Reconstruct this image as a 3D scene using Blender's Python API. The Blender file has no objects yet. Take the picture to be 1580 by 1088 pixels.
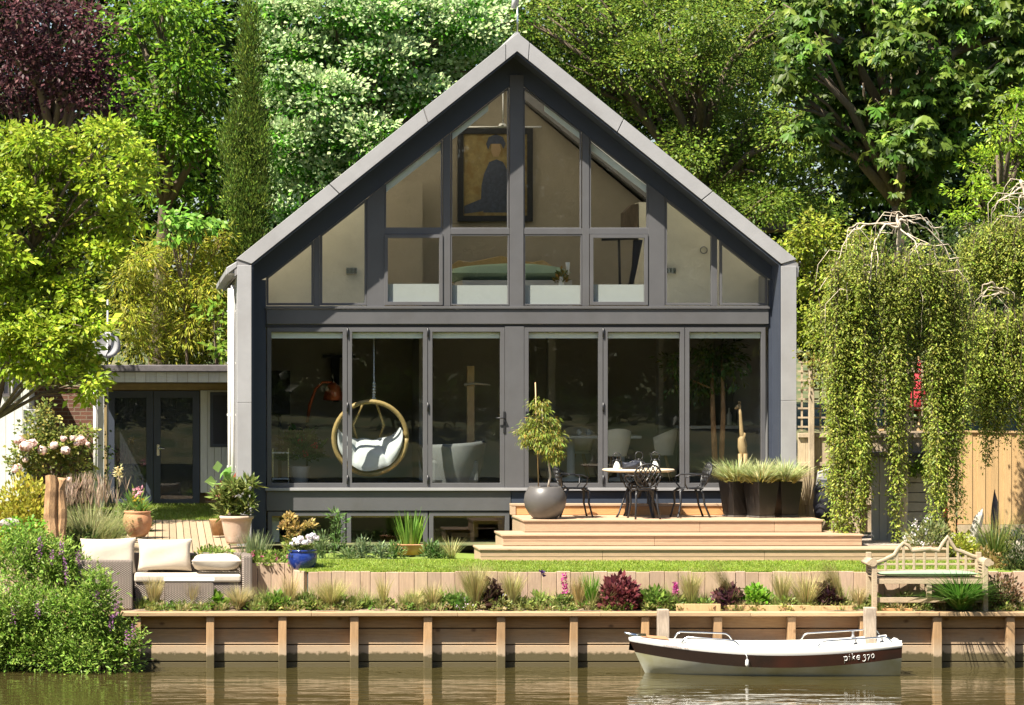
import bpy, math, random
import numpy as np
from mathutils import Vector, Matrix
random.seed(7)
RNG = np.random.default_rng(7)
sc = bpy.context.scene
COL = sc.collection
# ------------------------------------------------------------------ camera
F, DIST, PX0, HY, CH, CX = 4850., 50., 250., 575., 4.2, -5.64
cam = bpy.data.cameras.new("camera"); camo = bpy.data.objects.new("camera", cam); COL.objects.link(camo)
camo.location = (CX, -DIST, CH); camo.rotation_euler = (math.pi/2, 0, 0)
cam.lens = 36*F/1580; cam.sensor_width = 36
cam.shift_x = (790-PX0)/1580; cam.shift_y = (HY-544)/1580
cam.clip_start = .5; cam.clip_end = 3000
sc.camera = camo
# ------------------------------------------------------------------ sky, sun, exposure
LDIR = Vector((.71, .60, -1.38)).normalized()
EL = math.asin(-LDIR.z); AZ = math.atan2(-LDIR.x, -LDIR.y)
w = bpy.data.worlds.new("World"); sc.world = w; w.use_nodes = True
nt = w.node_tree; bg = nt.nodes["Background"]
sky = nt.nodes.new("ShaderNodeTexSky"); sky.sky_type = 'NISHITA'; sky.sun_disc = False
sky.sun_elevation = EL; sky.sun_rotation = AZ; sky.dust_density = 1.5
nt.links.new(sky.outputs[0], bg.inputs[0]); bg.inputs[1].default_value = .06
sl = bpy.data.lights.new("sun", 'SUN'); sl.energy = 5.0; sl.angle = math.radians(.53); sl.color = (1, .93, .80)
so = bpy.data.objects.new("sun", sl); COL.objects.link(so); so.location = (-30, -40, 60)
so.rotation_euler = LDIR.to_track_quat('-Z', 'Y').to_euler()
sc.view_settings.view_transform = 'Standard'; sc.view_settings.look = 'None'
sc.view_settings.exposure = 1.52; sc.view_settings.gamma = 1
try:
    sc.cycles.max_bounces = 8; sc.cycles.transparent_max_bounces = 16; sc.cycles.caustics_reflective = False
    sc.cycles.caustics_refractive = False; sc.cycles.sample_clamp_indirect = 6
except Exception: pass
# ------------------------------------------------------------------ measuring: photo pixel at depth Y -> metres
def S(Y): return F/(Y+DIST)
def wx(px, Y): return CX+(px-PX0)/S(Y)
def wz(py, Y): return CH-(py-HY)/S(Y)
def PT(px, py, Y): return Vector((wx(px, Y), Y, wz(py, Y)))
# ------------------------------------------------------------------ materials
def mat(name, col, rough=.6, var=.12, vscale=6, bump=0., bscale=60, metal=0., spec=.5, stretch=(1, 1, 1), coat=0., wear=None, transl=0.):
    m = bpy.data.materials.new(name); m.use_nodes = True
    t = m.node_tree; n = t.nodes; L = t.links; b = n["Principled BSDF"]
    b.inputs["Roughness"].default_value = rough; b.inputs["Metallic"].default_value = metal
    b.inputs["Specular IOR Level"].default_value = spec; b.inputs["Coat Weight"].default_value = coat
    tc = n.new("ShaderNodeTexCoord"); mp = n.new("ShaderNodeMapping"); mp.inputs["Scale"].default_value = stretch
    L.new(tc.outputs["Object"], mp.inputs[0])
    at = n.new("ShaderNodeAttribute"); at.attribute_name = "Col"
    mul = n.new("ShaderNodeMix"); mul.data_type = 'RGBA'; mul.blend_type = 'MULTIPLY'; mul.inputs[0].default_value = 1
    mul.inputs[6].default_value = (*col, 1); L.new(at.outputs["Color"], mul.inputs[7])
    out = mul.outputs[2]
    if var > 0:
        no = n.new("ShaderNodeTexNoise"); no.inputs["Scale"].default_value = vscale; no.inputs["Detail"].default_value = 6; no.inputs["Roughness"].default_value = .65
        L.new(mp.outputs[0], no.inputs[0])
        mr = n.new("ShaderNodeMapRange"); mr.inputs[1].default_value = .3; mr.inputs[2].default_value = .7
        mr.inputs[3].default_value = 1-var; mr.inputs[4].default_value = 1+var; L.new(no.outputs[0], mr.inputs[0])
        m2 = n.new("ShaderNodeMix"); m2.data_type = 'RGBA'; m2.blend_type = 'MULTIPLY'; m2.inputs[0].default_value = 1
        L.new(out, m2.inputs[6]); L.new(mr.outputs[0], m2.inputs[7]); out = m2.outputs[2]
    if wear:
        wc, wsc, lo, hi = wear
        no = n.new("ShaderNodeTexNoise"); no.inputs["Scale"].default_value = wsc; no.inputs["Detail"].default_value = 8
        L.new(tc.outputs["Object"], no.inputs[0])
        mr = n.new("ShaderNodeMapRange"); mr.inputs[1].default_value = lo; mr.inputs[2].default_value = hi; L.new(no.outputs[0], mr.inputs[0])
        m3 = n.new("ShaderNodeMix"); m3.data_type = 'RGBA'; L.new(mr.outputs[0], m3.inputs[0]); L.new(out, m3.inputs[6]); m3.inputs[7].default_value = (*wc, 1); out = m3.outputs[2]
    L.new(out, b.inputs["Base Color"])
    if bump > 0:
        nb = n.new("ShaderNodeTexNoise"); nb.inputs["Scale"].default_value = bscale; nb.inputs["Detail"].default_value = 5; L.new(mp.outputs[0], nb.inputs[0])
        bu = n.new("ShaderNodeBump"); bu.inputs["Strength"].default_value = bump; bu.inputs["Distance"].default_value = .02
        L.new(nb.outputs[0], bu.inputs["Height"]); L.new(bu.outputs[0], b.inputs["Normal"])
    if transl > 0:
        tr = n.new("ShaderNodeBsdfTranslucent"); L.new(out, tr.inputs[0])
        ms = n.new("ShaderNodeMixShader"); ms.inputs[0].default_value = transl
        L.new(b.outputs[0], ms.inputs[1]); L.new(tr.outputs[0], ms.inputs[2]); L.new(ms.outputs[0], n["Material Output"].inputs[0])
    return m
def knots(m, dark=(.09, .05, .025), sc_=2.2, stretch=(1, 1, 2.2), size=.12):
    """dark knots and drying cracks of sawn timber"""
    t = m.node_tree; n = t.nodes; L = t.links; b = n["Principled BSDF"]; src = b.inputs["Base Color"].links[0].from_socket
    tc = n.new("ShaderNodeTexCoord"); mp = n.new("ShaderNodeMapping"); mp.inputs["Scale"].default_value = stretch; L.new(tc.outputs["Object"], mp.inputs[0])
    v = n.new("ShaderNodeTexVoronoi"); v.inputs["Scale"].default_value = sc_; L.new(mp.outputs[0], v.inputs[0])
    mr = n.new("ShaderNodeMapRange"); mr.inputs[1].default_value = size*.3; mr.inputs[2].default_value = size; mr.inputs[3].default_value = .8; mr.inputs[4].default_value = 0
    L.new(v.outputs["Distance"], mr.inputs[0])
    mx = n.new("ShaderNodeMix"); mx.data_type = 'RGBA'; L.new(mr.outputs[0], mx.inputs[0]); L.new(src, mx.inputs[6]); mx.inputs[7].default_value = (*dark, 1)
    L.new(mx.outputs[2], b.inputs["Base Color"])
def tidemark(m, z0, z1, c1, c2):
    """paler band above the water and weed at the waterline"""
    t = m.node_tree; n = t.nodes; L = t.links; b = n["Principled BSDF"]; src = b.inputs["Base Color"].links[0].from_socket
    g = n.new("ShaderNodeNewGeometry"); sp = n.new("ShaderNodeSeparateXYZ"); L.new(g.outputs["Position"], sp.inputs[0])
    no = n.new("ShaderNodeTexNoise"); no.inputs["Scale"].default_value = 15; no.inputs["Detail"].default_value = 8; L.new(g.outputs["Position"], no.inputs[0])
    ad = n.new("ShaderNodeMath"); ad.operation = 'MULTIPLY_ADD'; ad.inputs[1].default_value = -.12; L.new(no.outputs[0], ad.inputs[0]); L.new(sp.outputs[2], ad.inputs[2])
    for za, zb, c, f in ((z1, z1+.2, c1, .75), (z0, z0+.035, c2, .95)):
        mr = n.new("ShaderNodeMapRange"); mr.inputs[1].default_value = za-.06; mr.inputs[2].default_value = zb-.06; mr.inputs[3].default_value = f; mr.inputs[4].default_value = 0
        L.new(ad.outputs[0], mr.inputs[0])
        mx = n.new("ShaderNodeMix"); mx.data_type = 'RGBA'; L.new(mr.outputs[0], mx.inputs[0]); L.new(src, mx.inputs[6]); mx.inputs[7].default_value = (*c, 1); src = mx.outputs[2]
    L.new(src, b.inputs["Base Color"])
def glassmat(name, tint=(.86, .9, .88), boost=1.0, r=.0):
    m = bpy.data.materials.new(name); m.use_nodes = True; t = m.node_tree; n = t.nodes; L = t.links
    n.remove(n["Principled BSDF"])
    tr = n.new("ShaderNodeBsdfTransparent"); tr.inputs[0].default_value = (*tint, 1)
    gl = n.new("ShaderNodeBsdfGlossy"); gl.inputs["Roughness"].default_value = r
    no = n.new("ShaderNodeTexNoise"); no.inputs["Scale"].default_value = 1.1; tc = n.new("ShaderNodeTexCoord"); L.new(tc.outputs["Object"], no.inputs[0])
    bu = n.new("ShaderNodeBump"); bu.inputs["Strength"].default_value = .05; bu.inputs["Distance"].default_value = .006; L.new(no.outputs[0], bu.inputs["Height"]); L.new(bu.outputs[0], gl.inputs["Normal"])
    fr = n.new("ShaderNodeFresnel"); fr.inputs[0].default_value = 1.5
    mu = n.new("ShaderNodeMath"); mu.operation = 'MULTIPLY'; mu.use_clamp = True; mu.inputs[1].default_value = boost; gg = n.new("ShaderNodeNewGeometry"); iv = n.new("ShaderNodeMath"); iv.operation = 'SUBTRACT'; iv.inputs[0].default_value = 1; L.new(gg.outputs["Backfacing"], iv.inputs[1])
    mb_ = n.new("ShaderNodeMath"); mb_.operation = 'MULTIPLY'; L.new(fr.outputs[0], mb_.inputs[0]); L.new(iv.outputs[0], mb_.inputs[1]); L.new(mb_.outputs[0], mu.inputs[0])
    ms = n.new("ShaderNodeMixShader"); L.new(mu.outputs[0], ms.inputs[0]); L.new(tr.outputs[0], ms.inputs[1]); L.new(gl.outputs[0], ms.inputs[2])
    L.new(ms.outputs[0], n["Material Output"].inputs[0]); return m
def brickmat(name, c1, c2, mortar, scale=1., bw=.225, rh=.075, ms=.01, plane='XZ', rough=.9):
    m = mat(name, (1, 1, 1), rough, .15, 9, .3, 50); t = m.node_tree; n = t.nodes; L = t.links; b = n["Principled BSDF"]
    src = b.inputs["Base Color"].links[0].from_socket
    tc = n.new("ShaderNodeTexCoord"); sp = n.new("ShaderNodeSeparateXYZ"); cb = n.new("ShaderNodeCombineXYZ"); L.new(tc.outputs["Object"], sp.inputs[0])
    L.new(sp.outputs[0 if plane[0] == 'X' else 1], cb.inputs[0]); L.new(sp.outputs[2], cb.inputs[1])
    br = n.new("ShaderNodeTexBrick"); br.inputs["Scale"].default_value = scale; br.inputs["Brick Width"].default_value = bw; br.inputs["Row Height"].default_value = rh
    br.inputs["Mortar Size"].default_value = ms; br.inputs["Color1"].default_value = (*c1, 1); br.inputs["Color2"].default_value = (*c2, 1); br.inputs["Mortar"].default_value = (*mortar, 1)
    L.new(cb.outputs[0], br.inputs[0])
    mx = n.new("ShaderNodeMix"); mx.data_type = 'RGBA'; mx.blend_type = 'MULTIPLY'; mx.inputs[0].default_value = 1; L.new(src, mx.inputs[6]); L.new(br.outputs[0], mx.inputs[7])
    L.new(mx.outputs[2], b.inputs["Base Color"]); return m
def weave(name, c1, c2):
    m = mat(name, (1, 1, 1), .55, .12, 14); t = m.node_tree; n = t.nodes; L = t.links; b = n["Principled BSDF"]
    src = b.inputs["Base Color"].links[0].from_socket
    tc = n.new("ShaderNodeTexCoord"); sp = n.new("ShaderNodeSeparateXYZ"); L.new(tc.outputs["Object"], sp.inputs[0])
    ax = n.new("ShaderNodeMath"); ax.operation = 'ADD'; L.new(sp.outputs[0], ax.inputs[0]); L.new(sp.outputs[1], ax.inputs[1])
    def sn(sock, k, ph=None):
        mu = n.new("ShaderNodeMath"); mu.operation = 'MULTIPLY'; mu.inputs[1].default_value = k; L.new(sock, mu.inputs[0])
        o = mu.outputs[0]
        if ph is not None:
            ad = n.new("ShaderNodeMath"); ad.operation = 'ADD'; L.new(o, ad.inputs[0]); L.new(ph, ad.inputs[1]); o = ad.outputs[0]
        s = n.new("ShaderNodeMath"); s.operation = 'SINE'; L.new(o, s.inputs[0]); return s.outputs[0]
    rib = sn(ax.outputs[0], 2*math.pi/.044)
    sg = n.new("ShaderNodeMath"); sg.operation = 'SIGN'; L.new(rib, sg.inputs[0])
    ph = n.new("ShaderNodeMath"); ph.operation = 'MULTIPLY'; ph.inputs[1].default_value = math.pi/2; L.new(sg.outputs[0], ph.inputs[0])
    row = sn(sp.outputs[2], 2*math.pi/.03, ph.outputs[0])
    ab = n.new("ShaderNodeMath"); ab.operation = 'ABSOLUTE'; L.new(rib, ab.inputs[0])
    h = n.new("ShaderNodeMath"); h.operation = 'MULTIPLY_ADD'; h.inputs[1].default_value = .5; L.new(row, h.inputs[0]); L.new(ab.outputs[0], h.inputs[2])
    mr = n.new("ShaderNodeMapRange"); mr.inputs[1].default_value = -.4; mr.inputs[2].default_value = 1.2; L.new(h.outputs[0], mr.inputs[0])
    mx = n.new("ShaderNodeMix"); mx.data_type = 'RGBA'; L.new(mr.outputs[0], mx.inputs[0]); mx.inputs[6].default_value = (*c1, 1); mx.inputs[7].default_value = (*c2, 1)
    mm = n.new("ShaderNodeMix"); mm.data_type = 'RGBA'; mm.blend_type = 'MULTIPLY'; mm.inputs[0].default_value = 1; L.new(src, mm.inputs[6]); L.new(mx.outputs[2], mm.inputs[7])
    L.new(mm.outputs[2], b.inputs["Base Color"])
    bu = n.new("ShaderNodeBump"); bu.inputs["Strength"].default_value = .8; bu.inputs["Distance"].default_value = .008; L.new(h.outputs[0], bu.inputs["Height"]); L.new(bu.outputs[0], b.inputs["Normal"])
    return m
M = {}
M['trim'] = mat('zinc trim', (.30, .296, .302), .5, .07, 3, .04, 30, spec=.4, wear=((.24, .23, .23), 1.4, .52, .85))
M['roof'] = mat('roof covering', (.22, .21, .21), .6, .1, 3)
M['frame'] = mat('warm grey powder coat', (.093, .092, .096), .42, .08, 2, .02, 80, spec=.45, wear=((.082, .079, .078), 2.2, .5, .85))
M['anth'] = mat('anthracite cladding', (.044, .053, .074), .5, .07, 3, .03, 40, spec=.4)
M['black'] = mat('black metal', (.018, .018, .02), .38, .15, 30, .08, 160, spec=.5)
M['rubber'] = mat('black rubber', (.012, .012, .013), .7, .1)
M['steel'] = mat('polished steel', (.62, .62, .6), .22, .05, 20, metal=1.)
M['white'] = mat('white paint', (.6, .59, .57), .5, .06, 5, .05, 40)
M['pipe'] = mat('white pipe', (.72, .70, .66), .4, .08, 8)
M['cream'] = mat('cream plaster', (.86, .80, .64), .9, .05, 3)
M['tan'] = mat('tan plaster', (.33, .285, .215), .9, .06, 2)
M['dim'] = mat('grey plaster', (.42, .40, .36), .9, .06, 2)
M['ceil'] = mat('ceiling white', (.5, .48, .44), .9, .03)
M['floor'] = mat('interior floor', (.20, .17, .14), .5, .15, 4, stretch=(1, 6, 1))
M['blind'] = mat('roller blind fabric', (.84, .88, .85), .8, .03)
M['frost'] = mat('frosted panel', (.40, .41, .40), .5, .02)
M['glass'] = glassmat('window glass', (.94, .955, .945), 1.6)
M['deck'] = mat('fresh deck timber', (.42, .295, .195), .62, .16, 5, .15, 60, stretch=(1, 14, 14))
knots(M['deck'], (.30, .16, .07), 1.6, (1, 3, 3), .07)
M['riser'] = mat('orange riser timber', (.50, .27, .11), .6, .14, 5, .15, 60, stretch=(1, 14, 14)); knots(M['riser'], (.22, .1, .04), 1.8, (1, 3, 3), .08)
M['path'] = mat('path boards', (.34, .25, .155), .7, .16, 5, .2, 60, stretch=(10, 1, 10))
M['rev'] = mat('sawn revetment board', (.36, .205, .09), .75, .22, 3.5, .3, 40, stretch=(1, 9, 12), wear=((.30, .21, .125), 1.7, .54, .8)); knots(M['rev'], (.11, .05, .02), 3.2, (1, 1, 1.5), .17)
tidemark(M['rev'], .19, .28, (.42, .33, .23), (.07, .055, .018))
M['revpost'] = mat('revetment post', (.37, .23, .115), .7, .2, 4, .25, 40, stretch=(12, 9, 1)); knots(M['revpost'], (.16, .08, .03), 4, (1, 1, .8), .14)
tidemark(M['revpost'], .165, .24, (.42, .33, .23), (.07, .055, .018))
M['cap'] = mat('revetment capping', (.39, .26, .145), .7, .2, 4, .2, 40, stretch=(1, 12, 12)); knots(M['cap'], (.2, .1, .05), 1.8, (1, 2, 2), .1)
M['sleeper'] = mat('pale upright sleeper', (.42, .305, .215), .8, .16, 4, .3, 40, stretch=(10, 10, 1), wear=((.36, .24, .16), 2.2, .52, .75)); knots(M['sleeper'], (.26, .16, .1), 2.2, (1, 1, .5), .08)
M['weathered'] = mat('weathered grey oak', (.36, .29, .22), .85, .25, 6, .4, 30, stretch=(9, 9, 1), wear=((.2, .15, .11), 3, .52, .72))
M['log'] = mat('riven timber', (.40, .235, .115), .8, .3, 6, .5, 24, stretch=(9, 9, 1), wear=((.15, .08, .04), 3.5, .5, .7))
M['teak'] = mat('silvered teak', (.38, .295, .195), .8, .2, 7, .15, 50, stretch=(2, 9, 9))
M['fence'] = mat('new fence boards', (.50, .335, .165), .75, .14, 4, .2, 50, stretch=(12, 12, 1)); knots(M['fence'], (.4, .2, .08), 3, (1, 1, .6), .07)
M['oldfence'] = mat('aged fence timber', (.43, .34, .23), .85, .2, 5, .3, 40, stretch=(9, 9, 1), wear=((.26, .2, .14), 2.4, .5, .72))
M['siding'] = mat('white boarding', (.56, .555, .545), .6, .08, 4, .08, 40, stretch=(8, 8, 1))
M['felt'] = mat('roof felt', (.10, .09, .095), .9, .2, 8, .3, 60)
M['brick'] = brickmat('red brown brick', (.15, .062, .038), (.10, .042, .028), (.19, .14, .10))
M['soffit'] = mat('stained soffit', (.30, .22, .10), .7, .15, 6)
M['terra'] = mat('terracotta', (.42, .20, .10), .75, .12, 5, .12, 40, wear=((.58, .38, .26), 3, .55, .75))
M['paleterra'] = mat('pale limed terracotta', (.47, .34, .25), .8, .14, 4, .15, 40, wear=((.62, .54, .45), 3.4, .48, .7))
M['blueglaze'] = mat('blue glaze', (.012, .03, .17), .16, .3, 5, coat=.6, wear=((.03, .035, .07), 4, .55, .75))
M['bowl'] = mat('grey bowl', (.085, .078, .074), .42, .12, 3, .05, 30, wear=((.14, .13, .12), 2.2, .5, .75))
M['planter'] = mat('black planter', (.014, .012, .011), .35, .15, 6, .04, 30, wear=((.035, .03, .025), 3, .5, .75))
M['rattan'] = weave('grey rattan weave', (.055, .043, .035), (.27, .215, .175))
M['rattan2'] = weave('honey cane weave', (.16, .09, .03), (.50, .33, .12))
M['linen'] = mat('cream linen', (.46, .40, .325), .9, .04, 4, .25, 9)
M['linenlit'] = M['linen']
M['sage'] = mat('sage canvas', (.22, .30, .20), .9, .06, 5, .2, 12)
M['soil'] = mat('dry soil', (.25, .18, .12), .95, .3, 9, .8, 30, wear=((.16, .11, .07), 5, .48, .62))
M['ground'] = mat('leafy ground', (.13, .12, .05), .95, .35, 1.5, .6, 10, wear=((.05, .075, .02), .8, .42, .6))
M['lawn'] = mat('mown lawn', (.15, .21, .026), .9, .22, 3, .6, 90)
M['gravel'] = mat('paving', (.34, .29, .24), .9, .2, 12, .4, 60)
M['bank'] = mat('bank earth', (.09, .07, .04), .95, .3, 2, .6, 10)
M['bark'] = mat('bark', (.12, .09, .06), .9, .3, 7, .7, 18, stretch=(3, 3, .6))
M['palebark'] = mat('pale birch bark', (.52, .44, .34), .8, .25, 8, .4, 20, wear=((.2, .15, .1), 4, .55, .7))
M['leaf'] = mat('leaf', (1, 1, 1), .42, .08, 8, spec=.22, transl=.42)
M['gloss'] = mat('glossy leaf', (1, 1, 1), .38, .08, 8, spec=.3, transl=.25)
M['petal'] = mat('petal', (1, 1, 1), .6, .05, 8, spec=.3, transl=.3)
M['boat'] = mat('white gelcoat', (.66, .65, .62), .22, .03, 2, spec=.5, coat=.3)
M['boatlow'] = mat('scuffed gelcoat', (.50, .51, .45), .3, .1, 3, wear=((.33, .31, .17), 1.6, .45, .7))
M['stripe'] = mat('dark brown hull stripe', (.022, .013, .010), .25, .12, 3, coat=.15, wear=((.06, .018, .011), 1.1, .5, .75))
M['letter'] = mat('white lettering', (.85, .84, .8), .4, .02)
M['redletter'] = mat('faded red lettering', (.62, .36, .34), .5, .1)
M['teakdeck'] = mat('teak foredeck', (.38, .2, .1), .6, .15, 8, stretch=(1, 10, 1))
M['cable'] = mat('outboard grey', (.2, .2, .2), .4, .05)
M['goldpic'] = mat('gold ground', (.24, .18, .07), .6, .3, 9, wear=((.2, .13, .04), 6, .5, .62))
M['inkpic'] = mat('ink robe', (.045, .055, .085), .7, .35, 16)
M['skinpic'] = mat('painted pale', (.32, .22, .12), .7, .1)
M['sofain'] = mat('grey upholstery', (.13, .135, .135), .9, .06, 5)
M['cushw'] = mat('white cushion', (.52, .54, .55), .9, .04, 5, .2, 10)
M['cane'] = mat('honey cane', (.40, .28, .11), .5, .2, 20)
M['tabletop'] = mat('stone tabletop', (.58, .48, .35), .5, .1, 8)
M['oak'] = mat('pale oak', (.46, .31, .155), .6, .12, 6, stretch=(8, 8, 1))
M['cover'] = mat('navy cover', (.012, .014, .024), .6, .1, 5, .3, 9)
M['shed'] = mat('grey shed paint', (.30, .30, .31), .6, .08, 4, stretch=(8, 8, 1))
M['stone'] = mat('pale stone', (.36, .33, .28), .85, .2, 4, .5, 14)
M['red'] = mat('red canvas', (.50, .035, .05), .8, .08)
M['dish'] = mat('dish grey', (.36, .36, .38), .45, .1, 4)
M['copper'] = mat('copper lamp', (.5, .12, .04), .35, .1, metal=.6)
M['ceramic'] = mat('ceramic', (.72, .72, .68), .3, .04)

def translu(name, col):
    m = bpy.data.materials.new(name); m.use_nodes = True; t = m.node_tree; n = t.nodes; n.remove(n["Principled BSDF"])
    a = n.new("ShaderNodeBsdfTranslucent"); a.inputs[0].default_value = (*col, 1); d = n.new("ShaderNodeBsdfDiffuse"); d.inputs[0].default_value = (.5, .5, .5, 1)
    x = n.new("ShaderNodeMixShader"); x.inputs[0].default_value = .4; t.links.new(a.outputs[0], x.inputs[1]); t.links.new(d.outputs[0], x.inputs[2]); t.links.new(x.outputs[0], n["Material Output"].inputs[0]); return m
M['opal'] = translu('opal rooflight', (.85, .82, .75))  # for the roof slopes added to let diffuse light in
# ------------------------------------------------------------------ object helpers
def tagp(o, label=None, cat=None, group=None, kind=None):
    if label: o['label'] = label
    if cat: o['category'] = cat
    if group: o['group'] = group
    if kind: o['kind'] = kind
    return o
def thing(name, label, cat, loc=(0, 0, 0), group=None, rz=0):
    o = bpy.data.objects.new(name, None); COL.objects.link(o); o.location = loc; o.rotation_euler = (0, 0, rz)
    o.empty_display_size = .1
    return tagp(o, label, cat, group)
def dup(root, loc, rz=0, label=None, scale=1.):
    def cp(o, par):
        c = o.copy(); COL.objects.link(c); c.parent = par
        for ch in list(o.children): cp(ch, c)
        return c
    r = cp(root, None); r.location = loc; r.rotation_euler = (0, 0, rz); r.scale = (scale,)*3
    if label: r['label'] = label
    return r
class MB:
    def __init__(s): s.v = []; s.f = []; s.c = []; s.sm = []; s.tint = (1, 1, 1); s.xf = None
    def add(s, vs, fs, smooth=False):
        k = len(s.v)
        for p in vs:
            p = Vector(p)
            if s.xf is not None: p = s.xf @ p
            s.v.append(p); s.c.append(s.tint)
        for f in fs: s.f.append([i+k for i in f]); s.sm.append(smooth)
        return s
    def box(s, x0, x1, y0, y1, z0, z1):
        x0, x1 = min(x0, x1), max(x0, x1); y0, y1 = min(y0, y1), max(y0, y1); z0, z1 = min(z0, z1), max(z0, z1)
        return s.add([(x0, y0, z0), (x1, y0, z0), (x1, y1, z0), (x0, y1, z0), (x0, y0, z1), (x1, y0, z1), (x1, y1, z1), (x0, y1, z1)],
                     [(0, 3, 2, 1), (4, 5, 6, 7), (0, 1, 5, 4), (1, 2, 6, 5), (2, 3, 7, 6), (3, 0, 4, 7)])
    def prism(s, poly, y0, y1):
        n = len(poly)
        a = sum(poly[i][0]*poly[(i+1) % n][1]-poly[(i+1) % n][0]*poly[i][1] for i in range(n))
        if a < 0: poly = poly[::-1]
        vs = [(x, y0, z) for x, z in poly]+[(x, y1, z) for x, z in poly]
        fs = [tuple(range(n)), tuple(range(2*n-1, n-1, -1))]+[(i, i+n, (i+1) % n+n, (i+1) % n) for i in range(n)]
        return s.add(vs, fs)
    def prismz(s, poly, z0, z1):
        n = len(poly)
        a = sum(poly[i][0]*poly[(i+1) % n][1]-poly[(i+1) % n][0]*poly[i][1] for i in range(n))
        if a < 0: poly = poly[::-1]
        vs = [(x, y, z0) for x, y in poly]+[(x, y, z1) for x, y in poly]
        fs = [tuple(range(n-1, -1, -1)), tuple(range(n, 2*n))]+[(i, (i+1) % n, (i+1) % n+n, i+n) for i in range(n)]
        return s.add(vs, fs)
    def ring(s, outer, inner, y0, y1):
        n = len(outer)
        vs = [(x, y0, z) for x, z in outer]+[(x, y0, z) for x, z in inner]+[(x, y1, z) for x, z in outer]+[(x, y1, z) for x, z in inner]
        fs = []
        for i in range(n):
            j = (i+1) % n
            fs += [(i, j, n+j, n+i), (2*n+j, 2*n+i, 3*n+i, 3*n+j), (j, i, 2*n+i, 2*n+j), (n+i, n+j, 3*n+j, 3*n+i)]
        a = sum(outer[i][0]*outer[(i+1) % n][1]-outer[(i+1) % n][0]*outer[i][1] for i in range(n))
        if a < 0: fs = [f[::-1] for f in fs]
        return s.add(vs, fs)
    def tube(s, pts, r, n=6, cap=True):
        pts = [Vector(p) for p in pts]; m = len(pts)
        rs = r if isinstance(r, (list, tuple)) else [r]*m
        vs = []; up = None
        for i, p in enumerate(pts):
            t = (pts[min(i+1, m-1)]-pts[max(i-1, 0)])
            if t.length < 1e-9: t = Vector((0, 0, 1))
            t.normalize()
            if up is None:
                a = Vector((0, 0, 1)) if abs(t.z) < .9 else Vector((1, 0, 0)); up = (a-t*a.dot(t)).normalized()
            else:
                up = up-t*up.dot(t)
                up = up.normalized() if up.length > 1e-6 else t.orthogonal().normalized()
            b = t.cross(up)
            for k in range(n):
                an = 2*math.pi*k/n; vs.append(p+(up*math.cos(an)+b*math.sin(an))*rs[i])
        fs = [(i*n+k, i*n+(k+1) % n, (i+1)*n+(k+1) % n, (i+1)*n+k) for i in range(m-1) for k in range(n)]
        s.add(vs, fs, True)
        if cap:
            k0 = len(s.v)-m*n
            s.f.append([k0+k for k in range(n-1, -1, -1)]); s.sm.append(False)
            s.f.append([k0+(m-1)*n+k for k in range(n)]); s.sm.append(False)
        return s
    def lathe(s, prof, c=(0, 0, 0), n=28, sx=1., sy=1.):
        m = len(prof); vs = [(c[0]+r*math.cos(2*math.pi*k/n)*sx, c[1]+r*math.sin(2*math.pi*k/n)*sy, c[2]+z) for r, z in prof for k in range(n)]
        fs = [(i*n+k, i*n+(k+1) % n, (i+1)*n+(k+1) % n, (i+1)*n+k) for i in range(m-1) for k in range(n)]
        s.add(vs, fs, True)
        k0 = len(s.v)-m*n
        if prof[0][0] > 1e-4: s.f.append([k0+k for k in range(n-1, -1, -1)]); s.sm.append(False)
        if prof[-1][0] > 1e-4: s.f.append([k0+(m-1)*n+k for k in range(n)]); s.sm.append(False)
        return s
    def pillow(s, c, sx, sy, sz, seed=0, n=14):
        """soft cushion: superellipsoid with pinched edges and creases; s* are half sizes, thin along its smallest"""
        rg = random.Random(seed); ph = [rg.uniform(0, 6) for _ in range(6)]
        vs = []; fs = []
        for side in (1, -1):
            for i in range(n+1):
                for j in range(n+1):
                    u = i/n*2-1; v = j/n*2-1
                    e = (1-abs(u)**3.2)*(1-abs(v)**3.2); h = max(e, 0)**.42
                    pin = 1-.07*(1-abs(u)**2)*abs(v)**6-.0
                    pin2 = 1-.07*(1-abs(v)**2)*abs(u)**6
                    h *= 1+.07*math.sin(3*u+ph[0]+2*v)+.05*math.sin(5*v+ph[1]-3*u)
                    vs.append((c[0]+u*sx*pin2, c[1]+side*h*sy, c[2]+v*sz*pin+.012*math.sin(3*u+ph[2])*0))
        N = (n+1)**2
        for i in range(n):
            for j in range(n):
                a = i*(n+1)+j; fs.append((a, a+n+1, a+n+2, a+1)[::-1]); fs.append((N+a, N+a+n+1, N+a+n+2, N+a+1))
        return s.add(vs, fs, True)
    def build(s, name, m, parent=None, bevel=0, loc=None, seg=2, weld=False):
        off = Vector(parent.location) if parent is not None and parent.parent is None else (parent['_o'] if parent is not None and '_o' in parent else Vector((0, 0, 0)))
        off = Vector(off)
        if parent is not None and parent.type == 'MESH' and '_o' in parent: off = Vector(parent['_o'])
        if loc is not None: off = Vector(loc)
        me = bpy.data.meshes.new(name); me.from_pydata([v-off for v in s.v], [], s.f)
        me.polygons.foreach_set('use_smooth', s.sm)
        ca = me.color_attributes.new('Col', 'FLOAT_COLOR', 'POINT')
        ca.data.foreach_set('color', np.array([(*c, 1) for c in s.c], dtype=np.float32).ravel())
        if m: me.materials.append(m)
        o = bpy.data.objects.new(name, me); COL.objects.link(o)
        if parent is not None: o.parent = parent
        if loc is not None: o.location = loc
        if parent is not None: o['_o'] = tuple(off)
        elif loc is not None: o['_o'] = tuple(off)
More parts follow.
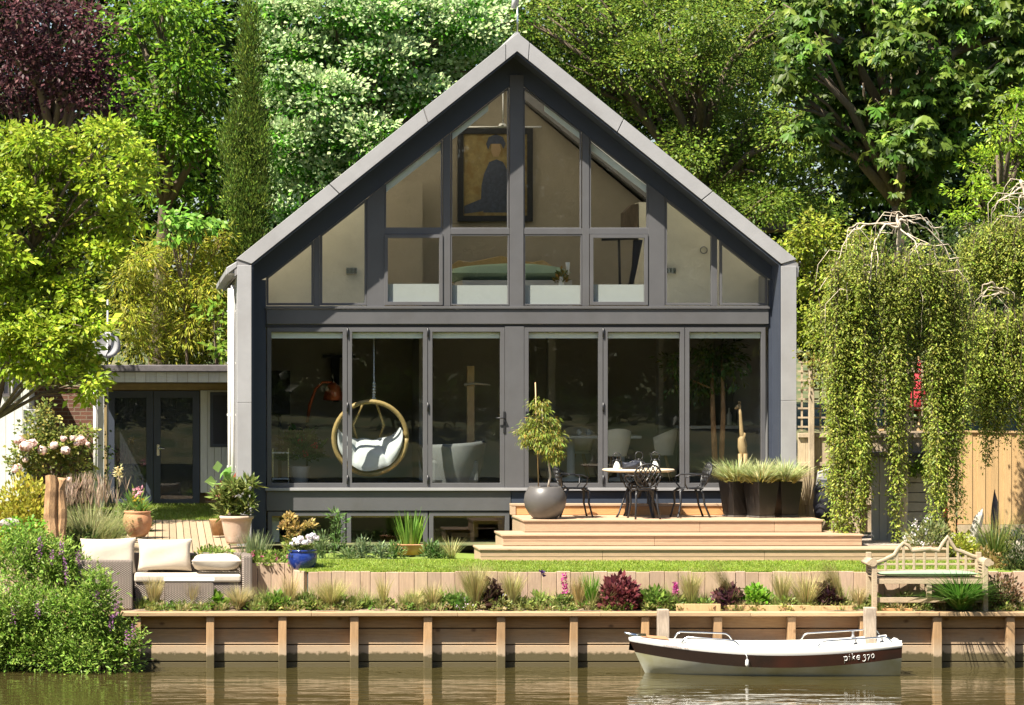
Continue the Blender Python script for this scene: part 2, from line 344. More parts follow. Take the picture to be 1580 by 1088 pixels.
        if bevel > 0:
            b = o.modifiers.new('bevel', 'BEVEL'); b.width = bevel; b.segments = seg; b.limit_method = 'ANGLE'; b.angle_limit = math.radians(40); b.harden_normals = False
        me.update(); return o
def solo(mb, name, m, label, cat, loc, bevel=0, group=None):
    o = mb.build(name, m, None, bevel, loc); return tagp(o, label, cat, group)
def struct(o): o['kind'] = 'structure'; return o
def npmesh(name, V, Fc, C, m, parent=None, loc=None, smooth=False):
    off = np.array(loc if loc is not None else (tuple(parent.location) if parent is not None and parent.parent is None else (parent['_o'] if parent is not None else (0, 0, 0))), dtype=np.float64)
    V = (V-off).astype(np.float32); k = Fc.shape[1]; nF = len(Fc)
    me = bpy.data.meshes.new(name); me.vertices.add(len(V)); me.vertices.foreach_set('co', V.ravel())
    me.loops.add(nF*k); me.loops.foreach_set('vertex_index', Fc.astype(np.int32).ravel())
    me.polygons.add(nF); me.polygons.foreach_set('loop_start', np.arange(0, nF*k, k, dtype=np.int32))
    try: me.polygons.foreach_set('loop_total', np.full(nF, k, dtype=np.int32))
    except Exception: pass
    if smooth: me.polygons.foreach_set('use_smooth', np.ones(nF, dtype=bool))
    ca = me.color_attributes.new('Col', 'FLOAT_COLOR', 'POINT')
    ca.data.foreach_set('color', np.concatenate([C, np.ones((len(C), 1))], 1).astype(np.float32).ravel())
    me.materials.append(m); me.update(calc_edges=True)
    o = bpy.data.objects.new(name, me); COL.objects.link(o)
    if parent is not None: o.parent = parent; o['_o'] = tuple(off)
    elif loc is not None: o.location = loc; o['_o'] = tuple(off)
    return o
# ------------------------------------------------------------------ foliage
def nrm(a): return a/np.maximum(np.linalg.norm(a, axis=1, keepdims=True), 1e-9)
def kites(c, d, up, L, W, cols, fold=.12):
    """leaf = folded kite of two triangles; returns (V,F,C)"""
    d = nrm(d); side = np.cross(d, up); bad = np.linalg.norm(side, axis=1) < 1e-4; side[bad] = np.cross(d[bad], np.array([1., .1, .3])); side = nrm(side); n = np.cross(side, d)
    L = np.asarray(L).reshape(-1, 1)*np.ones((len(c), 1)); W = np.asarray(W).reshape(-1, 1)*np.ones((len(c), 1))
    mid = c+d*L*.45+n*fold*W
    V = np.stack([c, mid+side*W*.5, c+d*L, mid-side*W*.5], 1).reshape(-1, 3)
    b = np.arange(len(c))*4
    Fc = np.stack([np.stack([b, b+1, b+2], 1), np.stack([b, b+2, b+3], 1)], 1).reshape(-1, 3)
    return V, Fc, np.repeat(cols, 4, axis=0)
def join(parts):
    Vs, Fs, Cs = [], [], []; k = 0
    for V, Fc, C in parts:
        Vs.append(V); Fs.append(Fc+k); Cs.append(C); k += len(V)
    return np.concatenate(Vs), np.concatenate(Fs), np.concatenate(Cs)
def jitter(col, n, rg, amt=.25, col2=None, p2=0., hue=.12):
    c = np.tile(np.array(col, dtype=float), (n, 1))
    if col2 is not None:
        f = np.clip(rg.normal(p2, .25, (n, 1)), 0, 1); c = c*(1-f)+np.array(col2)*f
    c *= np.exp(rg.normal(0, amt, (n, 1))); c *= np.exp(rg.normal(0, hue*.5, (n, 3)))
    return np.clip(c, 0, 1)
def blades(base, dirs, L, W, bend, cols, seg=3):
    """grass blades: tapering strips that arc over; dirs lean (N,3)"""
    n = len(base); d = nrm(dirs); up = np.array([0, 0, 1.]); side = np.cross(d, up); bad = np.linalg.norm(side, axis=1) < .05
    side[bad] = np.stack([np.cos(np.arange(bad.sum())), np.sin(np.arange(bad.sum())), np.zeros(bad.sum())], 1); side = nrm(side)
    h = nrm(np.stack([d[:, 0], d[:, 1], np.zeros(n)], 1)+1e-6)
    L = (np.asarray(L)*np.ones(n)).reshape(-1, 1); W = (np.asarray(W)*np.ones(n)).reshape(-1, 1); bend = (np.asarray(bend)*np.ones(n)).reshape(-1, 1)
    Vs = []
    for i in range(seg+1):
        t = i/seg; p = base+d*L*t+(h*.75-up*.55)*bend*L*t*t; w_ = W*.5*(1-t**1.6*.92)
        Vs += [p+side*w_, p-side*w_]
    V = np.stack(Vs, 1).reshape(-1, 3); k = 2*(seg+1); b = np.arange(n)*k; Fs = []
    for i in range(seg): Fs.append(np.stack([b+2*i, b+2*i+1, b+2*i+3, b+2*i+2], 1))
    Fc = np.concatenate(Fs); Fc = np.concatenate([Fc[:, [0, 1, 2]], Fc[:, [0, 2, 3]]])
    return V, Fc, np.repeat(cols, k, axis=0)
def sph(n, rg):
    v = rg.normal(0, 1, (n, 3)); return nrm(v)
def crown(lobes, rg, clumps, per, L, W, col, col2=None, p2=.25, cr=.35, droop=.4, front=.55, flat=.6, vary=.28, fill=.25, spread=.55, upb=.25, fine=.68, more=2., face=.4, palm=0):
    L, W, per = L*fine, W*fine, per*more
    """lobes: (x,y,z,rx,ry,rz) ; clumps of leaves on the lobes' outer shells; 'clumps' is per square metre of lobe section"""
    parts = []
    for (x, y, z, rx, ry, rz) in lobes:
        nc = max(4, int(clumps*rx*rz*3.1)); u = sph(nc, rg)
        u[:, 1] -= front; u[:, 2] += upb; u = nrm(u)
        rad = np.where(rg.random(nc) < fill, rg.uniform(.3, .8, nc), rg.uniform(.82, 1.12, nc))[:, None]
        cc = np.array([x, y, z])+u*rad*np.array([rx, ry, rz])
        tint = np.exp(rg.normal(0, vary*.6, (nc, 1)))
        k = np.maximum(2, rg.poisson(per, nc)); idx = np.repeat(np.arange(nc), k); n = len(idx)
        off = rg.normal(0, 1, (n, 3))*cr*np.array([1, 1, flat])*spread
        uu = u[idx]; p = cc[idx]+off
        d = nrm(uu*.7+nrm(off)*.8+rg.normal(0, .45, (n, 3))+np.array([0, 0, -droop]))
        upv = nrm(uu*.5+np.array([-.2, -face, .72])+rg.normal(0, .45, (n, 3)))
        cols = np.clip(jitter(col, n, rg, vary*.6, col2, p2)*tint[idx], 0, .9)
        s = np.exp(rg.normal(0, .22, n))
        if palm:
            n2 = n*palm; i2 = np.repeat(np.arange(n), palm); an = np.tile(np.arange(palm)/palm*2*math.pi, n)+rg.normal(0, .2, n2)
            a1 = nrm(np.cross(d, upv)); a2 = nrm(d); ring = a1[i2]*np.cos(an)[:, None]+a2[i2]*np.sin(an)[:, None]
            d = nrm(ring+np.array([0, 0, -.75])+rg.normal(0, .12, (n2, 3))); p, upv, s = p[i2], nrm(upv[i2]+ring*.3), s[i2]*(.8+.3*rg.random(n2)); cols = cols[i2]*np.exp(rg.normal(0, .1, (n2, 1)))
        parts.append(kites(p, d, upv, L*s, W*s, cols))
    return join(parts)
def px_lobes(spec, Y, ry=None, jy=.0, rg=RNG):
    """lobes given as photo ellipses (px, py, half width, half height) at a depth"""
    out = []
    for e in spec:
        px, py, a, b = e[:4]; y = Y+(e[4] if len(e) > 4 else 0)+rg.uniform(-jy, jy); s = S(y)
        out.append((wx(px, y), y, wz(py, y), a/s, (ry or (a+b)/2/s), b/s))
    return out
def tree(name, label, loc, lobes, cargs, trunk_r=.2, bark='bark', leafm='leaf', limbs=True, group=None, extra=None, seed=1, cat='tree'):
    rg = np.random.default_rng(seed); r = thing(name, label, cat, loc, group)
    V, Fc, C = crown(lobes, rg, **cargs)
    npmesh('crown', V, Fc, C, M[leafm], r)
    if extra:
        for nm, l2, c2, mm in extra:
            V, Fc, C = crown(l2, rg, **c2); npmesh(nm, V, Fc, C, M[mm], r)
    t = MB(); L0 = Vector(loc); top = max(l[2] for l in lobes); cxm = sum(l[0] for l in lobes)/len(lobes); cym = sum(l[1] for l in lobes)/len(lobes)
    pts = []
    for i in range(7):
        f = i/6; pts.append(Vector((L0.x*(1-f)+cxm*f+.12*math.sin(3*f+seed), L0.y*(1-f)+cym*f, L0.z-.2+(top-L0.z)*f*.9)))
    t.tube(pts, [trunk_r*(1-.8*i/6) for i in range(7)], 8)
    if limbs:
        for l in lobes:
            e = Vector(l[:3]); k = min(range(7), key=lambda i: abs(pts[i].z-(e.z-.45*(e-pts[3]).length))); a = pts[max(1, min(k, 5))]
            mid = (a+e)/2+Vector((0, 0, .12*(e-a).length)); t.tube([a, mid, e], [trunk_r*.42, trunk_r*.28, trunk_r*.1], 5)
            for q in range(3):
                g = e+Vector((rg.normal(0, 1)*l[3]*.6, rg.normal(0, 1)*l[4]*.6, rg.normal(0, 1)*l[5]*.6)); t.tube([mid, (mid+g)/2+Vector((0, 0, .1)), g], [trunk_r*.2, trunk_r*.13, trunk_r*.04], 4)
    t.build('trunk', M[bark], r); return r
def mound(c, rx, ry, rz, n, L, W, col, rg, col2=None, p2=.3, droop=.1, amt=.22, shell=.45):
    u = sph(n, rg); u[:, 2] = np.abs(u[:, 2])*1.0; rad = (shell+(1-shell)*rg.random(n))[:, None]
    p = np.array(c)+u*rad*np.array([rx, ry, rz]); d = nrm(u+rg.normal(0, .45, (n, 3))+np.array([0, 0, .25-droop])); upv = nrm(np.array([0, -.3, .9])+rg.normal(0, .5, (n, 3)))
    s = np.exp(rg.normal(0, .25, n)); return kites(p, d, upv, L*s, W*s, jitter(col, n, rg, amt, col2, p2))
def tuft(c, n, h, spread, W, col, rg, col2=None, p2=.3, bend=.35, base=.04, amt=.2, lean=(0, 0)):
    a = rg.uniform(0, 2*math.pi, n); q = rg.random(n)**.7*spread
    d = np.stack([np.cos(a)*q+lean[0], np.sin(a)*q+lean[1], np.ones(n)], 1); b = np.array(c)+np.stack([np.cos(a), np.sin(a), np.zeros(n)], 1)*(rg.random((n, 1))*base)
    return blades(b, d, h*rg.uniform(.55, 1.05, n), W*rg.uniform(.7, 1.2, n), bend*rg.uniform(.3, 1.3, n), jitter(col, n, rg, amt, col2, p2))
def stalks(c, n, h, spread, col, rg, base=.05, W=.008):
    a = rg.uniform(0, 2*math.pi, n); q = rg.random(n)*spread; d = np.stack([np.cos(a)*q, np.sin(a)*q, np.ones(n)], 1)
    b = np.array(c)+np.stack([np.cos(a), np.sin(a), np.zeros(n)], 1)*(rg.random((n, 1))*base); L = h*rg.uniform(.75, 1.05, n)
    return blades(b, d, L, W, .05, jitter(col, n, rg, .15)), b+nrm(d)*L[:, None]
def puff(tips, per, r, L, W, col, rg, col2=None, p2=.3, rz=None, amt=.18):
    n = len(tips)*per; idx = np.repeat(np.arange(len(tips)), per); u = sph(n, rg)
    rr = np.array([r, r, rz or r]); p = np.asarray(tips)[idx]+u*rr*rg.random((n, 1))**.5
    return kites(p, nrm(u+rg.normal(0, .3, (n, 3))), nrm(rg.normal(0, 1, (n, 3))), L, W, jitter(col, n, rg, amt, col2, p2))
def ball(tips, per, r, L, W, col, rg, col2=None, p2=.2, squash=.8):
    n = len(tips)*per; idx = np.repeat(np.arange(len(tips)), per); u = sph(n, rg); t = np.cross(u, rg.normal(0, 1, (n, 3)))
    p = np.asarray(tips)[idx]+u*np.array([r, r, r*squash])*rg.uniform(.55, 1., (n, 1))
    return kites(p-nrm(t)*L*.5, nrm(t)+u*.25, u, L, W, jitter(col, n, rg, .06, col2, p2, .05), -.1)
def plant(name, label, cat, loc, parts, group=None):
    """parts: list of (part name, (V,F,C) or list, material)"""
    if len(parts) == 1:
        nm, g, m = parts[0]; g = join(g) if isinstance(g, list) else g
        o = npmesh(name, *g, M[m], None, loc); return tagp(o, label, cat, group)
    r = thing(name, label, cat, loc, group)
    for nm, g, m in parts:
        g = join(g) if isinstance(g, list) else g; npmesh(nm, *g, M[m], r)
    return r
# ------------------------------------------------------------------ ground, water, terraces
YR = -5.2                       # river face of the revetment
g = MB()
def gz(x, y):
    b = 1.5 if y < 0 else 1.5+.0335*min(y, 9)
    if y > 10: b += .09*(y-10) if y < 60 else 4.5+.01*(y-60)
    return b-.02
xs = [-400, -120, -60, -30, -20, -14, wx(388, -3)] + [0, 4.2, 6, 9, 14, 20, 40, 120, 400]
ys = [-.5, 1, 2.5, 4.3, 6, 8, 10, 12, 15, 20, 26, 34, 46, 60, 120, 400, 1500]
vs = [(x, y, gz(x, y)) for y in ys for x in xs]; n_ = len(xs)
g.add(vs, [(j*n_+i, j*n_+i+1, (j+1)*n_+i+1, (j+1)*n_+i) for j in range(len(ys)-1) for i in range(n_-1)])
struct(g.build('ground', M['ground']))
m = MB(); m.box(-400, 400, -62, YR+.6, -2.6, -2.4); struct(m.build('river_bed', M['bank']))
# water
wm = bpy.data.materials.new('river water'); wm.use_nodes = True; t_ = wm.node_tree; b_ = t_.nodes["Principled BSDF"]
b_.inputs["Base Color"].default_value = (.046, .037, .012, 1); b_.inputs["Roughness"].default_value = .03; b_.inputs["IOR"].default_value = 1.333; b_.inputs["Specular IOR Level"].default_value = .5
tc_ = t_.nodes.new("ShaderNodeTexCoord"); prev = None
for sx, sy, ns, st in ((.7, 2.1, 1., .016), (2.0, 5.0, 1., .0045)):
    mp_ = t_.nodes.new("ShaderNodeMapping"); mp_.inputs["Scale"].default_value = (sx, sy, 1); t_.links.new(tc_.outputs["Object"], mp_.inputs[0])
    n0 = t_.nodes.new("ShaderNodeTexNoise"); n0.inputs["Scale"].default_value = ns; n0.inputs["Detail"].default_value = 2.5; n0.inputs["Distortion"].default_value = .4; t_.links.new(mp_.outputs[0], n0.inputs[0])
    b0 = t_.nodes.new("ShaderNodeBump"); b0.inputs["Strength"].default_value = 1; b0.inputs["Distance"].default_value = st; t_.links.new(n0.outputs[0], b0.inputs["Height"])
    if prev: t_.links.new(prev.outputs[0], b0.inputs["Normal"])
    prev = b0
t_.links.new(prev.outputs[0], b_.inputs["Normal"])
m = MB(); m.add([(-400, -62, 0), (400, -62, 0), (400, YR+.5, 0), (-400, YR+.5, 0)], [(0, 1, 2, 3)]); struct(m.build('river', wm))
# far bank behind the camera (what the panes mirror)
m = MB(); m.add([(-400, -500, 6.), (400, -500, 6.), (400, -79, 3.1), (-400, -79, 3.1), (-400, -66, 2.), (400, -66, 2.), (-400, -61, .5), (400, -61, .5), (-400, -60.9, -2.5), (400, -60.9, -2.5)], [(0, 1, 2, 3), (3, 2, 5, 4), (4, 5, 7, 6), (6, 7, 9, 8)])
struct(m.build('far_bank', M['ground']))
rg = np.random.default_rng(91)
lob = [(x, -82-rg.uniform(0, 8), z+2.4, 3.4, 3, 3.4) for x in np.arange(-52, 52, 3.2) for z in np.arange(2.5, rg.uniform(17, 24), 4.2)]
lob += [(x, rg.uniform(-79, -64), 2.3+rg.uniform(0, 1.), rg.uniform(.8, 2.6), 1., rg.uniform(.5, 1.3)) for x in np.arange(-40, 44, 1.9)]
V, Fc, C = crown([(x, y, z, a, b, c) for x, y, z, a, b, c in lob], rg, clumps=3., per=12, L=.62, W=.42, col=(.03, .05, .012), cr=.75, front=-.35)
tagp(npmesh('far_wood', V, Fc, C, M['leaf']), kind='stuff', label='dark line of trees on the opposite river bank', cat='wood')
# lower bed soil, lawn
xl, xr = wx(168, -5), wx(1700, -5)
m = MB()
nx = 90; rows = [(-5.18, .78), (-4.95, .80), (-4.7, .83), (-4.46, .86)]
vs = [(-14+(30)*i/nx, y, z+.018*math.sin(i*1.7+y*9)+.012*math.sin(i*.61)) for y, z in rows for i in range(nx+1)]
m.add(vs, [(j*(nx+1)+i, j*(nx+1)+i+1, (j+1)*(nx+1)+i+1, (j+1)*(nx+1)+i) for j in range(3) for i in range(nx)], True)
struct(m.build('planting_bed', M['soil']))
LX0 = wx(459, -4.5)
lz = lambda y: 1.312+.09*max(0, min(1, (y+4.45)/1.3)) - .05*max(0, min(1, (y+3.1)/1.2))
m = MB(); rows = [-4.47, -4.2, -3.8, -3.4, -3.1, -2.6, -1.9, -1., .1]; nx = 60
vs = [(LX0+.03+(13-LX0)*i/nx, y, lz(y)+.008*math.sin(i*2.1+y*4)) for y in rows for i in range(nx+1)]
m.add(vs, [(j*(nx+1)+i, j*(nx+1)+i+1, (j+1)*(nx+1)+i+1, (j+1)*(nx+1)+i) for j in range(len(rows)-1) for i in range(nx)], True)
lawn = struct(m.build('lawn', M['lawn']))
rg = np.random.default_rng(5); n = 52000
x = rg.uniform(LX0+.04, wx(1500, -4), n); y = -4.47+1.42*rg.random(n)**1.25
keep = ~((x > wx(760, -3.2)) & (y > -3.22)); x, y = x[keep], y[keep]; n = len(x)
patch = .5+.5*np.sin(x*1.7+2*np.sin(y*3))*np.sin(y*4+x*.8)
z = np.array([lz(v) for v in y])-.004
d = np.stack([rg.normal(0, .35, n), rg.normal(-.1, .35, n), np.ones(n)], 1)
cols = jitter((.19, .30, .028), n, rg, .22, (.38, .38, .09), .28)*(0.85+.3*patch[:, None])
V, Fc, C = blades(np.stack([x, y, z], 1), d, .034*(1+.3*patch), .008, .3, cols, 2)
tagp(npmesh('lawn_grass', V, Fc, C, M['leaf']), kind='stuff', label='short green grass of the narrow front lawn', cat='grass')
# left terrace where the sofa stands, upper left ground
m = MB(); m.box(-14, LX0-.02, -4.46, -3.3, .3, .84); struct(m.build('paved_terrace', M['gravel']))
m = MB(); m.box(-14, wx(386, -.4), -3.25, -.4, .3, 1.475); struct(m.build('upper_bed', M['soil']))
m = MB(); m.box(wx(386, -.4)+.02, LX0, -3.7, .1, .3, 1.33); struct(m.build('side_bed', M['soil']))
# board path to the annex
m = MB(); yb = -2.9
x0, x1 = wx(195, 0), wx(352, 0); k = 14; rgp = random.Random(3)
for i in range(k):
    a = x0+(x1-x0)*i/k; b = x0+(x1-x0)*(i+1)/k-.012; m.tint = (rgp.uniform(.82, 1.12),)*3
    m.add([(a, yb, 1.50), (b, yb, 1.50), (b, 4.3, 1.655), (a, 4.3, 1.655), (a, yb, 1.44), (b, yb, 1.44), (b, 4.3, 1.6), (a, 4.3, 1.6)], [(0, 1, 2, 3), (4, 5, 1, 0), (5, 6, 2, 1), (7, 4, 0, 3), (6, 7, 3, 2)])
struct(m.build('path', M['path']))
rg = np.random.default_rng(15); n = 9000
m = MB(); m.add([(-12, 4.3, 1.635), (wx(360, 6), 4.3, 1.635), (wx(360, 6), 8.2, 1.775), (-12, 8.2, 1.775)], [(0, 1, 2, 3)]); struct(m.build('back_lawn', M['lawn']))
x = rg.uniform(wx(150, 6), wx(356, 6), n); y = rg.uniform(4.3, 8, n); z = 1.63+(y-4.3)*.036
V, Fc, C = blades(np.stack([x, y, z], 1), np.stack([rg.normal(0, .3, n), rg.normal(0, .3, n), np.ones(n)], 1), .06, .012, .3, jitter((.17, .25, .03), n, rg, .2, (.3, .3, .08), .2), 2)
tagp(npmesh('back_lawn_grass', V, Fc, C, M['leaf']), kind='stuff', label='mown grass in front of the annex doors', cat='grass')
# ------------------------------------------------------------------ revetment
rv = thing('timber_revetment', 'long timber river wall of stacked boards between posts', 'retaining wall', (0, YR, 0))
m = MB(); m.box(-60, 60, YR+.065, YR+.3, -2.4, .736); m.build('earth_backing', M['bank'], rv)
rgp = random.Random(11)
posts = [-462, -350, -238, -126, -14, 99, 211, 324.5, 436, 547, 660.5, 773.5, 886, 996, 1108, 1222, 1334, 1447, 1560, 1672, 1784, 1896, 2008, 2120, 2232]
YF = YR-.135
px_ = [wx(p, YF) for p in posts]
for i in range(len(px_)-1):
    for (za, zb) in ((-.9, .072), (.086, .313), (.328, .548), (.563, .735)):
        m = MB(); m.tint = tuple(c*rgp.uniform(.80, 1.15) for c in (1, 1, 1)); q = rgp.uniform(.85, 1.12); m.tint = (q, q*rgp.uniform(.95, 1.03), q*rgp.uniform(.92, 1.05))
        m.box(px_[i]+.001, px_[i+1]-.001, YR+rgp.uniform(-.004, .004), YR+.06, za, zb); m.build('board', M['rev'], rv, .006)
for p in px_:
    m = MB(); q = rgp.uniform(.82, 1.15); m.tint = (q, q*.98, q*.95); wv = rgp.uniform(.055, .062); m.box(p-wv, p+wv, YF+rgp.uniform(-.006, .006), YR-.006, -.9, .728); m.build('post', M['revpost'], rv, .008)
ce = [-520, -200, 90, 480, 705, 925, 1155, 1345, 1530, 1760, 2000, 2240]
for i in range(len(ce)-1):
    m = MB(); q = rgp.uniform(.88, 1.12); m.tint = (q, q, q*.97); m.box(wx(ce[i], YR)+.003, wx(ce[i+1], YR), YR-.172, YR+.09, .738, .795); m.build('capping', M['cap'], rv, .008)
# ------------------------------------------------------------------ lawn retaining wall of upright sleepers
lw = thing('sleeper_wall', 'pale retaining wall of upright sleepers holding up the front lawn', 'retaining wall', (0, -4.5, .8))
x = LX0+.16; i = 0
m = MB()
for k, a in enumerate((70, 35)):   # rounded corner
    a = math.radians(a); m.tint = (rgp.uniform(.95, 1.1),)*3
    c = Vector((LX0+.16, -4.5+.2, 0)); p = c+Vector((-math.sin(a)*.17, -math.cos(a)*.17, 0)); m.xf = Matrix.Translation(p) @ Matrix.Rotation(-a, 4, 'Z'); m.box(-.058, .058, -.03, .06, .55, 1.325)
m.xf = None
while x < wx(2230, -4.5):
    wd = rgp.choice((.145, .195, .2, .22)); q = rgp.uniform(.85, 1.12); m.tint = (q, q*rgp.uniform(.95, 1.0), q*rgp.uniform(.9, 1.0))
    m.box(x, x+wd-.006, -4.5+rgp.uniform(-.006, .008), -4.41, .55, 1.318+rgp.uniform(-.012, .008)); x += wd
m.build('upright_sleeper', M['sleeper'], lw, .006)
m = MB(); y = -4.28
while y < -3.4: m.tint = (rgp.uniform(.85, 1.1),)*3; m.box(LX0-.04, LX0+.03, y, y+.19, .5, 1.32); y += .196
m.build('return_side', M['sleeper'], lw, .006)
# planter wall behind the sofa
bw = thing('planter_wall', 'shaded upright sleeper wall stepping back beside the rattan sofa', 'retaining wall', (-6, -3.4, .8))
m = MB(); x = wx(376, -3.5)
while x < LX0-.06: m.tint = (rgp.uniform(.82, 1.05),)*3; m.box(x, min(x+.194, LX0-.05), -3.78+rgp.uniform(-.005, .005), -3.70, .5, 1.40); x += .2
m.build('upright_sleeper', M['sleeper'], bw, .006)
m = MB(); x = -12.
while x < wx(376, -3.4)-.05: m.tint = (rgp.uniform(.82, 1.05),)*3; m.box(x, x+.194, -3.33+rgp.uniform(-.005, .005), -3.25, .5, 1.49); x += .2
m.build('back_sleeper', M['sleeper'], bw, .006)
# ------------------------------------------------------------------ deck and steps
dk = thing('timber_deck', 'fresh timber deck with three wide wrap-round steps below the glass doors', 'deck', (4, -1.5, 1.4))
def plat(name, xa, xb, yf, yb_, zt, zb, board=.14, fascia=2, jx=()):
    ma = MB(); y = yf-.02
    while y < yb_-.01:
        q = rgp.uniform(.9, 1.1); ma.tint = (q, q*.985, q*.96); ma.box(xa-.02, xb+.02, y, min(y+board-.005, yb_), zt-.03, zt); y += board
    ma.build('tread', M['deck'], dk, .004)
    mf = MB(); h = (zt-.034-zb)/fascia; cuts = [xa]+sorted(jx)+[xb]
    for k in range(fascia):
        for c0, c1 in zip(cuts[:-1], cuts[1:]):
            q = rgp.uniform(.88, 1.06); mf.tint = (q, q*.97, q*.92); mf.box(c0+.002, c1-.002, yf+.004*k, yf+.04, zb+h*(fascia-1-k)+.003, zb+h*(fascia-k))
    q = rgp.uniform(.95, 1.08); mf.tint = (q,)*3
    mf.box(xa, xa+.04, yf+.045, yb_, 1.36, zt-.034); mf.box(xb-.04, xb, yf+.045, yb_, 1.36, zt-.034)
    mf.build('step_fascia', M['deck'], dk, .004)
plat('a', wx(809, -2.1), wx(1268, -2.1), -2.1, -.46, 1.96, 1.77, fascia=1, jx=[wx(1080, -2.1), wx(1195, -2.1)])
plat('b', wx(776, -2.65), wx(1330, -2.65), -2.65, -1.6, 1.765, 1.59, fascia=2, jx=[wx(1010, -2.65)])
plat('c', wx(741, -3.2), wx(1460, -3.2), -3.2, -2.3, 1.585, 1.36, fascia=2, jx=[wx(930, -3.2), wx(1180, -3.2)])
m = MB(); m.box(wx(796, -.6), wx(1240, -.6), -.6, -.56, 1.965, 2.10); m.build('upper_riser', M['riser'], dk, .004)
m = MB(); m.box(wx(788, -.6), wx(1242, -.6), -.62, -.42, 2.105, 2.14); m.box(wx(788, -.6), wx(796, -.6)-.003, -.615, -.45, 1.965, 2.10); m.build('upper_tread', M['deck'], dk, .004)
# ------------------------------------------------------------------ the house
HB = 9.0
H = thing('gabled_house', 'modern grey gabled house with a glazed front over the deck', 'house', (wx(797, 0), 0, 1.3))
P = lambda px, py, Y=0.: (wx(px, Y), wz(py, Y))
YT = -.6
rest = dict(Y=YT)
def PL(pts, Y=0.): return [P(a, b, Y) for a, b in pts]
# gable trim: one bent band, pieces joined at fine shadow gaps
m = MB(); top = MB()
GT = M['trim']
oL = [(365, 399), (799, 51), (1229, 400)]; iL = [(388, 407), (798, 79), (1205.5, 407)]
def lerp(a, b, f): return (a[0]+(b[0]-a[0])*f, a[1]+(b[1]-a[1])*f)
for side in (0, 1):
    o0, o1 = (oL[0], oL[1]) if side == 0 else (oL[2], oL[1]); i0, i1 = (iL[0], iL[1]) if side == 0 else (iL[2], iL[1])
    cuts = [0, .33, .665, .958] if side == 0 else [0, .3, .62, .958]
    for k in range(3):
        e = .0016; a, b = cuts[k]+(e if k else 0), cuts[k+1]-e; q = rgp.uniform(.96, 1.04); m.tint = (q, q, q)
        m.prism(PL([lerp(o0, o1, a), lerp(o0, o1, b), lerp(i0, i1, b), lerp(i0, i1, a)], YT), YT, -.02)
m.tint = (1, 1, 1)
m.prism(PL([lerp(oL[0], oL[1], .959), oL[1], lerp(oL[2], oL[1], .959), lerp(iL[2], iL[1], .959), iL[1], lerp(iL[0], iL[1], .959)], YT), YT-.006, -.02)
m.build('gable_trim', GT, H, .004)
for (a, b, cutsy) in ((366, 388, (409, 621, 850)), (1205.5, 1229, (410, 618, 812))):
    m = MB()
    for y0, y1 in zip(cutsy[:-1], cutsy[1:]): q = rgp.uniform(.95, 1.04); m.tint = (q,)*3; m.box(wx(a, YT), wx(b, YT), YT, -.02, wz(y0, YT)-.004, wz(y1, YT)); 
    m.build('corner_trim', GT, H, .005)
# lining (dark reveal) inside the trim
m = MB()
m.prism(PL([(388.5, 407.5), (798, 80), (1205, 407.5), (1205, 850), (1202.5, 850), (1202.5, 409), (798, 82.5), (391, 409), (391, 850), (388.5, 850)], YT), YT+.03, -.005); m.build('reveal_lining', M['anth'], H)
# roof slabs
def roofslab(e0, e1, ya, yb, mt, name='roof_slope'):
    m = MB(); a = P(*e0, YT); b = P(*e1, YT); th = .21 if mt == 'roof' else .02
    m.add([(a[0], ya, a[1]-.03), (b[0], ya, b[1]-.012), (b[0], yb, b[1]-.012), (a[0], yb, a[1]-.03), (a[0], ya, a[1]-.03-th), (b[0], ya, b[1]-.012-th), (b[0], yb, b[1]-.012-th), (a[0], yb, a[1]-.03-th)],
          [(0, 1, 2, 3), (7, 6, 5, 4), (0, 4, 5, 1), (1, 5, 6, 2), (2, 6, 7, 3), (3, 7, 4, 0)])
    return m.build(name, M[mt], H)
for e in ((362, 403), (1232, 404)):
    roofslab(e, (799, 53.5), YT+.02, .3, 'roof'); roofslab(e, (799, 53.5), 3.3, HB+.3, 'roof'); roofslab(e, (799, 53.5), .302, 3.298, 'opal', 'added_light_panel')  # middle slopes are translucent, added out of view to brighten the upper rooms
m = MB(); bl = P(799, 51, YT); m.tube([(bl[0], YT+.1, bl[1]-.02), (bl[0], HB+.3, bl[1]-.02)], .05, 8); m.build('ridge_cap', M['trim'], H)
# gutter and downpipes on the left flank
m = MB(); gx = wx(356, YT); zg = wz(412, YT); m.box(gx-.06, gx+.09, YT+.05, HB, zg-.1, zg); m.prism([(gx-.07, zg-.13), (gx-.07, zg-.01), (gx+.1, zg+.09), (gx+.1, zg-.0)], YT+.01, YT+.05); m.build('gutter', M['trim'], H, .01)
m = MB(); m.box(wx(1231, YT), wx(1231, YT)+.1, YT+.4, HB, zg-.08, zg+.02); m.build('gutter', M['trim'], H, .01)
for px, Y, zt in ((354.5, .6, 445), (359.5, .35, 440)):
    m = MB(); m.tube([(wx(px, Y), Y, wz(zt, Y)), (wx(px, Y), Y, 1.5)], .032, 10)
    for yy in (480, 560, 640, 720, 780): m.box(wx(px, Y)-.045, wx(px, Y)+.045, Y-.01, Y+.05, wz(yy, Y)-.015, wz(yy, Y)+.015)
    m.build('downpipe', M['pipe'], H)
# antenna on the ridge
m = MB(); ax = wx(798.5, 0); m.tube([(ax, .0, wz(60, 0)), (ax, .0, wz(8, 0))], .014, 6)
m.build('antenna_mast', M['steel'], H)
m = MB(); m.tube([(ax-.07, 0, wz(13, 0)), (ax-.03, 0, wz(-6, 0)), (ax-.05, 0, wz(-40, 0))], [.035, .05, .012], 8); m.tube([(ax, 0, wz(8, 0)), (ax, 0, wz(-40, 0))], .02, 6); m.build('antenna_head', M['white'], H)
